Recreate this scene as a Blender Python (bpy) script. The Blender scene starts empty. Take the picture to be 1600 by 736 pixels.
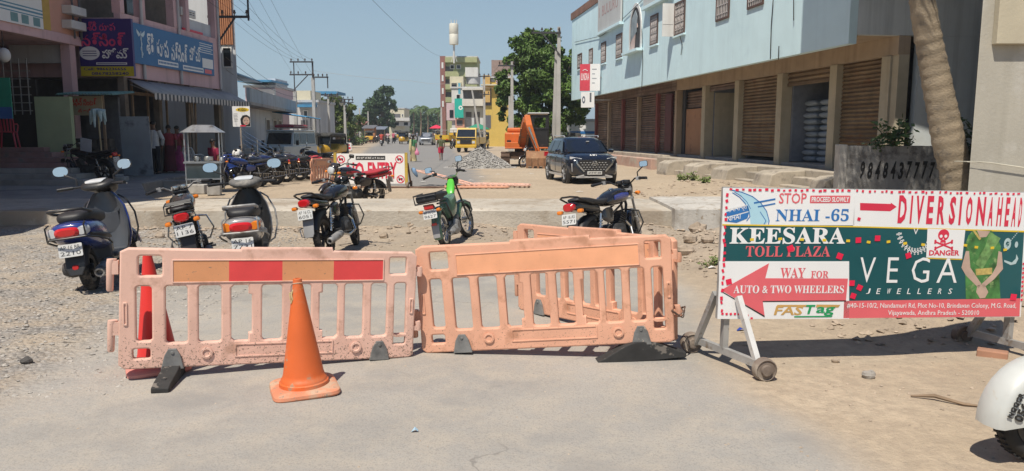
import bpy, bmesh, math, random
from mathutils import Vector as V, Matrix, noise, Euler
random.seed(11)
SC = bpy.context.scene
COL = SC.collection
R = math.radians
PI = math.pi

# ------------------------------------------------------------------ camera
FPX = 1185.0            # focal length in photo pixels (photo is 1600 wide)
CAMH = 1.65
PIT = math.atan(158.0 / FPX)
cam_d = bpy.data.cameras.new('camera')
cam = bpy.data.objects.new('camera', cam_d)
COL.objects.link(cam)
cam.location = (0, 0, CAMH)
cam.rotation_euler = (R(90) - PIT, 0, 0)
cam_d.sensor_width = 36.0
cam_d.lens = 36.0 * FPX / 1600.0
cam_d.clip_start = 0.05
cam_d.clip_end = 6000
SC.camera = cam

# ------------------------------------------------------------------ light
SUN_DIR = V((0.245, 0.49, -1.0)).normalized()      # the way the light travels
EL = math.asin(-SUN_DIR.z)
wd = bpy.data.worlds.new('World'); SC.world = wd; wd.use_nodes = True
nt = wd.node_tree; nt.nodes.clear()
wo = nt.nodes.new('ShaderNodeOutputWorld'); bg = nt.nodes.new('ShaderNodeBackground')
sk = nt.nodes.new('ShaderNodeTexSky'); sk.sky_type = 'NISHITA'; sk.sun_disc = False
sk.sun_elevation = EL
sk.sun_rotation = math.atan2(-SUN_DIR.x, -SUN_DIR.y)
sk.altitude = 0; sk.air_density = 1.3; sk.dust_density = 0.5; sk.ozone_density = 10.0
bg.inputs['Strength'].default_value = 0.070
tcw = nt.nodes.new('ShaderNodeTexCoord'); spw = nt.nodes.new('ShaderNodeSeparateXYZ'); nt.links.new(tcw.outputs['Generated'], spw.inputs[0])
mrw = nt.nodes.new('ShaderNodeMapRange'); mrw.inputs[1].default_value = 0.0; mrw.inputs[2].default_value = 0.5; mrw.inputs[3].default_value = 0.92; mrw.inputs[4].default_value = 0.0
nt.links.new(spw.outputs[2], mrw.inputs[0])          # haze thickens towards the horizon
mxw = nt.nodes.new('ShaderNodeMix'); mxw.data_type = 'RGBA'; mxw.inputs[7].default_value = (5.6, 7.4, 8.7, 1)
nt.links.new(mrw.outputs[0], mxw.inputs[0]); nt.links.new(sk.outputs[0], mxw.inputs[6]); nt.links.new(mxw.outputs[2], bg.inputs[0]); nt.links.new(bg.outputs[0], wo.inputs[0])
sun_d = bpy.data.lights.new('sun', 'SUN'); sun_d.energy = 5.0; sun_d.angle = R(0.53)
sun_d.color = (1.0, 0.925, 0.81)
sun = bpy.data.objects.new('sun', sun_d); COL.objects.link(sun)
sun.rotation_euler = SUN_DIR.to_track_quat('-Z', 'Y').to_euler()
sun.location = (-5, -10, 20)
SC.view_settings.view_transform = 'Standard'
SC.view_settings.look = 'None'
SC.view_settings.exposure = 0.13
SC.view_settings.gamma = 1.0
SC.view_settings.use_curve_mapping = False
SC.render.engine = 'CYCLES'
SC.cycles.use_denoising = True
SC.cycles.max_bounces = 6
SC.cycles.diffuse_bounces = 3
SC.cycles.transparent_max_bounces = 6
SC.cycles.caustics_reflective = False; SC.cycles.caustics_refractive = False

# ------------------------------------------------------------------ pixel -> world
def ray(px, py):
    cx = (px - 800) / FPX; cy = (368 - py) / FPX
    s, c = math.sin(PIT), math.cos(PIT)
    return V((cx, c + cy * s, -s + cy * c))
def gz(y):                              # the road climbs gently far away
    return 0.0 if y < 60 else min((y - 60) * 0.008, 1.1)
def G(px, py, z=0.0):                   # point on the plane at height z
    r = ray(px, py); t = (z - CAMH) / r.z
    return V((r.x * t, r.y * t, z))
def D(px, py, Y):                       # point at depth Y
    r = ray(px, py); t = Y / r.y
    return V((r.x * t, Y, CAMH + r.z * t))
def PX(px, Y, z=0.0):                   # x at depth Y for a thing seen near the horizon row
    return (px - 800) / FPX * (Y * math.cos(PIT) - (z - CAMH) * math.sin(PIT))
def ZY(py, Y):                          # height of image row py at depth Y
    return D(800, py, Y).z

# ------------------------------------------------------------------ materials
MATS = {}
def mat(name, col, rough=0.6, metal=0.0, var=0.12, scale=6.0, dirt=None, bump=0.0, bscale=40.0,
        coat=0.0, stain=None, spec=0.5, vstreak=None, low=None, hband=None):
    """procedural Principled: fine and broad value changes, dirt patches, streaks, bump"""
    if name in MATS: return MATS[name]
    m = bpy.data.materials.new(name); m.use_nodes = True
    n = m.node_tree; N = n.nodes; L = n.links
    b = N['Principled BSDF']
    b.inputs['Roughness'].default_value = rough; b.inputs['Metallic'].default_value = metal
    b.inputs['Specular IOR Level'].default_value = spec
    if coat: b.inputs['Coat Weight'].default_value = coat; b.inputs['Coat Roughness'].default_value = 0.085
    tc = N.new('ShaderNodeTexCoord')
    def noi(sc, det=4.0, vec=None, rgh=0.55):
        t = N.new('ShaderNodeTexNoise'); t.inputs['Scale'].default_value = sc
        t.inputs['Detail'].default_value = det; t.inputs['Roughness'].default_value = rgh
        L.new(vec or tc.outputs['Object'], t.inputs['Vector']); return t
    def ramp(src, a, bb):
        r = N.new('ShaderNodeMapRange'); r.inputs['From Min'].default_value = a; r.inputs['From Max'].default_value = bb
        L.new(src, r.inputs['Value']); return r.outputs['Result']
    def mix(fac, c1, c2):
        x = N.new('ShaderNodeMix'); x.data_type = 'RGBA'
        if hasattr(fac, 'node'): L.new(fac, x.inputs[0])
        else: x.inputs[0].default_value = fac
        for k, c in ((6, c1), (7, c2)):
            if hasattr(c, 'node'): L.new(c, x.inputs[k])
            else: x.inputs[k].default_value = (*c[:3], 1)
        return x.outputs[2]
    lo = [max(0, c * (1 - var)) for c in col]; hi = [min(1, c * (1 + var)) for c in col]
    f = noi(scale); g = noi(scale * 0.23, 3)
    ad = N.new('ShaderNodeMath'); ad.operation = 'ADD'; L.new(f.outputs[0], ad.inputs[0]); L.new(g.outputs[0], ad.inputs[1])
    c = mix(ramp(ad.outputs[0], 0.72, 1.28), lo, hi)
    if stain:                                    # (colour, threshold, scale)
        s = noi(stain[2], 6, rgh=0.65)
        c = mix(ramp(s.outputs[0], stain[1], stain[1] + 0.12), c, stain[0])
    if hband:                                    # horizontal noise bands of a second colour
        mp = N.new('ShaderNodeMapping'); mp.inputs['Scale'].default_value = (.12, .12, 5.5)
        L.new(tc.outputs['Object'], mp.inputs['Vector']); mm = N.new('ShaderNodeMath'); mm.operation = 'MULTIPLY'
        L.new(ramp(noi(1.0, 6, mp.outputs[0], .7).outputs[0], .42, .62), mm.inputs[0]); mm.inputs[1].default_value = hband[1]; c = mix(mm.outputs[0], c, hband[0])
    if vstreak:                                  # (colour, amount) run-off streaks down a wall
        mp = N.new('ShaderNodeMapping'); mp.inputs['Scale'].default_value = (3.2, 3.2, 0.16)
        L.new(tc.outputs['Object'], mp.inputs['Vector'])
        s = noi(1.0, 5, mp.outputs[0], 0.6)
        r = ramp(s.outputs[0], 0.5, 0.78)
        mm = N.new('ShaderNodeMath'); mm.operation = 'MULTIPLY'; L.new(r, mm.inputs[0]); mm.inputs[1].default_value = vstreak[1]
        c = mix(mm.outputs[0], c, vstreak[0])
    if dirt:                                     # (colour, threshold, scale) fine specks
        s = noi(dirt[2], 3, rgh=0.7).outputs[0]
        if low:                                  # splashes from the road: denser on the lower part
            sz = N.new('ShaderNodeSeparateXYZ'); L.new(tc.outputs['Object'], sz.inputs[0]); k = N.new('ShaderNodeMath'); k.operation = 'MULTIPLY_ADD'
            L.new(ramp(sz.outputs[2], low[0], low[1]), k.inputs[0]); k.inputs[1].default_value = -low[2]; L.new(s, k.inputs[2]); s = k.outputs[0]
        c = mix(ramp(s, dirt[1], dirt[1] + 0.05), c, dirt[0])
    L.new(c, b.inputs['Base Color'])
    if bump:
        bn = noi(bscale, 5, rgh=0.65); bp = N.new('ShaderNodeBump'); bp.inputs['Strength'].default_value = bump
        bp.inputs['Distance'].default_value = 0.02
        L.new(bn.outputs[0], bp.inputs['Height']); L.new(bp.outputs[0], b.inputs['Normal'])
    MATS[name] = m; return m

def glass(name, col=(0.02, 0.025, 0.03), rough=0.06):
    return mat(name, col, rough=rough, var=0.05, spec=0.7, scale=2)

# ------------------------------------------------------------------ mesh builder
class MB:
    def __init__(s):
        s.v = []; s.f = []; s.mi = []; s.T = Matrix.Identity(4); s.cm = 0
    def add(s, vs, fs):
        o = len(s.v); T = s.T
        s.v += [tuple(T @ V(p)) for p in vs]
        s.f += [tuple(i + o for i in f) for f in fs]
        s.mi += [s.cm] * len(fs); return s
    def box(s, c, d, rot=None, top=1.0, topx=None, topy=None):
        x, y, z = d[0] / 2, d[1] / 2, d[2] / 2
        tx = top if topx is None else topx; ty = top if topy is None else topy
        P = [V((-x, -y, -z)), V((x, -y, -z)), V((x, y, -z)), V((-x, y, -z)),
             V((-x * tx, -y * ty, z)), V((x * tx, -y * ty, z)), V((x * tx, y * ty, z)), V((-x * tx, y * ty, z))]
        if rot is not None:
            M = rot if isinstance(rot, Matrix) else Euler(rot).to_matrix()
            P = [M @ p for p in P]
        c = V(c); P = [p + c for p in P]
        return s.add(P, [(0, 3, 2, 1), (4, 5, 6, 7), (0, 1, 5, 4), (1, 2, 6, 5), (2, 3, 7, 6), (3, 0, 4, 7)])
    def b2(s, a, b):                      # box between two corners
        return s.box([(a[i] + b[i]) / 2 for i in range(3)], [abs(b[i] - a[i]) for i in range(3)])
    def bar(s, a, b, w, h=None, up=(0, 0, 1)):
        a = V(a); b = V(b); h = h or w; d = (b - a); L = d.length; d.normalize(); u = V(up)
        if abs(d.dot(u)) > 0.98: u = V((0, 1, 0))
        x = d.cross(u).normalized(); z = x.cross(d)
        P = []
        for p in (a, b):
            P += [p - x * w / 2 - z * h / 2, p + x * w / 2 - z * h / 2, p + x * w / 2 + z * h / 2, p - x * w / 2 + z * h / 2]
        return s.add(P, [(3, 2, 1, 0), (4, 5, 6, 7), (0, 1, 5, 4), (1, 2, 6, 5), (2, 3, 7, 6), (3, 0, 4, 7)])
    def tube(s, pts, r, n=8, closed=False, cap=True):
        pts = [V(p) for p in pts]; k = len(pts)
        rs = r if isinstance(r, (list, tuple)) else [r] * k
        P = []; prev = None
        for i, p in enumerate(pts):
            if closed: d = pts[(i + 1) % k] - pts[i - 1]
            else: d = pts[min(i + 1, k - 1)] - pts[max(i - 1, 0)]
            if d.length < 1e-9: d = V((0, 0, 1))
            d.normalize()
            if prev is None:
                u = V((0, 0, 1)) if abs(d.z) < 0.9 else V((1, 0, 0))
                x = d.cross(u).normalized()
            else:
                x = (prev - d * prev.dot(d))
                x = x.normalized() if x.length > 1e-6 else d.orthogonal().normalized()
            prev = x; y = d.cross(x)
            for j in range(n):
                a = 2 * PI * j / n
                P.append(p + (x * math.cos(a) + y * math.sin(a)) * rs[i])
        F = []
        for i in range(k if closed else k - 1):
            a = i * n; b = ((i + 1) % k) * n
            for j in range(n):
                F.append((a + j, a + (j + 1) % n, b + (j + 1) % n, b + j))
        if cap and not closed:
            F.append(tuple(range(n - 1, -1, -1))); F.append(tuple(range((k - 1) * n, k * n)))
        return s.add(P, F)
    def cyl(s, a, b, r0, r1=None, n=16):
        return s.tube([a, b], [r0, r0 if r1 is None else r1], n)
    def lathe(s, prof, n=20, base=(0, 0, 0), axis='Z', cap=True):
        P = []; F = []; b = V(base)
        for r, z in prof:
            for j in range(n):
                a = 2 * PI * j / n; c, q = r * math.cos(a), r * math.sin(a)
                p = V((c, q, z)) if axis == 'Z' else (V((z, c, q)) if axis == 'X' else V((q, z, c)))
                P.append(p + b)
        for i in range(len(prof) - 1):
            for j in range(n):
                F.append((i * n + j, i * n + (j + 1) % n, (i + 1) * n + (j + 1) % n, (i + 1) * n + j))
        if cap:
            F.append(tuple(range(n - 1, -1, -1))); k = (len(prof) - 1) * n; F.append(tuple(range(k, k + n)))
        return s.add(P, F)
    def torus(s, c, axis, Rr, r, n=28, m=8, sq=1.0):
        c = V(c); ax = V(axis).normalized(); u = ax.orthogonal().normalized(); w = ax.cross(u); P = []; F = []
        for i in range(n):
            a = 2 * PI * i / n; d = u * math.cos(a) + w * math.sin(a)
            for j in range(m):
                b = 2 * PI * j / m
                P.append(c + d * (Rr + r * math.cos(b)) + ax * r * sq * math.sin(b))
        for i in range(n):
            for j in range(m):
                F.append((i * m + j, ((i + 1) % n) * m + j, ((i + 1) % n) * m + (j + 1) % m, i * m + (j + 1) % m))
        return s.add(P, F)
    def sph(s, c, r, n=12, m=8):
        if not isinstance(r, (tuple, list)): r = (r, r, r)
        c = V(c); P = [c + V((0, 0, -r[2]))]; F = []
        for i in range(1, m):
            t = -PI / 2 + PI * i / m
            for j in range(n):
                a = 2 * PI * j / n
                P.append(c + V((r[0] * math.cos(t) * math.cos(a), r[1] * math.cos(t) * math.sin(a), r[2] * math.sin(t))))
        P.append(c + V((0, 0, r[2])))
        for j in range(n): F.append((0, 1 + (j + 1) % n, 1 + j))
        for i in range(m - 2):
            for j in range(n):
                a = 1 + i * n; F.append((a + j, a + (j + 1) % n, a + n + (j + 1) % n, a + n + j))
        k = len(P) - 1; a = 1 + (m - 2) * n
        for j in range(n): F.append((k, a + j, a + (j + 1) % n))
        return s.add(P, F)
    def loft(s, secs, cap=True, closed=True):
        n = len(secs[0]); P = [p for q in secs for p in q]; F = []
        for i in range(len(secs) - 1):
            for j in range(n if closed else n - 1):
                F.append((i * n + j, i * n + (j + 1) % n, (i + 1) * n + (j + 1) % n, (i + 1) * n + j))
        if cap and closed:
            F.append(tuple(range(n - 1, -1, -1))); k = (len(secs) - 1) * n; F.append(tuple(range(k, k + n)))
        return s.add(P, F)
    def sloft(s, st, n=14, p=2.6, axis='Y'):
        """superellipse sections (pos, cx, cz, halfw, halfh) swept along Y (or X, or Z)"""
        secs = []
        for y, cx, cz, w, h in st:
            q = []
            for j in range(n):
                a = 2 * PI * j / n; c, t = math.cos(a), math.sin(a)
                e = 2.0 / p
                px = cx + w * math.copysign(abs(c) ** e, c); pz = cz + h * math.copysign(abs(t) ** e, t)
                q.append((px, y, pz) if axis == 'Y' else ((y, px, pz) if axis == 'X' else (px, pz, y)))
            secs.append(q)
        return s.loft(secs)
    def prism(s, poly, a, b, plane='XZ'):
        P = []; n = len(poly)
        for t in (a, b):
            for x, y in poly:
                P.append((x, t, y) if plane == 'XZ' else ((t, x, y) if plane == 'YZ' else (x, y, t)))
        F = [tuple(range(n)), tuple(range(2 * n - 1, n - 1, -1))]
        for i in range(n): F.append((i, i + n, (i + 1) % n + n, (i + 1) % n))
        return s.add(P, F)
    def mesh(s, me, M=None):
        o = len(s.v); T = s.T @ (M or Matrix.Identity(4))
        s.v += [tuple(T @ v.co) for v in me.vertices]
        fs = [tuple(i + o for i in p.vertices) for p in me.polygons]
        s.f += fs; s.mi += [s.cm] * len(fs); return s
    def fill(s, loops, y, depth, bevel=0.0):
        """2-D outline with holes in the XZ plane, front face at y, thickness depth to +Y"""
        cu = bpy.data.curves.new('tmp', 'CURVE'); cu.dimensions = '2D'; cu.fill_mode = 'BOTH'
        cu.extrude = max(depth / 2 - bevel, 1e-5); cu.bevel_depth = bevel; cu.bevel_resolution = 1; cu.offset = -bevel
        for pts in loops:
            sp = cu.splines.new('POLY'); sp.points.add(len(pts) - 1); sp.use_cyclic_u = True
            for p, q in zip(sp.points, pts): p.co = (q[0], q[1], 0, 1)
        ob = bpy.data.objects.new('tmp', cu); me = bpy.data.meshes.new_from_object(ob)
        bpy.data.objects.remove(ob); bpy.data.curves.remove(cu)
        M = Matrix(((1, 0, 0, 0), (0, 0, -1, y + depth / 2), (0, 1, 0, 0), (0, 0, 0, 1)))
        s.mesh(me, M); bpy.data.meshes.remove(me); return s
    def text(s, txt, x0, z0, w, h, y, depth=0.003, shear=0.0, bold=0.0, sp=1.0, M=None):
        """text stretched into the box x0..x0+w, z0..z0+h of the XZ plane, facing -Y"""
        me = text_mesh(txt, bold, sp)
        if not len(me.vertices): return s
        xs = [v.co.x for v in me.vertices]; ys = [v.co.y for v in me.vertices]
        ax, bx, ay, by = min(xs), max(xs), min(ys), max(ys)
        sx = w / max(bx - ax, 1e-6); sy = h / max(by - ay, 1e-6)
        A = Matrix(((sx, shear * sy, 0, x0 - ax * sx - shear * sy * ay), (0, 0, -depth, y), (0, sy, 0, z0 - ay * sy), (0, 0, 0, 1)))
        return s.mesh(me, (M or Matrix.Identity(4)) @ A)
    def build(s, name, m, parent=None, smooth=False, bevel=0.0, seg=2, ang=40, sub=0, cast=True):
        me = bpy.data.meshes.new(name); me.from_pydata(s.v, [], s.f); me.update()
        ms = m if isinstance(m, (list, tuple)) else [m]
        for x in ms: me.materials.append(x)
        if len(ms) > 1: me.polygons.foreach_set('material_index', s.mi)
        bm = bmesh.new(); bm.from_mesh(me); bmesh.ops.recalc_face_normals(bm, faces=bm.faces); bm.to_mesh(me); bm.free()
        o = bpy.data.objects.new(name, me); COL.objects.link(o)
        if parent is not None: o.parent = parent
        if bevel:
            md = o.modifiers.new('bevel', 'BEVEL'); md.width = bevel; md.segments = seg; md.limit_method = 'ANGLE'; md.angle_limit = R(35)
        if sub:
            md = o.modifiers.new('sub', 'SUBSURF'); md.levels = sub; md.render_levels = sub
        if smooth:
            me.polygons.foreach_set('use_smooth', [True] * len(me.polygons))
            if not sub:
                me.set_sharp_from_angle(angle=R(ang))
        return o
_TX = {}
def text_mesh(txt, bold=0.0, sp=1.0):
    k = (txt, bold, sp)
    if k not in _TX:
        c = bpy.data.curves.new('tmp', 'FONT'); c.body = txt; c.resolution_u = 2; c.extrude = 1.0; c.offset = bold
        c.space_character = sp
        o = bpy.data.objects.new('tmp', c); _TX[k] = bpy.data.meshes.new_from_object(o); bpy.data.objects.remove(o); bpy.data.curves.remove(c)
    return _TX[k]
def math_bold(t):                          # serif capitals out of the mathematical alphabet
    return ''.join(chr(0x1D400 + ord(c) - 65) if 'A' <= c <= 'Z' else (chr(0x1D7CE + ord(c) - 48) if c.isdigit() else c) for c in t)
def rrect(x0, z0, x1, z1, r, k=4):
    q = []
    for cx, cz, a0 in ((x1 - r, z1 - r, 0), (x0 + r, z1 - r, 90), (x0 + r, z0 + r, 180), (x1 - r, z0 + r, 270)):
        for i in range(k + 1):
            a = R(a0 + 90 * i / k); q.append((cx + r * math.cos(a), cz + r * math.sin(a)))
    return q
def circ(cx, cz, r, n=24, rz=None):
    return [(cx + r * math.cos(2 * PI * i / n), cz + (rz or r) * math.sin(2 * PI * i / n)) for i in range(n)]

def tag(o, label=None, cat=None, group=None, kind=None):
    if label: o['label'] = label
    if cat: o['category'] = cat
    if group: o['group'] = group
    if kind: o['kind'] = kind
    return o
def thing(name, label, cat, loc=(0, 0, 0), rz=0.0, group=None, lean=0.0, pitch=0.0):
    o = bpy.data.objects.new(name, None); COL.objects.link(o); o.empty_display_size = 0.2
    o.location = loc; o.rotation_euler = (pitch, lean, rz)
    return tag(o, label, cat, group)
def copy_tree(o, parent=None):
    c = o.copy(); COL.objects.link(c)
    if parent is not None: c.parent = parent
    for ch in list(o.children): copy_tree(ch, c)
    return c
# ------------------------------------------------------------------ ground, road
def seg_d(p, poly):
    """signed distance to a polygon (positive inside)"""
    x, y = p; inside = False; best = 1e9; n = len(poly)
    for i in range(n):
        ax, ay = poly[i]; bx, by = poly[(i + 1) % n]
        if (ay > y) != (by > y) and x < (bx - ax) * (y - ay) / (by - ay) + ax: inside = not inside
        dx, dy = bx - ax, by - ay; t = max(0, min(1, ((x - ax) * dx + (y - ay) * dy) / (dx * dx + dy * dy + 1e-9)))
        d = math.hypot(x - ax - t * dx, y - ay - t * dy); best = min(best, d)
    return best if inside else -best
def sst(a, b, x):
    t = max(0, min(1, (x - a) / (b - a))); return t * t * (3 - 2 * t)
NEAR_ROAD = [tuple(G(*q)[:2]) for q in ((-300, 735), (-60, 640), (90, 560), (180, 500), (260, 440), (480, 412), (760, 404),
             (1040, 418), (1105, 470), (1140, 585), (1215, 625), (1290, 665), (1400, 735), (1440, 800))] + [(1.2, -3), (-6, -3)]
FAR_ROAD = [tuple(G(*q)[:2]) for q in ((545, 292), (548, 268), (556, 252))] + [(-4.2 - .138 * 60, 60), (-4.2 - .138 * 120, 120), (-4.2 - .138 * 200, 200), (-4.5 - .138 * 330, 330),
           (5 - .138 * 330, 330), (5.0 - .138 * 120, 120), (5.0 - .138 * 75, 75)] + [tuple(G(*q)[:2]) for q in ((738, 262), (765, 280), (745, 294))]
def nz(x, y, s, z=0.0): return noise.noise(V((x * s, y * s, z)))
def masks(x, y):
    w = nz(x, y, 0.9) * 0.35 + nz(x, y, 2.7, 3) * 0.16
    a = 0.0
    if -3 < y < 11: a = sst(-0.18, 0.30, seg_d((x, y), NEAR_ROAD) + w * 0.55)
    elif y > 17: a = sst(-0.35, 0.7, seg_d((x, y), FAR_ROAD) + w * 1.3)
    g = 0.0
    if y < 12.9: g = sst(0.0, 0.9, -2.35 - 0.12 * (y - 5) - x + w) * sst(3.5, 5.0, y + w)
    if y < 13 and y > 6.5: g = max(g, 0.30 * sst(8.5, 11.5, y + w * 2) * (1 - a))
    br = 0.0
    if y < 13.2: br = max(sst(11.6, 12.7, y + w) * 0.95, .45 * sst(8.5, 11, y + w) * (1 - a))
    br = max(br, sst(1.9, 2.6, x + w) * sst(7.6, 8.6, y + w) * sst(14, 12.8, y) * 0.8)
    br = max(br, 0.8 * sst(2.3, 3.4, x + 1.4 * w) * sst(5.5, 6.1, y + w * .6) * sst(9.5, 8, y))
    if 15.3 < y < 45: br = max(br, 0.35 * sst(3, 9, x + w * 2))
    return a, g, br
def gheight(x, y):
    if y > 60 or y < 1 or abs(x) > 40: return gz(y)
    a, g, br = masks(x, y)
    h = nz(x, y, 0.5, 5) * 0.018 * (1 - a) + nz(x, y, 3.1, 7) * 0.010 * (1 - 0.85 * a) + nz(x, y, 9.0, 9) * 0.012 * g
    if y < 13.2:
        h += 0.13 * sst(12.25, 12.95, y + 0.4 * nz(x, y, 0.8, 2)) * (0.55 + 0.9 * nz(x, y, 0.7, 4))         # rubble against the slab
        r = sst(2.1, 3.0, x + .3 * nz(x, y, 1.3)) * sst(8.0, 9.2, y) * sst(12.6, 11.6, y)
        h += r * (0.19 + 0.12 * nz(x, y, 1.7, 1) + 0.05 * nz(x, y, 4.7, 1))
        m = sst(2.6, 3.6, x + .4 * nz(x, y, 1.1)) * sst(5.75, 6.35, y + .25 * nz(x, y, 1.4)) * sst(8.6, 7.6, y)
        h += m * (0.16 + 0.05 * nz(x, y, 2.1, 1) + 0.05 * nz(x, y, 5.3, 2))
    if 15.4 < y < 40:
        h += 0.22 * sst(3.4, 6.5, x + .8 * nz(x, y, .6)) * sst(17.5, 19.5, y) * sst(30, 25, y) * (1 - 0.4 * sst(5.5, 7.5, x))
        h += nz(x, y, 1.3, 6) * 0.02
    return h

def ground_material():
    m = bpy.data.materials.new('ground'); m.use_nodes = True; n = m.node_tree; N = n.nodes; L = n.links
    b = N['Principled BSDF']; b.inputs['Roughness'].default_value = 0.92; b.inputs['Specular IOR Level'].default_value = 0.25
    tc = N.new('ShaderNodeTexCoord'); at = N.new('ShaderNodeAttribute'); at.attribute_name = 'kinds'
    sp = N.new('ShaderNodeSeparateColor'); L.new(at.outputs['Color'], sp.inputs[0])
    def noi(sc, det=5, rg=0.6):
        t = N.new('ShaderNodeTexNoise'); t.inputs['Scale'].default_value = sc; t.inputs['Detail'].default_value = det
        t.inputs['Roughness'].default_value = rg; L.new(tc.outputs['Object'], t.inputs['Vector']); return t.outputs[0]
    def vor(sc, out='Distance'):
        t = N.new('ShaderNodeTexVoronoi'); t.inputs['Scale'].default_value = sc; L.new(tc.outputs['Object'], t.inputs['Vector']); return t.outputs[out]
    def rng(s, a, c, lo=0.0, hi=1.0):
        r = N.new('ShaderNodeMapRange'); r.inputs[1].default_value = a; r.inputs[2].default_value = c
        r.inputs[3].default_value = lo; r.inputs[4].default_value = hi; L.new(s, r.inputs[0]); return r.outputs[0]
    def mix(f, a, c, bl='MIX'):
        x = N.new('ShaderNodeMix'); x.data_type = 'RGBA'; x.blend_type = bl
        for k, q in ((0, f), (6, a), (7, c)):
            if hasattr(q, 'node'): L.new(q, x.inputs[k])
            elif k == 0: x.inputs[0].default_value = q
            else: x.inputs[k].default_value = (*q, 1)
        return x.outputs[2]
    def mth(op, a, c):
        x = N.new('ShaderNodeMath'); x.operation = op
        for k, q in ((0, a), (1, c)):
            if hasattr(q, 'node'): L.new(q, x.inputs[k])
            else: x.inputs[k].default_value = q
        return x.outputs[0]
    sand = mix(rng(noi(0.7), .35, .7), (.42, .335, .24), (.52, .425, .31))
    sand = mix(rng(noi(9, 6, .7), .4, .62), mix(.7, sand, (.34, .275, .205)), sand)
    sand = mix(rng(noi(60, 3, .7), .58, .72, 0, .6), sand, (.26, .22, .18))
    asp = mix(rng(noi(0.55), .32, .68), (.29, .275, .25), (.385, .36, .32))
    asp = mix(rng(noi(3.1, 6, .7), .42, .64, 0, .55), asp, (.42, .37, .30))
    asp = mix(rng(noi(95, 2, .6), .5, .68, 0, .55), asp, (.20, .195, .185))
    asp = mix(rng(noi(0.8, 5, .65), .52, .66, 0, .75), asp, (.25, .24, .225))
    ck = N.new('ShaderNodeTexVoronoi'); ck.feature = 'DISTANCE_TO_EDGE'; ck.inputs['Scale'].default_value = 0.55
    wv = N.new('ShaderNodeVectorMath'); wv.operation = 'ADD'; nzv = N.new('ShaderNodeTexNoise'); nzv.inputs['Scale'].default_value = 2.2; nzv.inputs['Detail'].default_value = 5
    L.new(tc.outputs['Object'], nzv.inputs['Vector']); L.new(tc.outputs['Object'], wv.inputs[0]); L.new(nzv.outputs['Color'], wv.inputs[1]); L.new(wv.outputs[0], ck.inputs['Vector'])
    crack = mth('MULTIPLY', rng(ck.outputs[0], .0, .012, 1, 0), rng(noi(.5, 2), .5, .6))
    asp = mix(mth('MULTIPLY', crack, .55), asp, (.13, .12, .11))
    asp = mix(mth('MULTIPLY', at.outputs['Alpha'], .8), asp, (.205, .20, .195))
    grv = mix(rng(vor(26, 'Color'), .2, .9), (.25, .235, .215), (.50, .465, .42))
    grv = mix(rng(vor(26), .25, .55, 0, .55), grv, (.20, .18, .155))
    grv = mix(rng(noi(1.6, 5), .46, .62, 0, .7), grv, (.43, .37, .29))
    bro = mix(rng(noi(2.4, 6, .7), .35, .65), (.27, .215, .16), (.42, .34, .26))
    bro = mix(rng(noi(30, 4, .7), .52, .64, 0, .7), bro, (.17, .14, .11))
    c = mix(mth('MULTIPLY', sp.outputs[2], rng(noi(2.0, 5, .7), .3, .6)), sand, bro)
    c = mix(mth('MULTIPLY', sp.outputs[1], rng(noi(2.5, 5, .7), .25, .55)), c, grv)
    c = mix(sp.outputs[0], c, asp)
    L.new(c, b.inputs['Base Color'])
    h1 = mth('ADD', mth('MULTIPLY', noi(14, 6, .7), 1.0), mth('MULTIPLY', noi(70, 4, .7), .35))
    h2 = mth('MULTIPLY', vor(26), mth('MULTIPLY', sp.outputs[1], 1.1))
    h = mth('MULTIPLY', mth('SUBTRACT', h1, h2), mth('SUBTRACT', 1.0, mth('MULTIPLY', sp.outputs[0], .72)))
    bp = N.new('ShaderNodeBump'); bp.inputs['Strength'].default_value = 0.75; bp.inputs['Distance'].default_value = 0.03
    L.new(h, bp.inputs['Height']); L.new(bp.outputs[0], b.inputs['Normal'])
    return m
M_GROUND = ground_material()

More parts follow.
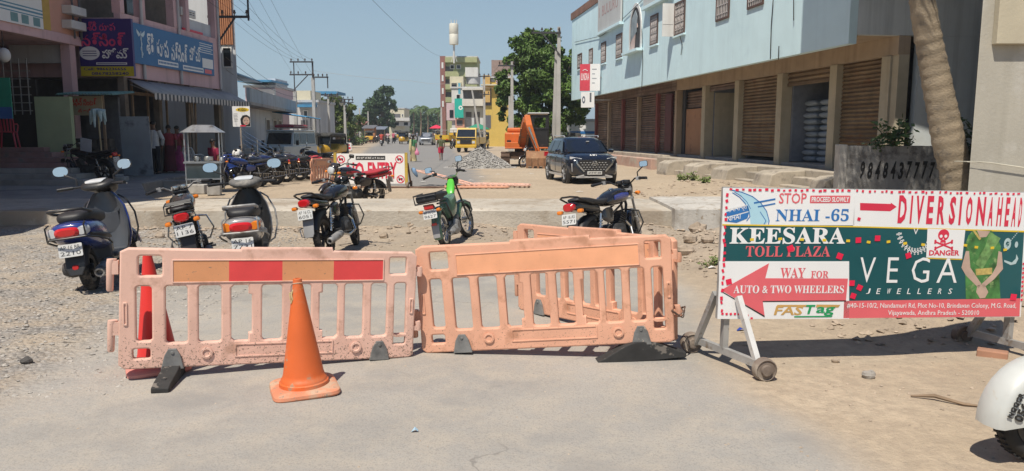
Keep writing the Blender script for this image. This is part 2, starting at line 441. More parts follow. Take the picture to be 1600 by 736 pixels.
def lines(spec):
    q = []
    for a, b, st in spec:
        k = max(1, round((b - a) / st)); q += [a + (b - a) * i / k for i in range(k)]
    return q + [spec[-1][1]]
XL = lines([(-3000, -400, 650), (-400, -60, 40), (-60, -16, 1.0), (-16, -9, .3), (-9, 6, .11), (6, 14, .3), (14, 40, 3), (40, 400, 60), (400, 3000, 650)])
YL = lines([(-400, -20, 60), (-20, 1, 3), (1, 3, .2), (3, 13, .10), (13, 26, .2), (26, 60, .6), (60, 120, 1.5), (120, 340, 6), (340, 700, 60), (700, 3400, 500)])
def make_ground():
    nx, ny = len(XL), len(YL); vs = []; mk = []
    for y in YL:
        for x in XL:
            if -60 <= x <= 40 and -4 < y < 340:
                k = masks(x, y); vs.append((x, y, gheight(x, y))); mk.append(k)
            else:
                vs.append((x, y, gz(y))); mk.append((0, 0, 0.3))
    fs = [(j * nx + i, j * nx + i + 1, (j + 1) * nx + i + 1, (j + 1) * nx + i) for j in range(ny - 1) for i in range(nx - 1)]
    def mk_obj(name, V_, F_, K_):
        me = bpy.data.meshes.new(name); me.from_pydata(V_, [], F_); me.materials.append(M_GROUND)
        ca = me.attributes.new('kinds', 'FLOAT_COLOR', 'POINT')
        ca.data.foreach_set('color', [c for k, v in zip(K_, V_) for c in (*k, 1.0 if v[1] > 17 else 0.0)])
        me.polygons.foreach_set('use_smooth', [True] * len(me.polygons))
        o = bpy.data.objects.new(name, me); COL.objects.link(o); return tag(o, kind='structure')
    mk_obj('ground', vs, fs, mk)
    rf = [f for f in fs if max(mk[i][0] for i in f) > 0.03]
    for nm, sel in (('road', [f for f in rf if vs[f[0]][1] < 14]), ('road', [f for f in rf if vs[f[0]][1] >= 14])):
        used = sorted({i for f in sel for i in f}); ix = {k: j for j, k in enumerate(used)}
        mk_obj(nm, [(vs[i][0], vs[i][1], vs[i][2] + 0.004) for i in used], [tuple(ix[i] for i in f) for f in sel], [mk[i] for i in used])
make_ground()

# raised concrete slab across the old road
M_CONC = mat('concrete', (.46, .415, .345), .9, var=.2, scale=2.2, bump=.7, bscale=22, stain=((.33, .275, .21), .50, 1.1), dirt=((.33, .27, .20), .58, 7), low=(.36, .0, .22))
M_CONCD = mat('concrete_grey', (.40, .385, .355), .9, var=.16, scale=2.5, bump=.45, bscale=35, stain=((.27, .25, .22), .56, 1.1), vstreak=((.2, .18, .16), .5))
def make_slab():
    q = MB(); xs = lines([(-22, 3.4, .35)]); H = .36
    def prof(x, a, b, c):
        e = (.05 * nz(x, 0, 1.2, 3) + .045 * nz(x, 0, 4, 1)) * (2.4 if c else 1)
        return [(x, a + e, -.2), (x, a + e * .6, H * .45), (x, a + e * .4, H - .02 + c), (x, a + .03 + e, H + c - .012 + .03 * nz(x, 2, 3.3)), (x, a + .7, H + c + .015 * nz(x, 3, 1)), (x, b - .5, H + c + .02 * nz(x, 9, .8)),
                (x, b - .02 + .04 * nz(x, 5, 2), H + c), (x, b + .03, -.2)]
    q.loft([prof(x, 13.0, 15.35, 0) for x in xs])
    tag(q.build('raised_pavement', M_CONC, smooth=True, ang=30), kind='structure')
    q = MB(); q.loft([prof(x, 12.72, 15.2, .055) for x in lines([(2.75, 14, .35)])])
    tag(q.build('raised_pavement', mat('pale_concrete', (.50, .475, .43), .9, var=.14, scale=2, bump=.5, bscale=25, stain=((.30, .265, .22), .50, 1.1), vstreak=((.22, .2, .17), .7), dirt=((.30, .25, .19), .56, 6), low=(.42, .0, .2)), smooth=True, ang=30), kind='structure')
make_slab()

# loose stones: nobody could count them
def stones(name, spots, m):
    q = MB(); 
    for x, y, r in spots:
        z = gheight(x, y) + r * .25; a = random.random() * 6
        P = []
        for k in range(5):
            t = a + k * 1.257; P.append((x + r * math.cos(t) * random.uniform(.7, 1.2), y + r * math.sin(t) * random.uniform(.7, 1.2), z + r * random.uniform(-.25, .25)))
        P += [(x + random.uniform(-.3, .3) * r, y, z + r * random.uniform(.4, .75)), (x, y, z - r * .6)]
        q.add(P, [(k, (k + 1) % 5, 5) for k in range(5)] + [((k + 1) % 5, k, 6) for k in range(5)])
    o = q.build(name, m); tag(o, kind='stuff'); return o
M_STONE = mat('stone', (.34, .315, .28), .95, var=.4, scale=9, bump=.3)
M_STONEB = mat('brown_stone', (.36, .29, .22), .95, var=.4, scale=7, bump=.3)
sp = []; sp2 = []
for i in range(3600):
    y = random.uniform(4.6, 12.9); x = -2.5 - .12 * (y - 5) - abs(random.gauss(0, 1)) * 2.2
    if x > -9.5: sp.append((x, y, random.choice((.007, .009, .011, .013, .015, .018, .024))))
for i in range(800):
    x = random.uniform(-7, 3); y = random.uniform(9.2, 12.9); sp2.append((x, y, random.choice((.01, .014, .018, .022, .03))))
tag(stones('gravel', sp, M_STONE), 'loose grey road gravel scattered over the ground behind the barriers', 'gravel')
sp = sp2
for i in range(1300):
    x = random.uniform(2.0, 4.8); y = random.uniform(5.8, 12.3)
    if masks(x, y)[2] > .25: sp.append((x, y, random.choice((.01, .015, .02, .028, .04))))
for i in range(500):
    x = random.uniform(-8, 8); y = 12.95 - abs(random.gauss(0, .22)); sp.append((x, y, random.choice((.015, .02, .03, .04, .055))))
for i in range(350):
    x = random.uniform(2.5, 8.5); y = random.uniform(15.8, 24); sp.append((x, y, random.choice((.02, .03, .04, .06))))
for i in range(700):
    sp.append((random.uniform(-3.2, 2.6), random.uniform(3.0, 9.0), random.choice((.004, .005, .006, .008, .010))))
for i in range(140):
    x = random.uniform(1.4, 3.6); y = random.uniform(3.2, 5.8); sp.append((x, y, random.choice((.006, .008, .012))))
tag(stones('rubble', sp, M_STONEB), 'brown earth clods and broken stones along the slab and beside the diversion board', 'rubble')
# ------------------------------------------------------------------ plastic barriers
M_RUB = mat('black_rubber', (.028, .027, .026), .8, var=.3, scale=12, dirt=((.16, .14, .12), .6, 9))
M_CLIP = mat('grey_rubber', (.16, .16, .155), .8, var=.35, scale=18, dirt=((.35, .3, .25), .62, 20))
def plastic(n, c, thr, dcol=(.17, .12, .09), low=None):
    return mat(n, c, .55, var=.10, scale=5, dirt=(dcol, thr, 85), stain=((c[0] * .72, c[1] * .68, c[2] * .63), .55, 4.5), bump=.08, bscale=60, low=low)
M_PINK = plastic('faded_pink_plastic', (.72, .455, .36), .55, low=(.02, .55, .17))
M_ORG = plastic('faded_orange_plastic', (.70, .37, .245), .60, low=(.0, .5, .10))
M_REFO = mat('orange_reflector', (.66, .30, .14), .4, var=.10, scale=6, dirt=((.35, .2, .12), .64, 40))
M_REFR = mat('red_reflector', (.72, .065, .065), .35, var=.08, scale=8)
M_REFP = mat('plain_orange_reflector', (.80, .38, .21), .35, var=.12, scale=5, dirt=((.5, .25, .16), .66, 18))
def barrier(label, P0, z0, P1, z1, pm, strip, feet, seed, clips=True):
    Lx, Lz = 1.93, .82
    d = V((P1[0] - P0[0], P1[1] - P0[1], 0)); L = math.hypot(d.length, z1 - z0)
    t = thing('road_barrier', label, 'barrier', (P0[0], P0[1], z0), math.atan2(d.y, d.x), 'plastic road barriers', lean=-math.asin((z1 - z0) / L))
    s = L / Lx
    def X(u): return u / 1160 * L
    def Z(v): return (505 - v) / 505 * Lz
    q = MB()
    lo = [[(X(22), 0), (X(250), .0), (X(1000), 0.0), (X(1135), 0), (X(1155), .02), (X(1160), Lz * .93), (X(1140), Lz * .965), (X(810), Lz * .975), (X(806), Lz * .955 + .04), (X(450), Lz * .99 + .012), (X(446), Lz * .985), (X(40), Lz), (X(12), Lz * .97), (0, .03)]]
    lo.append(rrect(X(75), Z(115), X(160), Z(32), .018)); lo.append(rrect(X(1045), Z(118), X(1115), Z(42), .012))
    W = [(65, 122), (170, 250), (290, 375), (412, 490), (530, 607), (645, 722), (757, 830), (860, 935), (970, 1036), (1068, 1118)]
    for i, (a, b) in enumerate(W):
        if i in (3, 6):                      # windows with a latch notch
            x0, x1, z0_, z1_ = X(a), X(b), Z(400), Z(158); r = .02; nx = (x1 - .02) if i == 3 else (x0 + .02)
            if i == 3: lo.append([(x0, z0_ + r), (x0 + r, z0_), (x1 - .022, z0_), (x1 - .022, z0_ + .055), (x1, z0_ + .06), (x1, z1_ - .065), (x1 - .022, z1_ - .06), (x1 - .022, z1_), (x0 + r, z1_), (x0, z1_ - r)])
            else: lo.append([(x1, z0_ + r), (x1 - r, z0_), (x0 + .022, z0_), (x0 + .022, z0_ + .055), (x0, z0_ + .06), (x0, z1_ - .065), (x0 + .022, z1_ - .06), (x0 + .022, z1_), (x1 - r, z1_), (x1, z1_ - r)])
        else: lo.append(rrect(X(a), Z(400 if i else 388), X(b), Z(158), .022))
    lo.append(rrect(X(52), Z(462), X(115), Z(420), .016)); lo.append(rrect(X(1068), Z(440), X(1118), Z(402), .012))
    q.fill(lo, -.028, .056, .011)
    for u in (320, 908):                     # round bosses
        q.lathe([(.040, -.030), (.040, -.040), (.026, -.042), (.022, -.034)], 16, (X(u), 0, Z(445)), 'Y')
    for u, v0, v1 in ((20, 320, 222), (1132, 300, 228)):
        q.fill([rrect(X(u), Z(v0), X(u + 16), Z(v1), .008), rrect(X(u + 5), Z(v0 - 8), X(u + 11), Z(v1 + 8), .003)], -.035, .02, .003)
    q.fill([rrect(X(425), Z(470), X(815), Z(410), .004), rrect(X(432), Z(463), X(808), Z(417), .003)], -.033, .01, .002)
    o = q.build('panel', pm, t, smooth=True, ang=35)
    q = MB()
    x0, x1 = X(200), X(1015)
    n = len(strip)
    ms = []
    for i, k in enumerate(strip):
        if k not in ms: ms.append(k)
        q.cm = ms.index(k); q.b2((x0 + (x1 - x0) * i / n, -.030, Z(140)), (x0 + (x1 - x0) * (i + 1) / n, -.026, Z(52)))
    q.build('reflective_strip', ms, t)
    q = MB(); q.fill([rrect(x0 - .008, Z(140) - .008, x1 + .008, Z(52) + .008, .004), rrect(x0, Z(140), x1, Z(52), .002)], -.034, .01, .002); q.build('strip_frame', pm, t)
    for zc in (.66, .25):                    # hinge lugs
        q = MB(); q.sloft([(zc - .13, -.045, 0, .016, .016), (zc - .12, -.045, 0, .022, .022), (zc + .06, -.04, 0, .024, .024), (zc + .085, -.03, 0, .03, .022)], 10, 2.4, 'Z')
        q.box((-.016, 0, zc + .03), (.05, .04, .09)); q.build('hinge_lug', pm, t, smooth=True)
        q = MB(); q.sloft([(zc - .05, L + .028, 0, .018, .02), (zc - .01, L + .028, 0, .022, .022), (zc + .02, L + .022, 0, .022, .02)], 10, 2.4, 'Z')
        q.box((L + .008, 0, zc - .03), (.04, .036, .035)); q.build('hinge_lug', pm, t, smooth=True)
    for u in ((195, 1008) if clips else ()):
        q = MB(); q.prism([(X(u) - .072, -.005), (X(u) + .072, -.005), (X(u) + .05, .09), (X(u) + .025, .135), (X(u) - .025, .135), (X(u) - .05, .09)], -.046, .046)
        q.cyl((X(u), -.052, .11), (X(u), .05, .11), .012, n=10); q.build('rubber_clip', M_CLIP, t, bevel=.006)
    for u, ang, sl in feet:
        q = MB(); zb = -(z0 + (z1 - z0) * X(u) / L)
        pf = [(-.33, zb), (-.33, zb + .035), (-.27, zb + .055), (-.12, max(.0, zb + .08)), (-.05, .02), (.05, .02), (.12, max(.0, zb + .08)), (.27, zb + .055), (.33, zb + .035), (.33, zb)]
        q.T = Matrix.Translation((X(u), 0, 0)) @ Matrix.Rotation(ang, 4, 'Z')
        q.prism([(a, b) for a, b in pf], -.055, .055, 'YZ')
        for yy in (-.22, .22): q.cyl((0, yy, zb + .03), (0, yy, zb + .068), .02, n=10)
        q.build('foot', M_RUB, t, bevel=.008)
    return t
barrier('faded pink mud-spattered plastic barrier with orange and red reflective blocks, behind the orange cone', G(187, 598)[:2], .095, (-.74, 5.52), .0, M_PINK, [M_REFO, M_REFR, M_REFO, M_REFR], [(195, R(-8), 0)], 1)
barrier('salmon orange plastic barrier with a plain strip, wired at one end beside the diversion board', (-.68, 5.62), .0, (1.20, 5.40), .15, M_ORG, [M_REFP], [(1000, R(-78), 0)], 2)
barrier('salmon orange barrier folded back behind another barrier, seen through its slots', (.08, 7.08), .0, (1.24, 5.55), .10, M_ORG, [M_REFP], [], 3)
# loop of wire holding the barriers
q = MB()
for k in range(3):
    q.tube([(1.20 + .055 * math.cos(a) + .004 * k, 5.42 + .075 * math.sin(a), .36 + .012 * k + .025 * math.sin(a * 2 + k)) for a in [i * 2 * PI / 16 for i in range(16)]], .004, 5, closed=True)
tag(q.build('wire_loop', mat('rusty_wire', (.10, .06, .04), .6, var=.3)), 'loop of rusty wire round the end of the orange barrier', 'wire')

# ------------------------------------------------------------------ traffic cones
M_CONE = mat('orange_cone_plastic', (.64, .125, .025), .5, var=.10, scale=4, stain=((.55, .20, .095), .52, 3.0), bump=.05, dirt=((.40, .22, .13), .62, 14), low=(.05, .6, .10))
M_CONEB = mat('dusty_cone_base', (.58, .22, .12), .75, var=.14, scale=6, stain=((.50, .34, .23), .48, 5), dirt=((.3, .22, .16), .6, 30))
M_CONER = mat('red_cone_plastic', (.66, .035, .03), .45, var=.08, scale=4)
M_CONEP = mat('dusty_pink_base', (.62, .25, .2), .7, var=.14, scale=6, stain=((.5, .36, .28), .52, 5))
M_ROPE = mat('rope', (.45, .36, .18), .9, var=.4, scale=40)
def cone(label, loc, rz, cm, bm_, lean, hgt=.735, slots=False):
    t = thing('traffic_cone', label, 'traffic cone', (*loc, .004), rz, lean=lean)
    q = MB(); q.sloft([(0, 0, 0, .205, .205), (.012, 0, 0, .212, .212), (.03, 0, 0, .208, .208), (.042, 0, 0, .19, .19), (.045, 0, 0, .16, .16)], 28, 6.5, 'Z'); q.build('base', bm_, t, smooth=True)
    q = MB(); q.lathe([(.158, .043), (.156, .066), (.147, .072), (.143, .088), (.136, .094), (.128, .12), (.030, hgt - .03), (.027, hgt), (.014, hgt + .004), (.011, hgt - .05)], 32, cap=False); q.build('cone_body', cm, t, smooth=True)
    return t
c0 = G(476, 610)
ct = cone('orange traffic cone with a scrap of rope at its tip, in front of the barrier', c0[:2], R(22), M_CONE, M_CONEB, R(-1.5))
q = MB(); q.tube([(.03 * math.cos(a), .03 * math.sin(a), .655 + .004 * a) for a in [i * .5 for i in range(14)]], .006, 5)
q.tube([(-.03, -.012, .67), (-.045, -.02, .64), (-.04, -.025, .61), (-.05, -.02, .585)], .005, 5); q.tube([(-.028, -.015, .66), (-.055, -.015, .65), (-.052, -.02, .60)], .004, 5)
q.build('rope', M_ROPE, ct)
q = MB(); q.torus((0, 0, .705), (0, .25, 1), .029, .0045, 20, 5); q.build('broken_tip', M_CONEB, ct)
cone('red traffic cone on a dusty pink base, behind the end of the pink barrier', (-2.51, 5.22), R(28), M_CONER, M_CONEP, R(-2), .84)

# ------------------------------------------------------------------ diversion board
SW, SH = 2.33, .905
SA = V((D(1124, 498, 5.25).x, 5.25)); SB = V((D(1596, 495, 5.60).x, 5.60)); dd = SB - SA; SW = dd.length
M_WHITE = mat('sign_white', (.80, .80, .79), .45, var=.03, scale=2, dirt=((.5, .46, .4), .72, 9))
M_TEAL = mat('sign_teal', (.008, .085, .095), .4, var=.12, scale=2)
M_RED = mat('sign_red', (.66, .03, .07), .45, var=.06)
M_TAPE = mat('red_tape', (.75, .02, .07), .3, var=.08)
M_PINKR = mat('sign_pink_red', (.72, .13, .15), .45, var=.05)
M_BLUE = mat('sign_blue', (.03, .17, .45), .45, var=.05)
M_LBLUE = mat('sign_light_blue', (.42, .66, .76), .45, var=.06)
M_YEL = mat('sign_yellow', (.75, .52, .03), .45, var=.06)
M_BLK = mat('sign_black', (.02, .02, .02), .5)
M_GREEN = mat('sign_green', (.01, .30, .10), .45)
M_TAN = mat('sign_tan', (.55, .33, .10), .45)
M_SKIN = mat('printed_skin', (.52, .37, .29), .5, var=.15, scale=12)
M_SARI = mat('printed_green_sari', (.06, .19, .05), .5, var=.6, scale=16, stain=((.25, .36, .14), .57, 14))
M_STEEL = mat('dull_steel', (.40, .39, .37), .55, metal=.4, var=.2, scale=10, stain=((.22, .16, .11), .58, 8))
M_GALV = mat('pale_painted_steel', (.60, .59, .56), .55, metal=.2, var=.12, scale=10, stain=((.35, .3, .25), .6, 9))
sgn = thing('diversion_board', 'long white and teal toll diversion board on a wheeled stand, reading DIVERSION AHEAD', 'sign board', (SA.x, SA.y, 0), math.atan2(dd.y, dd.x), lean=R(.7))
SM = Matrix.Translation((SA.x, SA.y, 0)) @ Euler((0, R(.7), math.atan2(dd.y, dd.x))).to_matrix().to_4x4(); SI = SM.inverted()
def S(px, py):             # photo pixel onto the plane of the board -> local x, z
    c = SI @ V((0, 0, CAMH)); d = SI.to_3x3() @ ray(px, py); t = -c.y / d.y; p = c + d * t; return p.x, p.z
_c = [S(*p) for p in ((1121, 498), (1594, 495), (1606, 302), (1131, 294))]; SW = _c[1][0]
def SZ(u, w):              # u, w in 0..1 over the panel
    a = V(_c[0]).lerp(V(_c[1]), u); b = V(_c[3]).lerp(V(_c[2]), u); p = a.lerp(b, w); return p.x, p.y
def spoly(b, pts, y, dep=.0006): b.prism([S(*p) for p in pts], y, y + dep)
def srect(b, x0, y0, x1, y1, y): spoly(b, [(x0, y0), (x1, y0), (x1, y1), (x0, y1)], y)
def stext(b, txt, x0, y0, x1, y1, y, bold=0, sp=1.0, shear=0.0, slope=None):
    """text filling the photo box; slope = row drop over the box"""
    a = S(x0, y1); c = S(x1, y0); d = S(x1, y1)
    k = (d[1] - a[1]) / (d[0] - a[0]) if slope is None else slope
    hh = S(x0, y0)[1] - a[1]
    b.text(txt, 0, 0, c[0] - a[0], hh, 0, .0004, shear, bold, sp, Matrix(((1, 0, 0, a[0]), (0, 1, 0, y), (k, 0, 1, a[1]), (0, 0, 0, 1))))
def sign():
    q = MB(); pl = [SZ(0, 0), SZ(1, 0), SZ(1, 1), SZ(0, 1)]; q.prism(pl, -.005, .006); q.build('panel', M_WHITE, sgn)
    q = MB()
    def fr(a, b, w=.035): q.bar((a[0], .022, a[1]), (b[0], .022, b[1]), w, .03, (0, 1, 0))
    fr(SZ(0, .99), SZ(1, .99)); fr(SZ(0, .02), SZ(1, .02)); fr(SZ(.007, 0), SZ(.007, 1)); fr(SZ(.993, 0), SZ(.993, 1)); fr(SZ(.42, 0), SZ(.42, 1)); fr(SZ(.7, 0), SZ(.7, 1))
    q.build('frame', M_STEEL, sgn)
    y1, y2, y3, y4, y5 = -.0056, -.0064, -.0072, -.0080, -.0088
    q = MB(); spoly(q, [(1133, 352), (1600, 352), (1593, 470), (1124, 470)], y1); q.build('teal_field', M_TEAL, sgn)
    q = MB(); srect(q, 1123, 408, 1326, 498, y2); q.build('arrow_field', M_WHITE, sgn)
    q = MB(); spoly(q, [(1318, 470), (1593, 466), (1592, 494), (1317, 497)], y2); q.build('address_band', M_PINKR, sgn)
    q = MB(); spoly(q, [(1129, 293.5), (1334, 296), (1334, 352), (1129, 351)], y2); spoly(q, [(1335.5, 296), (1606, 301), (1606, 361), (1332, 353)], y2); q.build('top_field', M_WHITE, sgn)
    q = MB(); spoly(q, [(1128, 350), (1334, 353), (1334, 355), (1128, 352)], y3); spoly(q, [(1334, 353), (1604, 360.5), (1604, 363), (1334, 355)], y3)
    spoly(q, [(1447, 402), (1502, 404), (1502, 406), (1447, 404)], y3); q.build('yellow_trim', M_YEL, sgn)
    q = MB(); spoly(q, [(1126, 453), (1201, 411), (1195, 434.5), (1324, 435), (1321, 469), (1191, 470), (1194, 493)], y3); q.build('arrow', M_PINKR, sgn)
    q = MB(); spoly(q, [(1191, 470), (1321, 469), (1321, 470.5), (1191, 471.5)], y4); spoly(q, [(1126, 454), (1194, 493), (1194, 495.5), (1126, 455.5)], y4); q.build('arrow_shadow', M_BLK, sgn)
    # highway logo
    q = MB()
    rd = [(1144, 298), (1158, 300), (1175, 307), (1188, 317), (1197, 330), (1201, 345), (1196, 350), (1172, 350), (1171, 338), (1165, 320), (1158, 308)]
    spoly(q, rd, y3); q.build('logo_road', M_LBLUE, sgn)
    q = MB()
    def path(pts, w):
        P = [S(*p) for p in pts]
        for a, b in zip(P, P[1:]): q.bar((a[0], y4, a[1]), (b[0], y4, b[1]), .002, w, (0, 0, 1)) if 0 else q.prism(_thick(a, b, w), y4, y4 + .0006)
    def _thick(a, b, w):
        dx, dz = b[0] - a[0], b[1] - a[1]; l = math.hypot(dx, dz) or 1; nx, nz_ = -dz / l * w / 2, dx / l * w / 2; ex, ez = dx / l * w * .3, dz / l * w * .3
        return [(a[0] + nx - ex, a[1] + nz_ - ez), (a[0] - nx - ex, a[1] - nz_ - ez), (b[0] - nx + ex, b[1] - nz_ + ez), (b[0] + nx + ex, b[1] + nz_ + ez)]
    path([(1143, 297), (1158, 300), (1175, 307), (1188, 317), (1197, 330), (1201, 345), (1200, 350)], .006)
    path([(1144, 301), (1155, 308), (1163, 317), (1169, 327), (1171, 338), (1166, 345)], .006)
    path([(1147, 300), (1157, 306), (1166, 315), (1172, 326)], .004); path([(1187, 331), (1196, 345), (1193, 350)], .005)
    path([(1178, 317), (1210, 311)], .012); path([(1184, 323), (1210, 318)], .010)
    spoly(q, [(1134, 331), (1168, 321), (1170, 329), (1134, 339)], y4); spoly(q, [(1134, 341), (1170, 331), (1167, 341), (1150, 348), (1134, 346)], y4)
    q.build('logo_lines', M_BLUE, sgn)
    q = MB(); stext(q, 'भा रा रा प्रा', 1135, 326, 1166, 335, y5, slope=.2); stext(q, 'NHAI', 1135, 338, 1156, 346, y5, slope=.2); q.build('logo_lettering', M_WHITE, sgn)
    q = MB(); stext(q, 'STOP', 1216, 301.5, 1260, 318, y4, .01); q.build('stop_lettering', M_PINKR, sgn)
    q = MB(); q.prism(rrect(*S(1264.5, 317.5), *S(1328, 305.5), .006), y3, y3 + .0006); q.build('slow_plate', M_PINKR, sgn)
    q = MB(); stext(q, 'PROCEED SLOWLY', 1267, 307.5, 1326, 315.5, y5, .02); q.build('slow_lettering', M_WHITE, sgn)
    q = MB(); stext(q, math_bold('NHAI') + ' ' + math_bold('-65'), 1211, 326, 1326, 345.5, y4); q.build('highway_lettering', M_BLUE, sgn)
    q = MB(); stext(q, math_bold('KEESARA'), 1139, 355, 1321, 381, y4, .01); q.build('plaza_lettering', M_WHITE, sgn); q = MB(); stext(q, math_bold('AUTO') + ' ' + math_bold('&') + ' ' + math_bold('TWO') + ' ' + math_bold('WHEELERS'), 1145, 445.5, 1318, 458, y5)
    q.build('white_lettering', M_WHITE, sgn)
    q = MB(); stext(q, math_bold('TOLL') + ' ' + math_bold('PLAZA'), 1164, 384, 1297, 401, y4); q.build('toll_lettering', M_PINKR, sgn); q = MB(); stext(q, math_bold('WAY'), 1218, 418, 1258, 434, y4); stext(q, math_bold('FOR'), 1266, 423, 1294, 434, y4); q.build('way_lettering', M_PINKR, sgn)
    # fast tag mark
    q = MB(); stext(q, 'FAS', 1208, 478, 1252, 492, y4, .02, shear=.25); spoly(q, [(1214, 476), (1262, 476), (1260, 479), (1212, 479)], y4); spoly(q, [(1275, 475.5), (1312, 476), (1309, 480), (1274, 480)], y4); q.build('tan_lettering', M_TAN, sgn)
    q = MB(); stext(q, 'T', 1255, 476, 1270, 490, y5, .03, shear=.25); stext(q, 'ag', 1272, 479, 1301, 493, y5, .015, shear=.25); spoly(q, [(1240, 493.5), (1300, 493), (1298, 495), (1240, 495.5)], y5); q.build('green_lettering', M_GREEN, sgn)
    # diversion
    q = MB(); spoly(q, [(1343, 317), (1391, 318.5), (1391, 316.5), (1400, 323), (1390, 330), (1343, 328.5)], y3); q.build('small_arrow', M_RED, sgn)
    q = MB()
    xs = [(1402, 1419, 'D'), (1421.5, 1428, 'I'), (1430, 1446, 'V'), (1448, 1462, 'E'), (1465, 1481, 'R'), (1484, 1498, 'S'), (1500, 1507.5, 'I'), (1511, 1525, 'O'), (1528, 1546, 'N'), (1547, 1559, 'A'), (1561, 1573, 'H'), (1574, 1585, 'E'), (1585, 1596, 'A'), (1596, 1605, 'D')]
    for a, b, ch in xs:
        a, b = 1401 + (a - 1402) * .968, 1401 + (b - 1402) * .968; k = (a - 1402) / 200; stext(q, ch, a, 305 + 4 * k, b, 348.5 + 6 * k, y4, .035)
    q.build('diversion_lettering', M_RED, sgn)
    # jeweller's half
    q = MB(); stext(q, 'V', 1341, 402, 1368, 441, y3, -.006)
    for a, b, ch in ((1384, 1404, 'E'), (1422, 1453, 'G'), (1462, 1497, 'A')): stext(q, ch, a, 402, b, 441.5, y3, -.006)
    for i, ch in enumerate('JEWELLERS'): stext(q, ch, 1352 + i * 16.0, 450.5, 1358 + i * 16.0, 459, y3, 0, shear=.2)
    q.build('jeweller_lettering', M_WHITE, sgn)
    q = MB(); stext(q, '#40-15-10/2, Nandamuri Rd, Plot No-10, Brindavan Colony, M.G. Road,', 1322, 473, 1587, 483, y4); stext(q, 'Vijayawada, Andhra Pradesh - 520010', 1386, 484.5, 1529, 494, y4); q.build('address_lettering', M_WHITE, sgn)
    q = MB()                                 # lacy necklace roundel
    for i in range(26):
        a = R(100 + i * 10.4); cx, cy = 1430 + 27 * math.cos(a), 357 - 36 * math.sin(a)
        for rr, dr in ((1.0, .011), (1.12, .006), (.88, .007)):
            c = S(1430 + (cx - 1430) * rr, 360 + (cy - 360) * rr)
            if S(1430, 362)[1] > c[1]: q.fill([circ(c[0], c[1], dr, 9), circ(c[0], c[1], dr * .5, 7)], y3, .0006)
    c = S(1430, 357); q.build('necklace_roundel', M_WHITE, sgn)
    q = MB(); stext(q, 'V', 1426, 357, 1434, 366, y3); q.build('monogram', M_WHITE, sgn)
    q = MB()                                 # printed figure in a green sari, cropped at the neck by the strip above
    spoly(q, [(1519, 360), (1548, 360), (1557, 372), (1563, 385), (1560, 420), (1562, 466), (1508, 467), (1507, 420), (1508, 380), (1512, 368)], y3); q.build('printed_sari', M_SARI, sgn)
    q = MB()
    spoly(q, [(1525, 359.5), (1546, 361), (1540, 370), (1530, 371)], y4)
    for pts in ([(1508, 392), (1513, 392), (1515, 418), (1532, 443), (1528, 450), (1508, 430), (1501, 418)], [(1559, 392), (1564, 394), (1566, 420), (1552, 436), (1536, 449), (1532, 444), (1549, 428), (1556, 415)], [(1526, 445), (1537, 444), (1543, 456), (1538, 465), (1530, 466), (1524, 456)]):
        spoly(q, pts, y4)
    q.build('printed_skin', M_SKIN, sgn)
    q = MB(); spoly(q, [(1545, 362), (1562, 372), (1534, 420), (1522, 412), (1538, 385)], y4 - .0005); q.build('sari_drape', mat('printed_drape', (.16, .31, .10), .5, var=.5, scale=30), sgn)
    q = MB(); spoly(q, [(1518, 360), (1522, 360), (1532, 373), (1529, 375)], y5); spoly(q, [(1523, 420), (1549, 418), (1549, 428), (1524, 430)], y5 + .001); q.build('sari_border', mat('printed_gold', (.5, .38, .12), .4, var=.3, scale=30), sgn)
    q = MB()
    for i in range(9): c = S(1572 + i * 2.2, 383 - i * 2.6); q.fill([circ(c[0], c[1], .005, 7)], y3, .0006)
    c = S(1573, 381); q.fill([circ(c[0], c[1], .030, 12, .045), circ(c[0], c[1], .015, 8, .02)], y3, .0006)
    c = S(1587, 382); q.fill([circ(c[0], c[1], .014, 10, .024)], y3, .0006)
    spoly(q, [(1568, 406), (1580, 410), (1586, 404), (1587, 397), (1590, 404), (1586, 412), (1578, 414), (1568, 409)], y3)
    q.build('printed_jewels', mat('printed_silver', (.45, .58, .58), .4), sgn)
    # danger notice
    q = MB(); spoly(q, [(1448, 357), (1507, 359), (1502, 404), (1446, 402)], y5); q.build('danger_plate', M_WHITE, sgn)
    y6 = y5 - .0009; q = MB()
    c = S(1473, 367); r = .045
    q.fill([circ(c[0], c[1], r, 20, r * .95), circ(c[0] - .019, c[1] - .008, .0125, 10), circ(c[0] + .019, c[1] - .008, .0125, 10), [(c[0], c[1] - .02), (c[0] + .007, c[1] - .034), (c[0] - .007, c[1] - .034)]], y6, .0006)
    q.fill([rrect(c[0] - .022, c[1] - .066, c[0] + .022, c[1] - .042, .006), rrect(c[0] - .009, c[1] - .064, c[0] - .004, c[1] - .052, .001), rrect(c[0] + .004, c[1] - .064, c[0] + .009, c[1] - .052, .001)], y6, .0006)
    for sg in (-1, 1):
        a = S(1473 - 13 * sg, 377.5); b = S(1473 + 13 * sg, 388); q.prism(_thick(a, b, .012), y6 - .0002 * sg, y6 + .0006)
        for e in (a, b):
            for k in (-1, 1): q.fill([circ(e[0], e[1] + k * .007, .009, 9)], y6 - .0006, .0006)
    stext(q, 'DANGER', 1450, 390.5, 1498, 399, y6, .03); q.build('danger_lettering', M_RED, sgn)
    # tape squares
    rs = random.Random(4); q = MB()
    def tsq(px, py, w, h, a, tm=M_TAPE):
        q = MB(); c = S(px, py); k = 1 / 237.; ca, sa = math.cos(a), math.sin(a)
        q.prism([(c[0] + (x * ca - z * sa) * k, c[1] + (x * sa + z * ca) * k) for x, z in ((-w, -h), (w, -h), (w, h), (-w, h))], y6, y6 + .0008); q.build('red_tape' if tm is M_TAPE else 'yellow_tape', tm, sgn)
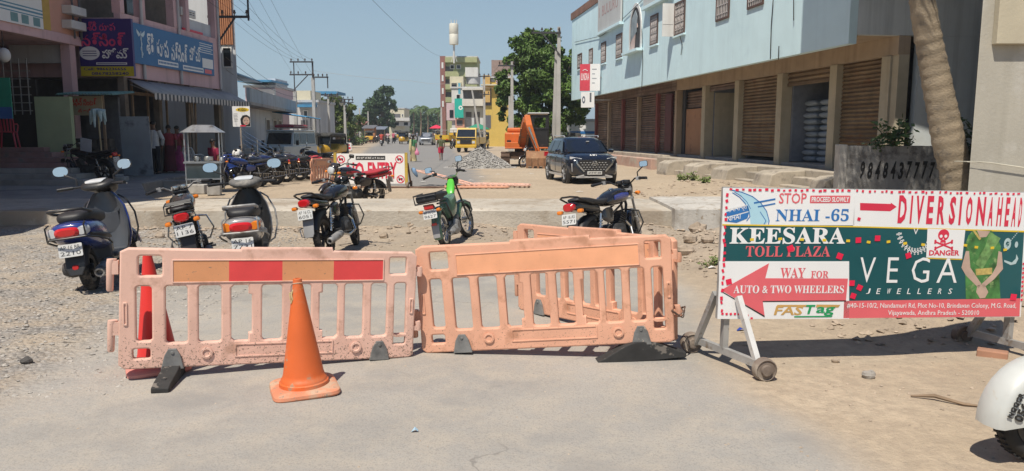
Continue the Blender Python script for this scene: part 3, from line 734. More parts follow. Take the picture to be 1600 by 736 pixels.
    for i in range(21):
        tsq(1142 + i * 9.2 + rs.uniform(-1.5, 1.5), 296 + i * .12 + rs.uniform(-.8, .8), rs.uniform(2, 2.9), rs.uniform(1.4, 2.1), rs.uniform(-.2, .2))
    for i in range(29): tsq(1340 + i * 9 + rs.uniform(-2, 2), 298.5 + i * .16 + rs.uniform(-.8, .8), rs.uniform(1.5, 2.9), rs.uniform(1.2, 2), rs.uniform(-.2, .2))
    for i in range(19): tsq(1134.5 - i * .45 + rs.uniform(-1, 1), 304 + i * 10 + rs.uniform(-2, 2), rs.uniform(1.6, 2.4), rs.uniform(2.2, 3.4), rs.uniform(-.4, .4))
    for i in range(8): tsq(1128 + i * 6.5, 488 + i * 1.0 + rs.uniform(-2, 2), 2, 1.8, rs.uniform(-.4, .4))
    for i in range(9): tsq(1598 - i * .4, 412 + i * 7, 1.8, 2, rs.uniform(-.3, .3))
    for px, py, s_ in ((1138, 440, 5), (1340, 375, 5), (1370, 372, 5), (1311, 400, 5.5), (1418, 399, 5), (1330, 442, 5), (1342, 449, 5), (1332, 462, 5), (1234, 388, 5.5), (1341, 342, 2.8), (1582, 464, 6)): tsq(px, py, s_, s_ * .95, rs.uniform(-.5, .5))
    for px, py in ((1174, 374), (1218, 373), (1252, 374), (1287, 375), (1324, 376), (1356, 378), (1387, 377.5), (1441, 382), (1413, 380), (1507, 383), (1524, 386), (1549, 387), (1569, 390)): tsq(px, py, 3.4, 2.2, rs.uniform(-.15, .15), M_YEL)
    # stand: an A leg with a wheeled foot at each end
    def bone(name, a, b, w, m): q = MB(); q.bar(a, b, w, w * .75, (1, 0, 0)); return q.build(name, m, sgn)
    for x, pk in ((.06, 1), (SW - .05, 1)):
        zt = .52
        for yy, mm in ((-.30, M_GALV), (.34, M_STEEL)):
            bone('stand_leg', (x + (.05 if yy < 0 else -.06), yy * .2 + .02, zt), (x + (.10 if yy < 0 else -.09), yy, .085), .05, mm)
        bone('stand_post', (x, .045, .95), (x, .045, .13), .055, M_STEEL)
        bone('axle_bar', (x + .10, -.33, .11), (x - .09, .37, .11), .05, M_STEEL)
        for yy, xx in ((-.33, x + .125), (.37, x - .115)):
            q = MB(); q.lathe([(.02, -.05), (.035, -.048), (.04, -.03), (.062, -.028), (.07, -.036), (.078, -.028), (.08, 0), (.078, .028), (.04, .03), (.02, .045)], 22, (xx, yy, .082), 'Y')
            q.T = Matrix.Identity(4); q.build('stand_wheel', mat('dusty_wheel', (.16, .125, .10), .8, var=.35, scale=14, stain=((.3, .25, .2), .5, 8)), sgn, smooth=True)
sign()
# ------------------------------------------------------------------ two-wheelers
M_TYRE = mat('tyre_rubber', (.022, .021, .020), .85, var=.35, scale=10, stain=((.16, .135, .105), .53, 5))
M_BLKP = mat('black_plastic', (.018, .018, .019), .45, var=.2, scale=8, stain=((.10, .09, .075), .6, 5))
M_BLKG = mat('black_gloss_paint', (.012, .012, .014), .22, var=.15, coat=.6, stain=((.08, .07, .06), .62, 4))
M_SEAT = mat('black_seat_vinyl', (.020, .020, .022), .55, var=.25, scale=14, stain=((.10, .09, .08), .6, 6))
M_CHR = mat('chrome', (.62, .62, .60), .22, metal=.95, var=.1, stain=((.25, .21, .17), .6, 14))
M_ALU = mat('cast_aluminium', (.34, .335, .325), .62, metal=.5, var=.25, scale=16, stain=((.14, .12, .10), .54, 9))
M_ENG = mat('engine_black', (.05, .05, .05), .6, metal=.3, var=.3, scale=20, stain=((.18, .15, .12), .56, 9))
M_MIR = mat('mirror_glass', (.80, .84, .88), .04, metal=1.0, var=.02)
M_TAILR = mat('red_tail_lens', (.50, .012, .015), .18, var=.1, coat=.6)
M_AMB = mat('amber_lens', (.80, .22, .015), .2, var=.1, coat=.5)
M_LENS = mat('clear_lens', (.55, .57, .58), .08, var=.1, spec=.8, coat=.6)
M_PLATE = mat('plate_white', (.58, .58, .56), .45, var=.1, dirt=((.45, .4, .34), .64, 30))
M_MUD = mat('grey_mudflap', (.30, .30, .30), .5, metal=.3, var=.15)
def paint(n, c, coat=.7): return mat(n, c, .25, var=.12, coat=coat, stain=((c[0] * .6 + .07, c[1] * .6 + .06, c[2] * .6 + .045), .60, 4))

def wheel(par, y, r, w, q0, spokes=0, x=0.0, T=None, hub=.05, disc=False):
    """a wheel: hub and spokes with tyre and rim as its pieces"""
    T = T or Matrix.Identity(4)
    q = MB(); q.T = T; q.lathe([(hub * .5, -w * .55), (hub, -w * .45), (hub, w * .45), (hub * .5, w * .55)], 14, (x, y, r), 'X')
    if spokes == 5:
        for k in range(5):
            a = 2 * PI * k / 5 + .3; q.bar((x, y + math.cos(a) * hub, r + math.sin(a) * hub), (x, y + math.cos(a) * (r - .075), r + math.sin(a) * (r - .075)), w * .38, .030, (1, 0, 0))
    elif spokes:
        for k in range(spokes):
            a = 2 * PI * k / spokes; b = a + (.35 if k % 2 else -.35); sx = w * .3 * (1 if k % 2 else -1)
            q.tube([(x + sx, y + math.cos(b) * hub, r + math.sin(b) * hub), (x, y + math.cos(a) * (r - .07), r + math.sin(a) * (r - .07))], .0028, 4)
    else: q.lathe([(hub, -w * .3), (r - .07, -w * .22), (r - .07, w * .22), (hub, w * .3)], 20, (x, y, r), 'X')
    o = q.build('wheel', q0, par, smooth=True)
    q = MB(); q.T = T; q.torus((x, y, r), (1, 0, 0), r - w * .5, w * .5, 36, 10, sq=.95)
    for k in range(40):
        a = 2 * PI * k / 40; q.box((x, y + math.cos(a) * (r - .002), r + math.sin(a) * (r - .002)), (w * .62, .012, .008), (a - PI / 2, 0, 0))
    q.build('tyre', M_TYRE, o, smooth=True)
    q = MB(); q.T = T; q.lathe([(r - w * .85, -w * .36), (r - w * 1.25, -w * .28), (r - w * 1.25, w * .28), (r - w * .85, w * .36)], 32, (x, y, r), 'X', cap=False); q.build('rim', q0, o, smooth=True)
    return o
def fender(par, name, y, r, rad, w, a0, a1, m, T=None, skirt=.0, n=16):
    q = MB(); q.T = T or Matrix.Identity(4); secs = []
    for i in range(n + 1):
        a = R(a0 + (a1 - a0) * i / n); row = []
        for (dx, dr) in ((-1, -.055 - skirt), (-.97, -.015), (-.7, .012), (0, .022), (.7, .012), (.97, -.015), (1, -.055 - skirt), (.93, -.055 - skirt), (.6, .0), (0, .012), (-.6, .0), (-.93, -.055 - skirt)):
            rr = rad + dr; row.append((dx * w, y + math.cos(a) * rr, r + math.sin(a) * rr))
        secs.append(row)
    q.loft(secs); return q.build(name, m, par, smooth=True, ang=60)
def plate(par, y, z, txt, w=.20, h=.13, tilt=-12, T=None, x=0):
    M = (T or Matrix.Identity(4)) @ Matrix.Translation((x, y, z)) @ Matrix.Rotation(R(tilt), 4, 'X')
    q = MB(); q.T = M; q.prism(rrect(-w / 2, -h / 2, w / 2, h / 2, .012), -.004, .004); o = q.build('number_plate', M_PLATE, par)
    q = MB(); q.T = M
    for i, s in enumerate(txt): q.text(s, -w * .42, h * (.08 - .44 * i), w * .84, h * .30, -.0050, .0006, 0, -.004)
    q.build('plate_lettering', M_BLK, o)
def mirror(par, side, base, head, T, shape='round', stem=None, rx=.05, rz=.038, face=(0, -1, .1)):
    q = MB(); q.T = T; b = V(base); h = V(head); q.tube([b, b + V((0, 0, (h - b).z * .4)), b.lerp(h, .75), h + V((0, .012, -.02))], .009, 6)
    f = V(face).normalized(); rot = f.to_track_quat('-Y', 'Z').to_matrix().to_4x4(); Mx = Matrix.Translation(h) @ rot
    q.T = T @ Mx; q.sloft([(.0, 0, 0, rx * 1.07, rz * 1.09), (.014, 0, 0, rx * 1.0, rz * 1.0), (.034, 0, 0, rx * .5, rz * .5)], 20, 2.4 if shape == 'round' else 4.5)
    o = q.build('mirror', M_BLKP, par, smooth=True)
    q = MB(); q.T = T @ Mx; q.sloft([(-.004, 0, 0, rx * .96, rz * .97), (.003, 0, 0, rx, rz)], 20, 2.4 if shape == 'round' else 4.5); q.build('mirror_glass', M_MIR, o)
def steerM(y, a): return Matrix.Translation((0, y, 0)) @ Matrix.Rotation(a, 4, 'Z') @ Matrix.Translation((0, -y, 0))
def indicator(par, x, y, z, T=None, dx=.04):
    q = MB(); q.T = T or Matrix.Identity(4); q.tube([(x - dx * (1 if x > 0 else -1), y + .01, z), (x, y, z)], .008, 6); o = q.build('indicator', M_BLKP, par)
    q = MB(); q.T = T or Matrix.Identity(4); q.sloft([(y - .034, x, z, .018, .015), (y - .028, x, z, .034, .024), (y + .012, x, z, .036, .026), (y + .04, x, z, .014, .012)], 12, 2.6); q.build('indicator_lens', M_AMB, o, smooth=True)

def motorcycle(label, loc, rz, lean=-.13, tank=(.012, .012, .014), seat=None, tail=None, steer=.0, txt=('AP 16', '2253'), mirrors=(1, 1), rack=False, spokes=5, halo=False, helmet=None, group='parked two-wheelers', cat='motorcycle', guard=True, stripe=None, mflap=True, loz=0.0):
    t = thing('motorcycle', label, cat, (loc[0], loc[1], gz(loc[1]) + loz), rz, group, lean)
    tp = paint('tank_paint_%02d%02d%02d' % tuple(int(c * 99) for c in tank), tank); tl = paint('tank_paint_%02d%02d%02d' % tuple(int(c * 99) for c in (tail or tank)), tail or tank)
    rim = M_BLKP if spokes == 5 else M_CHR
    T = steerM(1.02, steer)
    wheel(t, 0, .305, .095, rim, spokes); wheel(t, 1.28, .300, .085, rim, spokes, T=T)
    q = MB()
    for s in (-1, 1):
        q.tube([(s * .09, 0, .305), (s * .10, .22, .33), (s * .08, .42, .36)], .016, 8)
        q.tube([(s * .08, .42, .36), (s * .09, .40, .60), (s * .11, .1, .70), (s * .10, -.22, .74)], .013, 8)
        q.tube([(s * .09, .42, .62), (s * .06, .8, .74), (0, 1.0, .86)], .014, 8)
    q.tube([(0, .98, .90), (0, 1.03, .72), (0, .92, .45), (0, .80, .27)], .020, 8); q.tube([(-.1, .40, .27), (-.1, .78, .25), (.1, .78, .25), (.1, .40, .27)], .014, 6)
    q.build('frame', M_BLKP, t, smooth=True)
    for s in (-1, 1):
        q = MB(); q.tube([(s * .11, .02, .36), (s * .125, .10, .66)], .014, 8)
        q.tube([(s * (.11 + .015 * k / 40) + .030 * math.cos(k * .9), .025 + .07 * k / 40, .38 + .22 * k / 40 + .0 * math.sin(k * .9)) if False else (s * (.113 + .012 * k / 40) + .026 * math.cos(k * .95), .035 + .055 * k / 40 + .026 * math.sin(k * .95), .40 + .2 * k / 40) for k in range(41)], .006, 5)
        q.build('shock_absorber', M_CHR, t, smooth=True)
    q = MB(); q.sloft([(-.13, .56, .37, .15, .10), (-.11, .56, .37, .18, .13), (.11, .56, .37, .18, .13), (.13, .56, .37, .15, .10)], 16, 3.2, 'X')
    q.sloft([(-.16, .50, .36, .07, .07), (-.13, .50, .36, .10, .10)], 14, 2.2, 'X'); q.sloft([(.13, .56, .36, .12, .09), (.17, .56, .36, .08, .06)], 14, 2.4, 'X')
    for k in range(7): q.box((0, .72 + .012 * k, .46 + .028 * k), (.18 - .006 * abs(k - 3), .16, .012), (R(-20), 0, 0))
    q.box((0, .75, .54), (.13, .12, .2), (R(-20), 0, 0)); q.build('engine', M_ENG, t, smooth=True, bevel=.004)
    q = MB(); q.tube([(.05, .86, .50), (.08, .93, .42), (.12, .88, .28), (.15, .55, .24), (.16, .30, .28), (.165, .18, .31)], .019, 8); q.build('exhaust_pipe', M_CHR, t, smooth=True)
    q = MB(); q.lathe([(.030, 0), (.048, .03), (.052, .10), (.050, .42), (.036, .46), (.026, .46), (.022, .40)], 18)
    MM = Matrix.Translation((.165, .22, .30)) @ Matrix.Rotation(R(97), 4, 'X'); q.v = [tuple(MM @ V(p)) for p in q.v]; q.build('muffler', M_ALU, t, smooth=True)
    q = MB(); q.sloft([(.36, 0, .79, .075, .03), (.42, 0, .80, .11, .07), (.56, 0, .83, .135, .10), (.76, 0, .85, .155, .115), (.90, 0, .85, .135, .095), (.99, 0, .86, .07, .05)], 20, 2.5); o = q.build('fuel_tank', tp, t, smooth=True, sub=1)
    q = MB(); q.lathe([(.035, 0), (.033, .014), (.01, .018)], 14, (0, .66, .945)); q.build('fuel_cap', M_CHR, o, smooth=True)
    if stripe:
        q = MB()
        for s in (-1, 1): q.sloft([(.50, s * .131, .83, .008, .03), (.66, s * .150, .845, .010, .04), (.84, s * .148, .85, .010, .028)], 8, 2.5)
        q.build('tank_stripe', paint('stripe_%02d%02d%02d' % tuple(int(c * 99) for c in stripe), stripe), o, smooth=True)
    q = MB(); q.sloft([(-.33, 0, .865, .07, .016), (-.28, 0, .87, .105, .034), (-.05, 0, .84, .125, .045), (.12, 0, .805, .125, .040), (.30, 0, .80, .105, .036), (.43, 0, .825, .075, .028), (.47, 0, .835, .05, .015)], 16, 3); q.build('seat', seat or M_SEAT, t, smooth=True, sub=1)
    q = MB()
    for s in (-1, 1): q.sloft([(.14, s * .105, .63, .018, .05), (.24, s * .122, .63, .022, .10), (.40, s * .118, .62, .020, .11), (.48, s * .09, .64, .012, .06)], 12, 2.6)
    q.build('side_panel', tp, t, smooth=True, sub=1)
    q = MB(); q.sloft([(-.42, 0, .80, .055, .03), (-.38, 0, .80, .085, .055), (-.2, 0, .775, .115, .06), (.05, 0, .735, .13, .06), (.2, 0, .72, .11, .055)], 16, 2.7); q.build('tail_panel', tl, t, smooth=True, sub=1)
    q = MB(); q.sloft([(-.455, 0, .785, .055, .035), (-.435, 0, .785, .078, .052), (-.385, 0, .79, .075, .05)], 16, 2.6); q.build('tail_light', M_TAILR, t, smooth=True)
    q = MB(); q.tube([(-.115, -.02, .80), (-.135, -.22, .84), (-.12, -.40, .90), (-.06, -.46, .915), (.06, -.46, .915), (.12, -.40, .90), (.135, -.22, .84), (.115, -.02, .80)], .012, 8)
    if rack:
        for k in range(4): q.tube([(-.13, -.10 - .10 * k, .93), (.13, -.10 - .10 * k, .93)], .007, 6)
        q.tube([(-.14, .0, .93), (-.14, -.46, .93), (.14, -.46, .93), (.14, 0, .93)], .009, 6); q.tube([(-.14, -.46, .93), (-.15, -.5, .84), (.15, -.5, .84), (.14, -.46, .93)], .008, 6)
    q.build('grab_rail', M_BLKP, t, smooth=True)
    fender(t, 'rear_fender', 0, .305, .345, .072, 75, 160, M_BLKP)
    q = MB(); q.T = Matrix.Translation((0, -.415, .50)) @ Matrix.Rotation(R(-14), 4, 'X'); q.prism([(-.075, .14), (.075, .14), (.068, -.12), (.05, -.16), (-.05, -.16), (-.068, -.12)], -.012, .004); q.build('mudflap', M_MUD if mflap else M_BLKP, t, bevel=.005)
    plate(t, -.455, .645, txt)
    for s in (-1, 1): indicator(t, s * .145, -.40, .735)
    # front end
    q = MB(); q.T = T
    for s in (-1, 1):
        q.tube([(s * .085, 1.28, .30), (s * .085, 1.18, .54)], .024, 10); q.tube([(s * .085, 1.18, .54), (s * .085, 1.02, .95)], .016, 10)
    q.box((0, 1.035, .92), (.21, .06, .03)); q.box((0, 1.075, .80), (.21, .06, .03)); q.build('front_fork', M_ALU, t, smooth=True)
    fender(t, 'front_fender', 1.28, .30, .335, .062, 38, 165, tp, T=T)
    q = MB(); q.T = T; q.tube([(-.36, .80, 1.035), (-.30, .86, 1.045), (-.18, .97, 1.05), (-.07, 1.03, .975), (.07, 1.03, .975), (.18, .97, 1.05), (.30, .86, 1.045), (.36, .80, 1.035)], .011, 8); hb = q.build('handlebar', M_ALU if rack else M_BLKP, t, smooth=True)
    for s in (-1, 1):
        q = MB(); q.T = T; q.tube([(s * .375, .783, 1.032), (s * .27, .89, 1.045)], .019, 10); q.build('grip', M_BLKP, hb, smooth=True)
        q = MB(); q.T = T; q.tube([(s * .25, .93, 1.045), (s * .31, .92, 1.03), (s * .38, .84, 1.015)], .006, 6); q.box((s * .235, .93, 1.045), (.05, .06, .05)); q.build('lever', M_ALU, hb)
        if mirrors[(s + 1) // 2]: mirror(t, s, (s * .235, .925, 1.06), (s * .33, .93, 1.225), T, 'sq', rx=.055, rz=.037, face=(-s * .12, -1, .06))
    q = MB(); q.T = T; q.sloft([(1.02, 0, .99, .075, .055), (1.08, 0, .97, .105, .10), (1.16, 0, .93, .10, .10), (1.21, 0, .90, .07, .075)], 16, 2.5); hl = q.build('headlight', M_BLKP if rack else tp, t, smooth=True, sub=1)
    q = MB(); q.T = T; q.sloft([(1.185, 0, .905, .085, .078), (1.215, 0, .90, .075, .07), (1.23, 0, .90, .03, .03)], 16, 2.4); q.build('headlight_lens', M_LENS, hl, smooth=True)
    q = MB(); q.T = T
    for s in ((-1, 1) if not rack else (-.9, .9)): q.lathe([(.045, 0), (.05, .02), (.045, .045), (.01, .05)], 14, (s * .055, 1.02, 1.0))
    q.build('instrument_cluster', M_CHR if rack else M_BLKP, t, smooth=True)
    for s in (-1, 1): indicator(t, s * .16, 1.13, .86, T=T, dx=.06)
    if guard:
        q = MB(); q.tube([(0, .90, .32), (-.20, .92, .34), (-.27, .93, .46), (-.22, .94, .62), (0, .97, .66), (.22, .94, .62), (.27, .93, .46), (.20, .92, .34), (0, .90, .32)], .011, 8); q.build('crash_guard', M_CHR if rack else M_BLKP, t, smooth=True)
    q = MB(); q.tube([(-.10, .45, .26), (-.20, .50, .12), (-.235, .51, .02)], .011, 6); q.box((-.24, .51, .012), (.06, .04, .012)); q.build('side_stand', M_ALU, t)
    q = MB()
    for s in (-1, 1): q.tube([(s * .10, .40, .30), (s * .25, .40, .30)], .014, 8); q.tube([(s * .10, .10, .36), (s * .23, .09, .37)], .012, 8)
    q.build('foot_peg', M_BLKP, t)
    q = MB(); q.tube([(-.12, .25, .48), (-.19, .1, .48), (-.19, -.28, .46), (-.17, -.30, .36), (-.17, .05, .30), (-.12, .2, .34)], .007, 6)
    for k in range(4): q.tube([(-.19, .02 - .08 * k, .475), (-.17, .02 - .08 * k, .315)], .004, 5)
    q.build('sari_guard', M_CHR, t)
    return t

def scooter(label, loc, rz, lean, body, txt=('AP 16', '4417'), steer=.0, chrome_guard=False, mirrors=(1, 1), fender_m=None, fender_txt=None, light='big', group='parked two-wheelers', inner=None, loz=0.0):
    t = thing('scooter', label, 'scooter', (loc[0], loc[1], gz(loc[1]) + loz), rz, group, lean); t.scale = (1.12, 1.03, 1.03)
    bp = paint('scooter_paint_%02d%02d%02d' % tuple(int(c * 99) for c in body), body)
    T = steerM(1.10, steer); gm = M_ALU if chrome_guard else M_BLKP; inn = inner or M_BLKP
    wheel(t, 0, .225, .095, M_BLKP, 5); wheel(t, 1.24, .225, .09, M_BLKP, 5, T=T)
    q = MB(); q.sloft([(-.40, 0, .67, .10, .05), (-.36, 0, .66, .155, .085), (-.20, 0, .62, .185, .135), (.05, 0, .585, .195, .165), (.28, 0, .55, .175, .165), (.42, 0, .49, .14, .13), (.52, 0, .42, .10, .07)], 20, 2.7); b = q.build('rear_body', bp, t, smooth=True, sub=1)
    q = MB()
    for s in (-1, 1): q.sloft([(-.30, s * .172, .60, .012, .02), (-.10, s * .197, .565, .012, .03), (.15, s * .196, .53, .012, .028), (.32, s * .165, .50, .012, .016)], 10, 2.4)
    q.build('side_trim', M_BLKP if not chrome_guard else M_ALU, b, smooth=True)
    q = MB(); q.sloft([(-.27, 0, .765, .08, .03), (-.22, 0, .78, .13, .06), (.05, 0, .775, .16, .075), (.20, 0, .75, .16, .075), (.38, 0, .735, .145, .075), (.52, 0, .72, .11, .065), (.57, 0, .70, .06, .04)], 18, 3); q.build('seat', M_SEAT, t, smooth=True, sub=1)
    q = MB(); q.box((0, .70, .285), (.34, .52, .05)); q.box((0, .45, .34), (.26, .10, .16)); q.box((0, .68, .24), (.24, .50, .06)); q.build('floorboard', inn, t, bevel=.015)
    # leg shield
    def shield(z, cy, hw, d): return [(-hw, cy - .075 - d, z), (-hw * .98, cy - .045, z), (-hw * .7, cy + .012, z), (0, cy + .045, z), (hw * .7, cy + .012, z), (hw * .98, cy - .045, z), (hw, cy - .075 - d, z), (hw * .93, cy - .085 - d, z), (hw * .65, cy - .035, z), (0, cy - .015, z), (-hw * .65, cy - .035, z), (-hw * .93, cy - .085 - d, z)]
    ss = ((.25, .97, .13, .0), (.32, .985, .19, .0), (.45, 1.00, .225, .02), (.62, 1.02, .225, .02), (.78, 1.045, .195, .01), (.90, 1.065, .13, .0), (.95, 1.075, .09, .0))
    q = MB(); q.loft([shield(*s) for s in ss]); q.build('leg_shield', bp, t, smooth=True, ang=50)
    q = MB(); q.loft([[(x * .95, y - .032, z) for x, y, z in shield(*s)] for s in ss]); 
    q.box((0, .985, .60), (.24, .07, .22)); q.lathe([(.02, 0), (.02, .012)], 12, (.12, .945, .74), 'Y'); q.build('inner_panel', inn, t, smooth=True, ang=50)
    fm = fender_m or bp
    fender(t, 'front_fender', 1.24, .225, .285, .082, 12 if not fender_txt else -4, 168, fm, T=T, skirt=.10 if fender_txt else 0)
    q = MB(); q.T = T
    for s in (-1, 1): q.tube([(s * .075, 1.24, .225), (s * .075, 1.14, .50)], .018, 8)
    q.tube([(0, 1.14, .46), (0, 1.05, .98)], .026, 10); q.build('front_fork', M_BLKP, t, smooth=True)
    # handlebar cover, instruments, head lamp
    q = MB(); q.T = T; q.sloft([(.86, 0, 1.01, .07, .025), (.91, 0, 1.03, .155, .05), (1.0, 0, 1.045, .19, .062), (1.10, 0, 1.02, .165, .085), (1.17, 0, .985, .11, .075), (1.20, 0, .97, .06, .04)], 18, 2.6); hc = q.build('handlebar_cover', M_BLKP if not chrome_guard else mat('dusty_grey_plastic', (.13, .125, .118), .7, var=.25, scale=9, stain=((.26, .24, .21), .52, 5)), t, smooth=True, sub=1)
    q = MB(); q.T = T; q.sloft([(.905, 0, 1.075, .085, .006), (.93, 0, 1.092, .10, .012), (1.02, 0, 1.107, .085, .008)], 14, 3); q.build('instrument_glass', M_LENS, hc, smooth=True)
    q = MB(); q.T = T; q.sloft([(1.165, 0, .985, .09, .055), (1.195, 0, .975, .08, .05), (1.215, 0, .97, .04, .02)], 14, 2.6); q.build('headlight_lens', M_LENS, hc, smooth=True)
    q = MB(); q.T = T; q.tube([(-.34, .86, 1.04), (-.16, .97, 1.04), (.16, .97, 1.04), (.34, .86, 1.04)], .012, 8); hb = q.build('handlebar', M_BLKP, t)
    for s in (-1, 1):
        q = MB(); q.T = T; q.tube([(s * .36, .848, 1.038), (s * .23, .925, 1.04)], .019, 10); q.build('grip', M_BLKP, hb, smooth=True)
        q = MB(); q.T = T; q.tube([(s * .21, .975, 1.035), (s * .28, .955, 1.03), (s * .36, .895, 1.02)], .006, 6); q.build('lever', M_ALU, hb)
        if mirrors[(s + 1) // 2]: mirror(t, s, (s * .20, .96, 1.06), (s * .34, .95, 1.24), T, 'round', rx=.078, rz=.056, face=(-s * .15, -1, .08))
    # tail
    q = MB(); q.sloft([(-.425, 0, .65, .075, .03), (-.40, 0, .65, .105, .05), (-.36, 0, .655, .11, .05)], 18, 3); tlm = q.build('tail_light', M_TAILR, t, smooth=True)
    for s in (-1, 1):
        q = MB(); q.sloft([(-.40, s * .12, .655, .030, .040), (-.375, s * .135, .655, .038, .048), (-.33, s * .15, .66, .03, .04)], 12, 2.6); q.build('indicator_lens', M_LENS if not chrome_guard else M_AMB, tlm, smooth=True)
    q = MB(); q.tube([(-.12, .05, .80), (-.155, -.16, .83), (-.14, -.32, .865), (-.06, -.385, .87), (.06, -.385, .87), (.14, -.32, .865), (.155, -.16, .83), (.12, .05, .80)], .015, 8); q.build('grab_rail', M_ALU if chrome_guard else M_BLKP, t, smooth=True)
    q = MB(); q.tube([(-.20, .20, .44), (-.225, .0, .50), (-.215, -.25, .56), (-.16, -.43, .60), (0, -.46, .60), (.16, -.43, .60), (.215, -.25, .56), (.225, 0, .50), (.20, .20, .44)], .010, 8)
    q.tube([(-.16, -.43, .60), (-.16, -.43, .72), (-.15, -.35, .74)], .008, 6); q.tube([(.16, -.43, .60), (.16, -.43, .72), (.15, -.35, .74)], .008, 6); q.build('rear_guard', gm, t, smooth=True)
    q = MB()
    for s in (-1, 1): q.tube([(s * .12, .92, .26), (s * .235, .96, .34), (s * .275, 1.0, .50), (s * .265, 1.03, .68), (s * .20, 1.06, .84), (s * .12, 1.09, .90)], .010, 8)
    q.build('front_guard', gm, t, smooth=True)
    fender(t, 'rear_fender', 0, .225, .275, .075, 60, 165, M_BLKP)
    q = MB(); q.T = Matrix.Translation((0, -.335, .36)) @ Matrix.Rotation(R(-16), 4, 'X'); q.prism([(-.085, .17), (.085, .17), (.08, -.08), (.05, -.15), (-.05, -.15), (-.08, -.08)], -.014, .006); fl = q.build('mudflap', M_BLKP if not chrome_guard else M_ALU, t, bevel=.006)
    q = MB(); q.sloft([(-.375, 0, .295, .025, .02), (-.365, 0, .295, .03, .026)], 10, 3); q.build('reflector', M_TAILR, fl)
    plate(t, -.40, .475, txt)
    q = MB(); q.lathe([(.035, 0), (.055, .03), (.060, .10), (.058, .34), (.045, .40), (.03, .40), (.026, .34)], 18); MM = Matrix.Translation((.15, .16, .25)) @ Matrix.Rotation(R(98), 4, 'X'); q.v = [tuple(MM @ V(p)) for p in q.v]; q.build('muffler', M_ALU, t, smooth=True)
    q = MB(); q.sloft([(-.20, .10, .25, .20, .07), (-.13, .10, .25, .26, .10), (-.06, .10, .25, .22, .09)], 14, 3, 'X'); q.build('engine', M_ENG, t, smooth=True)
    q = MB(); q.tube([(-.10, .40, .22), (-.19, .43, .10), (-.215, .44, .01)], .010, 6); q.build('side_stand', M_ALU, t)
    if fender_txt:
        for s in (-1, 1): q = MB(); q.T = T; q.tube([(s * .084, 1.24 + math.cos(R(a)) * .132, .225 + math.sin(R(a)) * .132) for a in range(-4, 169, 8)], .011, 6); q.build('mudguard_trim', M_BLKP, t)
    if fender_txt:                                                # plate characters painted on the mudguard's flank
        q = MB()
        for a0, s, hh, rr in fender_txt:
            q.T = T @ Matrix.Translation((-.0815, 1.24, .225)) @ Matrix.Rotation(-PI / 2, 4, 'Z') @ Matrix.Rotation(R(a0 - 90), 4, 'Y') @ Matrix.Translation((0, 0, rr - .02))
            q.text(s, -.065, -hh / 2, .13, hh, -.004, .002, 0, .02)
        q.build('painted_number', M_BLK, t)
    return t

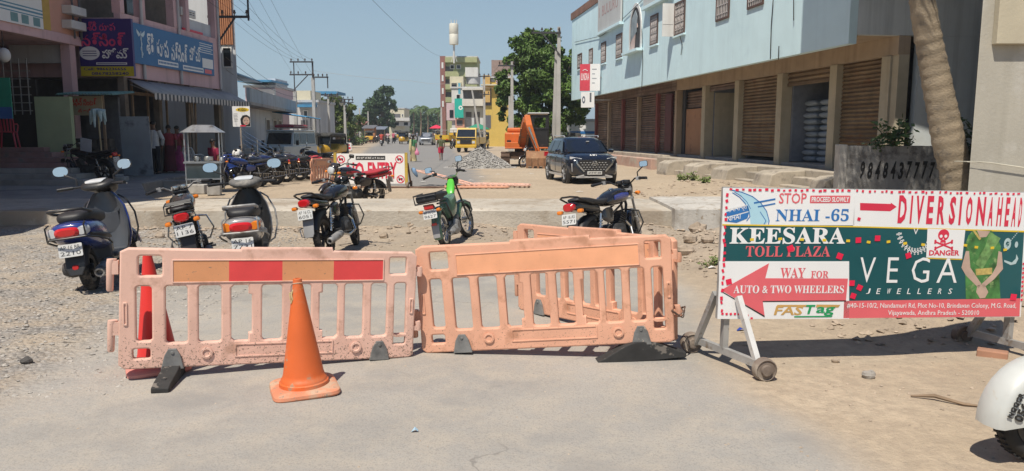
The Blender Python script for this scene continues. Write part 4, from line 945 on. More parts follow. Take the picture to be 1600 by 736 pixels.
def moped(label, loc, rz, lean, col, txt=('AP 16 DX', '9627'), steer=.0):
    t = thing('moped', label, 'moped', (loc[0], loc[1], 0), rz, 'parked two-wheelers', lean)
    gp = paint('moped_green', col); gd = paint('moped_dark_green', (.11, .21, .135)); gb = paint('moped_bright_green', (.10, .50, .05)); T = steerM(1.0, steer)
    wheel(t, 0, .285, .085, M_CHR, 24); wheel(t, 1.22, .285, .075, M_CHR, 24, T=T)
    q = MB()
    for s in (-1, 1): q.tube([(s * .08, 0, .285), (s * .08, .3, .32), (s * .06, .42, .4)], .014, 8); q.tube([(s * .08, .40, .40), (s * .10, .1, .66), (s * .10, -.35, .68)], .012, 8)
    q.tube([(0, .40, .38), (0, .65, .42), (0, .90, .60), (0, .98, .86)], .032, 10); q.build('frame', M_BLKP, t, smooth=True)
    q = MB(); q.sloft([(.30, 0, .56, .06, .10), (.38, 0, .56, .10, .18), (.60, 0, .58, .12, .19), (.74, 0, .63, .10, .15), (.84, 0, .69, .06, .07)], 16, 3); q.build('fuel_tank', gd, t, smooth=True, sub=1)
    q = MB(); q.sloft([(.74, 0, .70, .05, .03), (.86, .0, .80, .075, .075), (.97, 0, .90, .065, .06), (1.0, 0, .98, .04, .02)], 12, 2.8); q.build('front_panel', gb, t, smooth=True, sub=1)
    q = MB(); q.sloft([(-.10, 0, .77, .09, .03), (-.02, 0, .79, .13, .045), (.22, 0, .79, .125, .045), (.38, 0, .785, .09, .035)], 14, 3); q.build('seat', M_SEAT, t, smooth=True, sub=1)
    q = MB(); q.box((0, -.30, .78), (.30, .44, .10)); 
    q.build('rear_seat', M_SEAT, t, bevel=.03, seg=3)
    q = MB(); q.tube([(-.16, -.06, .72), (-.165, -.52, .72), (-.165, -.54, .84), (.165, -.54, .84), (.165, -.52, .72), (.16, -.06, .72)], .010, 8); q.tube([(-.165, -.53, .72), (.165, -.53, .72)], .010, 8); q.tube([(-.165, -.54, .84), (-.16, -.10, .85)], .009, 6); q.tube([(.165, -.54, .84), (.16, -.10, .85)], .009, 6); q.build('grab_rail', M_BLKP, t, smooth=True)
    q = MB(); q.sloft([(-.475, 0, .655, .065, .032), (-.455, 0, .655, .075, .04), (-.42, 0, .655, .07, .038)], 14, 4); q.build('tail_light', M_TAILR, t, smooth=True)
    plate(t, -.465, .55, txt, .20, .12)
    fender(t, 'rear_fender', 0, .285, .325, .066, 70, 200, gd)
    q = MB(); q.T = Matrix.Translation((0, -.345, .30)) @ Matrix.Rotation(R(-6), 4, 'X'); q.prism([(-.055, .1), (.055, .1), (.05, -.1), (-.05, -.1)], -.01, .004); fl = q.build('mudflap', M_MUD, t, bevel=.005)
    q = MB(); q.box((0, -.364, .40), (.075, .012, .035)); q.build('reflector', M_TAILR, fl, bevel=.003)
    for s in (-1, 1): indicator(t, s * .13, -.42, .60)
    q = MB(); q.sloft([(-.10, .50, .26, .10, .09), (-.08, .50, .26, .14, .12), (.08, .50, .26, .14, .12), (.12, .50, .26, .09, .08)], 14, 2.8, 'X')
    for k in range(6): q.box((0, .64 + .02 * k, .33 + .004 * k), (.15, .010, .14))
    q.build('engine', M_ALU, t, smooth=True)
    q = MB(); q.lathe([(.028, 0), (.048, .03), (.052, .1), (.05, .34), (.035, .38), (.022, .38), (.02, .34)], 16); MM = Matrix.Translation((.14, .22, .26)) @ Matrix.Rotation(R(95), 4, 'X'); q.v = [tuple(MM @ V(p)) for p in q.v]
    for k in range(5): q.torus((.14, .15 - .055 * k, .262 - .005 * k), (0, 1, -.08), .052, .006, 16, 5)
    q.build('muffler', M_ALU, t, smooth=True)
    for s in (-1, 1):
        q = MB()
        if s > 0: q.tube([(0, .86, .58), (.20, .84, .60), (.27, .84, .56), (.28, .83, .44), (.22, .80, .34), (0, .74, .32)], .011, 8)
        else: q.tube([(0, .86, .58), (-.18, .84, .58), (-.22, .84, .50), (-.2, .80, .34), (0, .74, .32)], .011, 8)
        q.build('leg_guard', M_CHR if s < 0 else M_BLKP, t, smooth=True)
    q = MB(); q.T = T
    for s in (-1, 1): q.tube([(s * .07, 1.22, .285), (s * .07, 1.12, .56), (s * .06, 1.0, .90)], .016, 8)
    q.box((0, 1.0, .90), (.17, .06, .04)); q.build('front_fork', M_BLKP, t, smooth=True)
    fender(t, 'front_fender', 1.22, .285, .315, .055, 25, 165, gd, T=T)
    q = MB(); q.T = T; q.tube([(-.35, .78, 1.06), (-.22, .88, 1.09), (-.10, .99, 1.00), (.10, .99, 1.00), (.22, .88, 1.09), (.35, .78, 1.06)], .011, 8); q.tube([(-.12, .97, 1.02), (.12, .97, 1.02)], .008, 6); hb = q.build('handlebar', M_CHR, t, smooth=True)
    for s in (-1, 1):
        q = MB(); q.T = T; q.tube([(s * .36, .773, 1.058), (s * .25, .857, 1.083)], .019, 10); q.build('grip', M_BLKP, hb, smooth=True)
        q = MB(); q.T = T; q.tube([(s * .22, .92, 1.08), (s * .29, .90, 1.07), (s * .37, .82, 1.04)], .006, 6); q.box((s * .21, .90, 1.085), (.06, .06, .05)); q.build('lever', M_BLKP, hb)
        mirror(t, s, (s * .20, .905, 1.11), (s * .25 if s > 0 else -.30, .90, 1.26 if s > 0 else 1.17), T, 'sq', rx=.058, rz=.043, face=(-s * .1, -1, .1))
    q = MB(); q.T = T; q.sloft([(1.0, 0, .96, .06, .05), (1.06, 0, .95, .085, .085), (1.12, 0, .94, .08, .08)], 14, 2.4); hl = q.build('headlight', M_BLKP, t, smooth=True)
    q = MB(); q.T = T; q.sloft([(1.118, 0, .94, .075, .075), (1.135, 0, .94, .06, .06)], 14, 2.2); q.build('headlight_lens', M_LENS, hl, smooth=True)
    q = MB(); q.tube([(-.08, .40, .22), (-.17, .44, .10), (-.20, .45, .01)], .010, 6); q.build('side_stand', M_ALU, t)
    return t

def at(px, py): g = G(px, py); return (g.x, g.y)
scooter('dark blue scooter with black guards, standing alone at the left before the slab', at(146, 452), R(13), -.13, (.025, .045, .20), ('AP 16 BR', '2210'), steer=R(-14), inner=mat('grey_inner_panel', (.07, .075, .085), .4, var=.2, coat=.3))
motorcycle('old black motorcycle with wide chrome handlebar and torn plate, between two scooters', at(314, 437), R(22), -.20, tank=(.03, .028, .027), rack=True, spokes=28, mirrors=(0, 0), steer=R(4), txt=('AP 7', '1136'), mflap=False)
scooter('grey silver scooter with chrome guards and red tail light, right of the old motorcycle', at(392, 440), R(15), -.07, (.26, .25, .245), ('AP 16', '7731'), steer=R(-8), chrome_guard=True)
motorcycle('black motorcycle with grey mudflap leaning on its stand, in the middle before the slab', at(513, 404), R(-8), -.17, mirrors=(0, 0), steer=R(12), txt=('AP 16 CL', '6051'))
moped('green and black step-through moped with square mirrors', at(698, 388), R(-10), -.20, (.10, .18, .12), steer=R(-10))
motorcycle('black motorcycle with blue stripes behind the folded barrier', at(930, 418), R(-36), -.17, mirrors=(0, 1), tank=(.012, .013, .02), stripe=(.03, .05, .25), steer=R(14), txt=('AP 16 AS', '5571'))
motorcycle('red sport motorcycle behind the concrete slab, before the no entry board', at(583, 325), R(137), -.10, tank=(.022, .018, .02), tail=(.42, .012, .022), seat=mat('red_seat', (.42, .04, .05), .5, var=.15), steer=R(20), mirrors=(1, 0), spokes=5, stripe=(.35, .02, .03))
# the white scooter at the right edge
scooter('white scooter with its number painted on the front mudguard, at the right edge', (2.71 + .975 * 1.24, 3.72 + .21 * 1.24), R(102), -.04, (.62, .62, .58), fender_m=mat('white_mudguard', (.52, .53, .50), .4, var=.1, coat=.3, stain=((.42, .36, .26), .60, 9)), fender_txt=((25, 'NGGCR', .030, .275), (25, '056 1', .055, .222)), mirrors=(0, 0))
# ------------------------------------------------------------------ right side: the pale blue building
M_BLUEW = mat('pale_blue_wall', (.64, .84, .89), .8, var=.05, scale=1.5, bump=.12, bscale=14, vstreak=((.46, .62, .67), .30), stain=((.57, .76, .82), .60, .5))
M_GABLE = mat('grey_blue_wall', (.60, .64, .64), .85, var=.10, scale=1.2, bump=.2, bscale=12, vstreak=((.27, .29, .29), .6), stain=((.55, .57, .55), .58, .7))
M_BEIGE = mat('beige_wall', (.42, .33, .235), .85, var=.12, scale=2.5, bump=.2, vstreak=((.22, .16, .11), .6))
M_CREAMP = mat('cream_pillar', (.46, .41, .30), .85, var=.12, scale=3, bump=.2, vstreak=((.28, .22, .15), .5))
M_REDP = mat('dull_red_pillar', (.23, .07, .06), .8, var=.2, scale=3)
M_SHUT = mat('rusty_shutter', (.27, .20, .125), .7, metal=.25, var=.28, scale=2.6, stain=((.24, .125, .06), .54, 1.7), vstreak=((.12, .07, .04), .5), hband=((.13, .08, .045), .75))
M_SHUTD = mat('brown_shutter', (.25, .175, .135), .7, metal=.2, var=.25, scale=2.2, stain=((.36, .29, .24), .53, .9), vstreak=((.10, .06, .05), .5), hband=((.085, .055, .045), .85))
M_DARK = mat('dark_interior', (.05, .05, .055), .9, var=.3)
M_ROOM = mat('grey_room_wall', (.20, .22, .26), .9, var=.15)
M_PLY = mat('orange_board', (.38, .20, .105), .7, var=.14, scale=2, stain=((.26, .13, .07), .55, 2))
M_WINB = mat('brown_window_wood', (.10, .055, .04), .6, var=.25)
M_GRILL = mat('pale_grille', (.52, .48, .46), .5, var=.2)
M_GLS = glass('dark_glass')
M_PLAS = mat('grey_plaster', (.40, .375, .315), .92, var=.10, scale=1.1, bump=.35, bscale=18, stain=((.49, .47, .42), .55, .9), vstreak=((.27, .25, .2), .35))
M_PLAS2 = mat('yellow_plaster', (.47, .42, .31), .92, var=.10, scale=1.4, bump=.3, bscale=18, stain=((.40, .37, .3), .55, 1.1))
M_BRICK = mat('brown_parapet', (.22, .12, .085), .9, var=.25, scale=6)
M_OLDWALL = mat('old_wall', (.33, .32, .30), .95, var=.3, scale=3, bump=.5, bscale=20, stain=((.13, .12, .115), .52, 2.2), vstreak=((.10, .095, .09), .7))
M_WOOD = mat('weathered_wood', (.24, .17, .11), .85, var=.3, scale=7)
M_PAINTW = mat('white_paint', (.66, .66, .64), .6, var=.08, scale=2, vstreak=((.45, .43, .4), .4))
A_ = D(1297, 256, 23.0); B_ = D(930, 212, 51.8)
BU = V((A_.x - B_.x, A_.y - B_.y, 0)).normalized(); BRZ = math.atan2(BU.y, BU.x); BN = V((-BU.y, BU.x, 0))
def hit(px, py, off, o=None, u=None, n=None):
    """photo pixel onto the vertical plane `off` metres inside the facade -> local x, z"""
    o = o or A_; u = u or BU; n = n or BN
    r = ray(px, py); c = V((0, 0, CAMH)); p0 = V((o.x, o.y, 0)) + n * off
    t = (p0 - c).dot(n) / r.dot(n); p = c + r * t
    return (p - V((o.x, o.y, 0))).dot(u), p.z
OH = -1.43
BAYS = [3.2, 0, -3.3, -6.7, -10.0, -13.4, -16.2, -19.4, -22.5, -25.6, -28.9]
bl = thing('shop_building', 'pale blue two-storey shop building with overhanging upper floor and rusty shutters', 'building', (A_.x, A_.y, 0), BRZ)
def bpart(name, m, q, par=bl, **k): return q.build(name, m, par, **k)
def shutter(x0, x1, z0, z1, y, m, par, name='shutter', step=.115):
    q = MB(); n = int((z1 - z0) / step); P = []; F = []
    for i in range(n * 4 + 1):
        z = z0 + (z1 - z0) * i / (n * 4); yy = y + .028 * math.cos(i * PI / 2)
        P += [(x0, yy, z), (x1, yy, z)]
    F = [(2 * i, 2 * i + 1, 2 * i + 3, 2 * i + 2) for i in range(n * 4)]
    q.add(P, F); q.box(((x0 + x1) / 2, y, z0 + .05), (x1 - x0 - .02, .05, .1)); return q.build(name, m, par)
PZ = .74; ST = 3.70
q = MB(); XE = hit(1326, 60, OH)[0]; BAYS[0] = min(3.2, XE - .45)
q.b2((-30.2, OH, 3.95), (XE, OH + .22, 9.3)); bpart('upper_front_wall', M_BLUEW, q)
q = MB(); q.b2((-30.2, OH + .22, 4.18), (XE - .2, 8.0, 4.36)); bpart('overhang_slab', M_BEIGE, q)
q = MB(); q.b2((XE - .2, OH + .223, 4.183), (XE, 11.0, 9.3)); q.b2((XE - .2, .55, 0), (XE, 11.0, 4.18)); bpart('gable_wall', M_GABLE, q)
q = MB(); q.b2((-30.2, OH + .22, 4.36), (-30.0, 8, 9.3)); q.b2((-30.0, .25, 0), (-29.8, 8, 4.18)); bpart('end_wall', M_BLUEW, q)
q = MB(); q.b2((-30.4, OH - .06, 9.303), (XE + .1, OH + .3, 9.75)); q.b2((-30.4, OH + .3, 9.303), (-30.1, 8, 9.75)); bpart('parapet', M_BRICK, q)
q = MB(); q.b2((-30.2, OH + .26, 9.1), (XE, 11, 9.25)); bpart('roof', M_CONCD, q)
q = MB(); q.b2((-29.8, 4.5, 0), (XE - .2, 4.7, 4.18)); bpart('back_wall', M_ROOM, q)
q = MB(); q.b2((-29.8, .02, .0), (XE - .2, 4.5, PZ - .02)); bpart('shop_floor', M_CONCD, q)
q = MB(); q.b2((-30.0, -.03, ST), (-13.4, .30, 4.177)); bpart('beam', M_SHUTD, q)
q = MB(); q.b2((-13.4, -.03, ST), (XE, .30, 4.177)); bpart('beam', M_BEIGE, q)
q = MB(); q.b2((BAYS[0] + .19, 0.0, .0), (XE, .30, ST)); bpart('corner_pier', M_CREAMP, q)
for i, x in enumerate(BAYS):
    w = .38 if i < 5 else .26; m = M_CREAMP if i < 5 else (M_BEIGE if i % 2 else M_REDP)
    q = MB(); q.b2((x - w / 2, -.06, .55), (x + w / 2, .32, ST - .003)); bpart('pillar', m, q, bevel=.01)
for i in range(10):
    a, b = BAYS[i + 1] + .2, BAYS[i] - .2
    if i < 5:
        q = MB(); q.b2((a - .01, .32, PZ), (a + .08, 4.5, 4.17)); bpart('partition', M_ROOM, q)
    if i in (0, 2): shutter(a - .02, b + .02, PZ + (.12 if i == 2 else .02), ST, .15, M_SHUT, bl)
    elif i == 1:
        shutter(a, b, 3.25, ST, .15, M_SHUT, bl, 'raised_shutter')
    elif i == 3:
        shutter(a, b, 3.45, ST, .15, M_SHUTD, bl, 'raised_shutter')
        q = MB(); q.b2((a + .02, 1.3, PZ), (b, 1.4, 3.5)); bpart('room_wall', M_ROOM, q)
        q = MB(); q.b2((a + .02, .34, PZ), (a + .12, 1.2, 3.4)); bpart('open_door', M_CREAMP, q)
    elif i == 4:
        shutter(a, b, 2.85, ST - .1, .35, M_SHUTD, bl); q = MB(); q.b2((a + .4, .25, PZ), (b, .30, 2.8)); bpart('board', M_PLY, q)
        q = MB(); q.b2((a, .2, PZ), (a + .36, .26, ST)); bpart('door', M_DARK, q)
    else:
        shutter(a - .08, b + .08, PZ, ST, .12, M_SHUTD, bl)
        if i == 5:
            q = MB(); q.b2((a + 1.0, -.02, PZ + .1), (a + 1.9, .08, ST - .1)); bpart('red_door', mat('dark_red_door', (.10, .02, .022), .6, var=.2), q)
# windows of the upper floor
def bwin(px0, px1, py0, py1, shut=False, bars=7, name='window', m=None):
    x0 = hit(px0, (py0 + py1) / 2, OH)[0]; x1 = hit(px1, (py0 + py1) / 2, OH)[0]; c = (px0 + px1) / 2
    z1 = hit(c, py0, OH)[1]; z0 = hit(c, py1, OH)[1]
    q = MB(); q.fill([[(x0, z0), (x1, z0), (x1, z1), (x0, z1)], [(x0 + .07, z0 + .07), (x1 - .07, z0 + .07), (x1 - .07, z1 - .07), (x0 + .07, z1 - .07)]], OH - .05, .045); w = bpart(name, M_WINB, q)
    q = MB(); q.b2((x0 + .07, OH - .012, z0 + .07), (x1 - .07, OH - .006, z1 - .07)); q.build('pane', M_GLS, w)
    q = MB()
    for k in range(bars): xx = x0 + .1 + (x1 - x0 - .2) * k / (bars - 1); q.b2((xx - .012, OH - .042, z0 + .06), (xx + .012, OH - .02, z1 - .06))
    for k in range(4): zz = z0 + (z1 - z0) * (k + .7) / 4.5; q.b2((x0 + .06, OH - .045, zz), (x1 - .06, OH - .024, zz + .03))
    for k in range(3):
        for j in range(bars - 1):
            xx = x0 + .1 + (x1 - x0 - .2) * (j + .5) / (bars - 1); zz = z0 + (z1 - z0) * (k + 1.2) / 4.5; q.box((xx, OH - .034, zz), (.05, .012, .14), (0, R(25 if j % 2 else -25), 0))
    q.build('grille', M_GRILL, w)
    if shut: q = MB(); q.b2((x0 - .03, OH - .55, z0), (x0 - .0, OH - .05, z1)); q.b2((x0 - .05, OH - .54, z0 + .5), (x0 + .01, OH - .1, z0 + .53)); q.build('open_shutter', M_PAINTW, w)
    q = MB(); q.b2((x0 - .08, OH - .09, z0 - .07), (x1 + .08, OH, z0 - .003)); q.build('sill', M_BLUEW, w)
for a in ((921, 926.5, 76, 101), (940, 947, 66, 99), (963.5, 972.5, 53, 91), (1017, 1028.5, 23, 70)): bwin(*a)
bwin(1055, 1071, 2, 54, True)
x0, z0 = hit(1129.5, 31, OH); 
for c, zb, wd_ in ((hit(1129.5, 31, OH)[0], z0, 1.15), (hit(1181, 11, OH)[0], hit(1181, 11, OH)[1], 1.15)):
    # taller panes run above the picture
    pxs = None
    q = MB(); a, b, zt = c - wd_ / 2, c + wd_ / 2, zb + 1.35
    q.fill([[(a, zb), (b, zb), (b, zt), (a, zt)], [(a + .07, zb + .07), (b - .07, zb + .07), (b - .07, zt - .07), (a + .07, zt - .07)]], OH - .05, .045); w = bpart('window', M_WINB, q)
    q = MB(); q.b2((a + .07, OH - .012, zb + .07), (b - .07, OH - .006, zt - .07)); q.build('pane', M_GLS, w)
    q = MB()
    for k in range(8): xx = a + .1 + (b - a - .2) * k / 7; q.b2((xx - .012, OH - .042, zb + .06), (xx + .012, OH - .02, zt - .06))
    for k in range(4): zz = zb + 1.35 * (k + .7) / 4.5; q.b2((a + .06, OH - .045, zz), (b - .06, OH - .024, zz + .03))
    q.build('grille', M_GRILL, w)
# arched niche with a hanging cloth
xa, za = hit(985, 82, OH); xb, zb = hit(1001, 80, OH); zt = hit(993, 12, OH)[1]; xm = (xa + xb) / 2; hw = (xb - xa) / 2
def arch(s, dz=0): return [(xm - hw * s, za + dz)] + [(xm + hw * s * math.cos(R(a)) * -1, zt - hw * 1.3 + hw * 1.3 * s * math.sin(R(a))) for a in range(0, 181, 15)] + [(xm + hw * s, za + dz)]
q = MB(); q.fill([arch(1.18), arch(1.0, .04)], OH - .05, .05); w = bpart('arched_niche', M_PAINTW, q)
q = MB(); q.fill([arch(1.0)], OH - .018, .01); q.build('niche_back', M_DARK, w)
q = MB(); q.b2((xm - hw * 1.5, OH - .35, za - .12), (xm + hw * 1.5, OH - .003, za)); q.build('niche_sill', M_BLUEW, w)
q = MB(); q.fill([[(xm - hw * .95, za), (xm - hw * .1, za), (xm + hw * .1, za + 1.0), (xm + hw * .5, zt - 1.0), (xm + .1, zt - .45), (xm - hw * .2, zt - .9), (xm - hw * .5, za + 1.2)]], OH - .045, .02); q.build('hanging_cloth', mat('pale_cloth', (.55, .42, .38), .9, var=.3, scale=3), w)
q = MB(); q.fill([[(xm - hw * .9, zt - 1.6), (xm + hw * .3, zt - 1.2), (xm + hw * .4, zt - .5), (xm, zt - .15), (xm - hw * .7, zt - .5)]], OH - .05, .02); q.build('grey_cloth', mat('grey_cloth', (.25, .30, .33), .9, var=.3, scale=3), w)
# two faded name boards on the wall (their letters are worn away but for a few strokes)
for px0, px1, py0, py1 in ((938.5, 974, -8, 52), (1010, 1052, -40, 12)):
    x0, x1 = hit(px0, 20, OH)[0], hit(px1, 20, OH)[0]; z0, z1 = hit(px0, py1, OH)[1], hit(px0, py0, OH)[1]
    bd = thing('name_board', ('faded board with worn red letters on the blue wall, left of the arched niche' if px0 < 1000 else 'blank faded board high on the blue wall, right of the arched niche'), 'board', A_, BRZ); bd.location.z = 0
    q = MB(); q.b2((x0, OH - .16, z0), (x1, OH - .06, z1)); q.build('panel', mat('faded_board', (.52, .53, .52), .7, var=.08, scale=1, vstreak=((.38, .38, .37), .5)), bd)
    q = MB(); q.b2((x0 - .1, OH - .24, z0 - .14), (x1 + .1, OH - .002, z0 - .004)); q.build('ledge', M_BLUEW, bd)
    if px0 < 1000:
        q = MB(); q.text('I  BUUURU', x0 + .3, z1 - 1.35, x1 - x0 - .8, .55, OH - .164, .002); q.build('board_lettering', mat('faded_red', (.40, .25, .24), .7), bd)
# small grey vent window at the far end
bwin(903, 909.5, 84, 108, bars=4, name='small_window')
# platform and steps before the shops
def block(q, x0, x1, y0, y1, z1, z0=-.1): q.b2((x0, y0, z0), (x1, y1, z1))
M_STEP = mat('old_step_concrete', (.38, .335, .27), .95, var=.22, scale=3, bump=.5, bscale=24, stain=((.22, .19, .16), .53, 2.0), dirt=((.55, .5, .42), .68, 10))
q = MB(); block(q, -13.0, 3.9, -1.05, -.062, .62); block(q, -29.8, -13.0, -.75, -.062, .68); bpart('platform', M_STEP, q, bevel=.03)
for i, (xa, xb) in enumerate(((2.7, 3.4), (-.6, .5), (-3.9, -2.6), (-6.6, -5.2), (-9.6, -8.4))):
    q = MB(); q.prism([(-1.05, -.1), (-1.05, .60), (-1.86, .57), (-2.1, .47), (-2.2, .1), (-2.2, -.1)], xa, xb, 'YZ'); bpart('step_cheek', M_STEP, q, bevel=.03)
for xa, xb in ((.5, 2.7), (-2.6, -.6), (-5.2, -3.9), (-8.4, -6.6)):
    q = MB(); block(q, xa + .003, xb - .003, -1.45, -1.053, .42); block(q, xa + .003, xb - .003, -1.85, -1.453, .20); bpart('steps', M_STEP, q, bevel=.02)
q = MB(); q.b2((-13.4, -1.2, -.1), (-29.0, -.76, .5)); bpart('pink_kerb', mat('faded_pink_kerb', (.46, .31, .25), .9, var=.2, scale=2, stain=((.44, .39, .32), .5, 1.5)), q, bevel=.03)
q = MB()
for k in range(3): q.b2((-.3 + .22 * k, -2.19, .10), (-.24 + .22 * k, -2.17, .46))
# hanging drop wires on the facade
M_CABLE = mat('black_cable', (.015, .015, .016), .6)
wires = [[(1208, 0), (1205, 40), (1203.5, 92)], [(1003, 45), (1004, 95), (1002.5, 142)], [(898, 66), (940, 56), (962, 40), (985, 18), (1004, 0)], [(1062, 55), (1066, 70), (1064, 86)], [(1240, 0), (1240, 32)], [(1217, 72), (1216, 93)]]
for wpts in wires:
    q = MB(); P = []
    for i in range(len(wpts)): x, z = hit(*wpts[i], OH - .05); P.append((x, OH - .05, z))
    q.tube(P, .014, 5); bpart('drop_wire', M_CABLE, q)
# stacked sacks in the open shop
M_SACK = mat('shaded_white_sack', (.22, .27, .32), .7, var=.2, scale=5, stain=((.13, .16, .2), .55, 3))  # white sacks, with the shop's shade put into the colour
q = MB(); q.sloft([(-.42, 0, 0, .06, .015), (-.39, 0, 0, .25, .05), (-.25, 0, 0, .30, .105), (0, 0, 0, .31, .12), (.25, 0, 0, .30, .105), (.39, 0, 0, .25, .05), (.42, 0, 0, .06, .015)], 16, 2.6, 'X')
sk0 = q.build('sack', M_SACK, smooth=True)
first = True
for col in range(2):
    for row in range(10):
        o = sk0 if first else sk0.copy()
        if not first: COL.objects.link(o)
        first = False
        lp = V((-2.55 + col * .98 + random.uniform(-.04, .04), .95 + random.uniform(-.05, .05), PZ + .1 + row * .205))
        o.location = V((A_.x, A_.y, 0)) + BU * lp.x + BN * lp.y + V((0, 0, lp.z)); o.rotation_euler = (0, 0, BRZ + random.uniform(-.06, .06))
        tag(o, 'white woven sack in the tall stack inside the open shop', 'sack', 'sacks stacked in the open shop')

# plastic chair builder
def plastic_chair(label, loc, rz, m, group=None):
    t = thing('plastic_chair', label, 'chair', loc, rz, group)
    q = MB(); q.sloft([(.41, 0, 0, .20, .20), (.43, 0, 0, .22, .21), (.445, 0, 0, .20, .19)], 16, 4, 'Z'); q.build('seat', m, t, smooth=True)
    q = MB()
    for k in range(5): q.bar((-.14 + .07 * k, .20, .43), (-.16 + .08 * k, .29, .80), .04, .012)
    q.tube([(-.20, .19, .43), (-.22, .28, .72), (-.17, .31, .86), (.17, .31, .86), (.22, .28, .72), (.20, .19, .43)], .02, 8); q.build('backrest', m, t, smooth=True)
    for sx, sy in ((-1, -1), (1, -1), (-1, 1), (1, 1)): q = MB(); q.tube([(sx * .17, sy * .16, .42), (sx * .22, sy * .21, 0)], [.028, .02], 8); q.build('leg', m, t)
    for s in (-1, 1): q = MB(); q.tube([(s * .21, .22, .63), (s * .24, 0, .64), (s * .22, -.18, .60), (s * .19, -.18, .43)], .018, 8); q.build('armrest', m, t, smooth=True)
    return t
M_WPLAS = mat('white_plastic', (.62, .63, .62), .4, var=.06)
lp = V((A_.x, A_.y, 0)) + BU * -.75 + BN * .7; plastic_chair('white plastic chair just inside the open sack shop', (lp.x, lp.y, PZ - .018), BRZ - R(60), M_WPLAS)

# ------------------------------------------------------------------ signs at the far corner of the blue building
def board_px(name, label, cat, px0, py0, px1, py1, Y, yaw, m, th=.06, group=None):
    a = D(px0, py1, Y); b = D(px1, py0, Y); w = (b.x - a.x); h = b.z - a.z
    t = thing(name, label, cat, ((a.x + b.x) / 2, Y, a.z), yaw, group)
    q = MB(); q.b2((-w / 2, -th / 2, 0), (w / 2, th / 2, h)); q.build('panel', m, t); return t, w, h
_x = hit(940, 120, OH)[0]; SGY = (A_ + BU * _x + BN * OH).y
t, w, h = board_px('shop_sign', 'red and white shop sign reading ILINDRA at the far corner of the blue building', 'sign', 906, 100, 938, 142, SGY, R(-10), M_WHITE, .1)
q = MB(); q.b2((-w / 2, -.056, 0.0), (0, -.0505, h)); q.build('red_panel', mat('sign_coral', (.62, .06, .09), .5), t)
q = MB(); q.text('ILINDRA', -w / 2 + .06, h * .40, w / 2 - .12, h * .26, -.058, .002, 0, .01); q.tube([(-w * .36, -.058, h * .75), (-w * .25, -.058, h * .80), (-w * .12, -.058, h * .74)], .02, 5); q.build('sign_lettering', M_WHITE, t)
q = MB()
for k in range(4): q.b2((.12, -.0535, h * (.78 - .17 * k)), (w / 2 - .2 - .1 * (k % 2), -.0505, h * (.82 - .17 * k)))
q.build('small_print', mat('grey_print', (.35, .37, .40), .6), t)
q = MB(); q.bar((-w / 2 + .1, .05, h * .5), (w / 2 + .9, .1, h * .5), .05); q.build('bracket', M_STEEL, t)
t, w, h = board_px('emblem_sign', 'white sign box with a dark round emblem under the red shop sign', 'sign', 908, 144, 929, 168, SGY + .1, R(-10), M_WHITE, .25)
q = MB(); q.fill([circ(-w * .3, h * .5, w * .12, 16, h * .24), circ(-w * .3, h * .5, w * .06, 12, h * .12)], -.131, .004); q.build('emblem', mat('dark_emblem', (.10, .12, .16), .6), t)
q = MB(); q.b2((w * .15, -.131, h * .35), (w * .28, -.1265, h * .95)); q.build('dark_bar', mat('dark_bar', (.12, .13, .15), .6), t)
q = MB(); q.bar((0, .13, h * .5), (1.3, .3, h * .5), .06); q.build('bracket', M_STEEL, t)

# ------------------------------------------------------------------ plaster building at the right edge
e0 = D(1512, 300, 13.0); XW = e0.x
pb = thing('plaster_building', 'unpainted grey plaster building at the right edge, behind the diversion board', 'building', (XW, 13.0, 0))
KX = XW * 19.2 / 13 + .15 - XW
q = MB(); q.prism([(0, 0), (12, 0), (12, 6.2), (KX, 6.2)], -.2, 9.5, 'XY'); q.build('wall', M_PLAS, pb, bevel=.02)
zl = ZY(70, 13.0)
q = MB(); q.b2((.20, -.14, zl), (12, -.003, 9.4)); q.build('plaster_panel', M_PLAS2, pb, bevel=.01)
q = MB(); q.b2((6.85 - XW, 3.4, 9.503), (12, 6.4, 18)); q.build('shade_block', M_PLAS, pb)  # added overhanging block out of view, shaped to shade the blue building
for zf in (10.5, 13.4):
    for xf in (1.5, 5.0, 8.5): q = MB(); q.b2((xf, 3.33, zf), (xf + 1.3, 3.398, zf + 1.2)); w = q.build('window', M_WINB, pb); q = MB(); q.b2((xf + .08, 3.31, zf + .08), (xf + 1.22, 3.328, zf + 1.12)); q.build('pane', M_GLS, w)
q = MB(); a = D(1488, 251, 12.6); q.tube([D(1492, 252, 14.0), D(1512, 252.5, 12.95), D(1545, 254, 12.93), D(1600, 262, 12.93), D(1700, 268, 12.93)], .010, 6); tag(q.build('cord', mat('pale_cord', (.55, .52, .42), .8)), 'pale cord stretched from the palm trunk across the grey plaster wall', 'cord')

# ------------------------------------------------------------------ old wall with a painted phone number
W0 = D(1312, 228, 17.0); W1 = D(1500, 230, 17.0)
ow = thing('old_wall', 'low stained wall with a phone number painted in black, before the rusty shutter', 'wall', (W0.x, 17.0, 0), 0)
WL = W1.x - W0.x + 1.2; WH = W0.z
q = MB(); xs = [WL * i / 24 for i in range(25)]
q.loft([[(x, 0, -.1), (x, 0, WH + .02 * nz(x, 1, 2)), (x, .22, WH + .02 * nz(x, 2, 2)), (x, .22, -.1)] for x in xs]); q.build('wall_body', M_OLDWALL, ow)
q = MB(); q.b2((-.004, -.05, -.1), (.16, .24, WH + .03)); q.build('end_pier', M_CONCD, ow, bevel=.015)
q = MB()
for i, ch in enumerate('9848437777'):
    a = D(1342 + i * 12.1, 279 + (i % 3) * .6, 16.99); b = D(1351 + i * 12.1, 252 + (i % 2) * 1.5, 16.99)
    q.text(ch, a.x - W0.x, a.z, b.x - a.x, b.z - a.z, -.006, .002, .08, .03)
q.build('painted_number', M_BLK, ow)

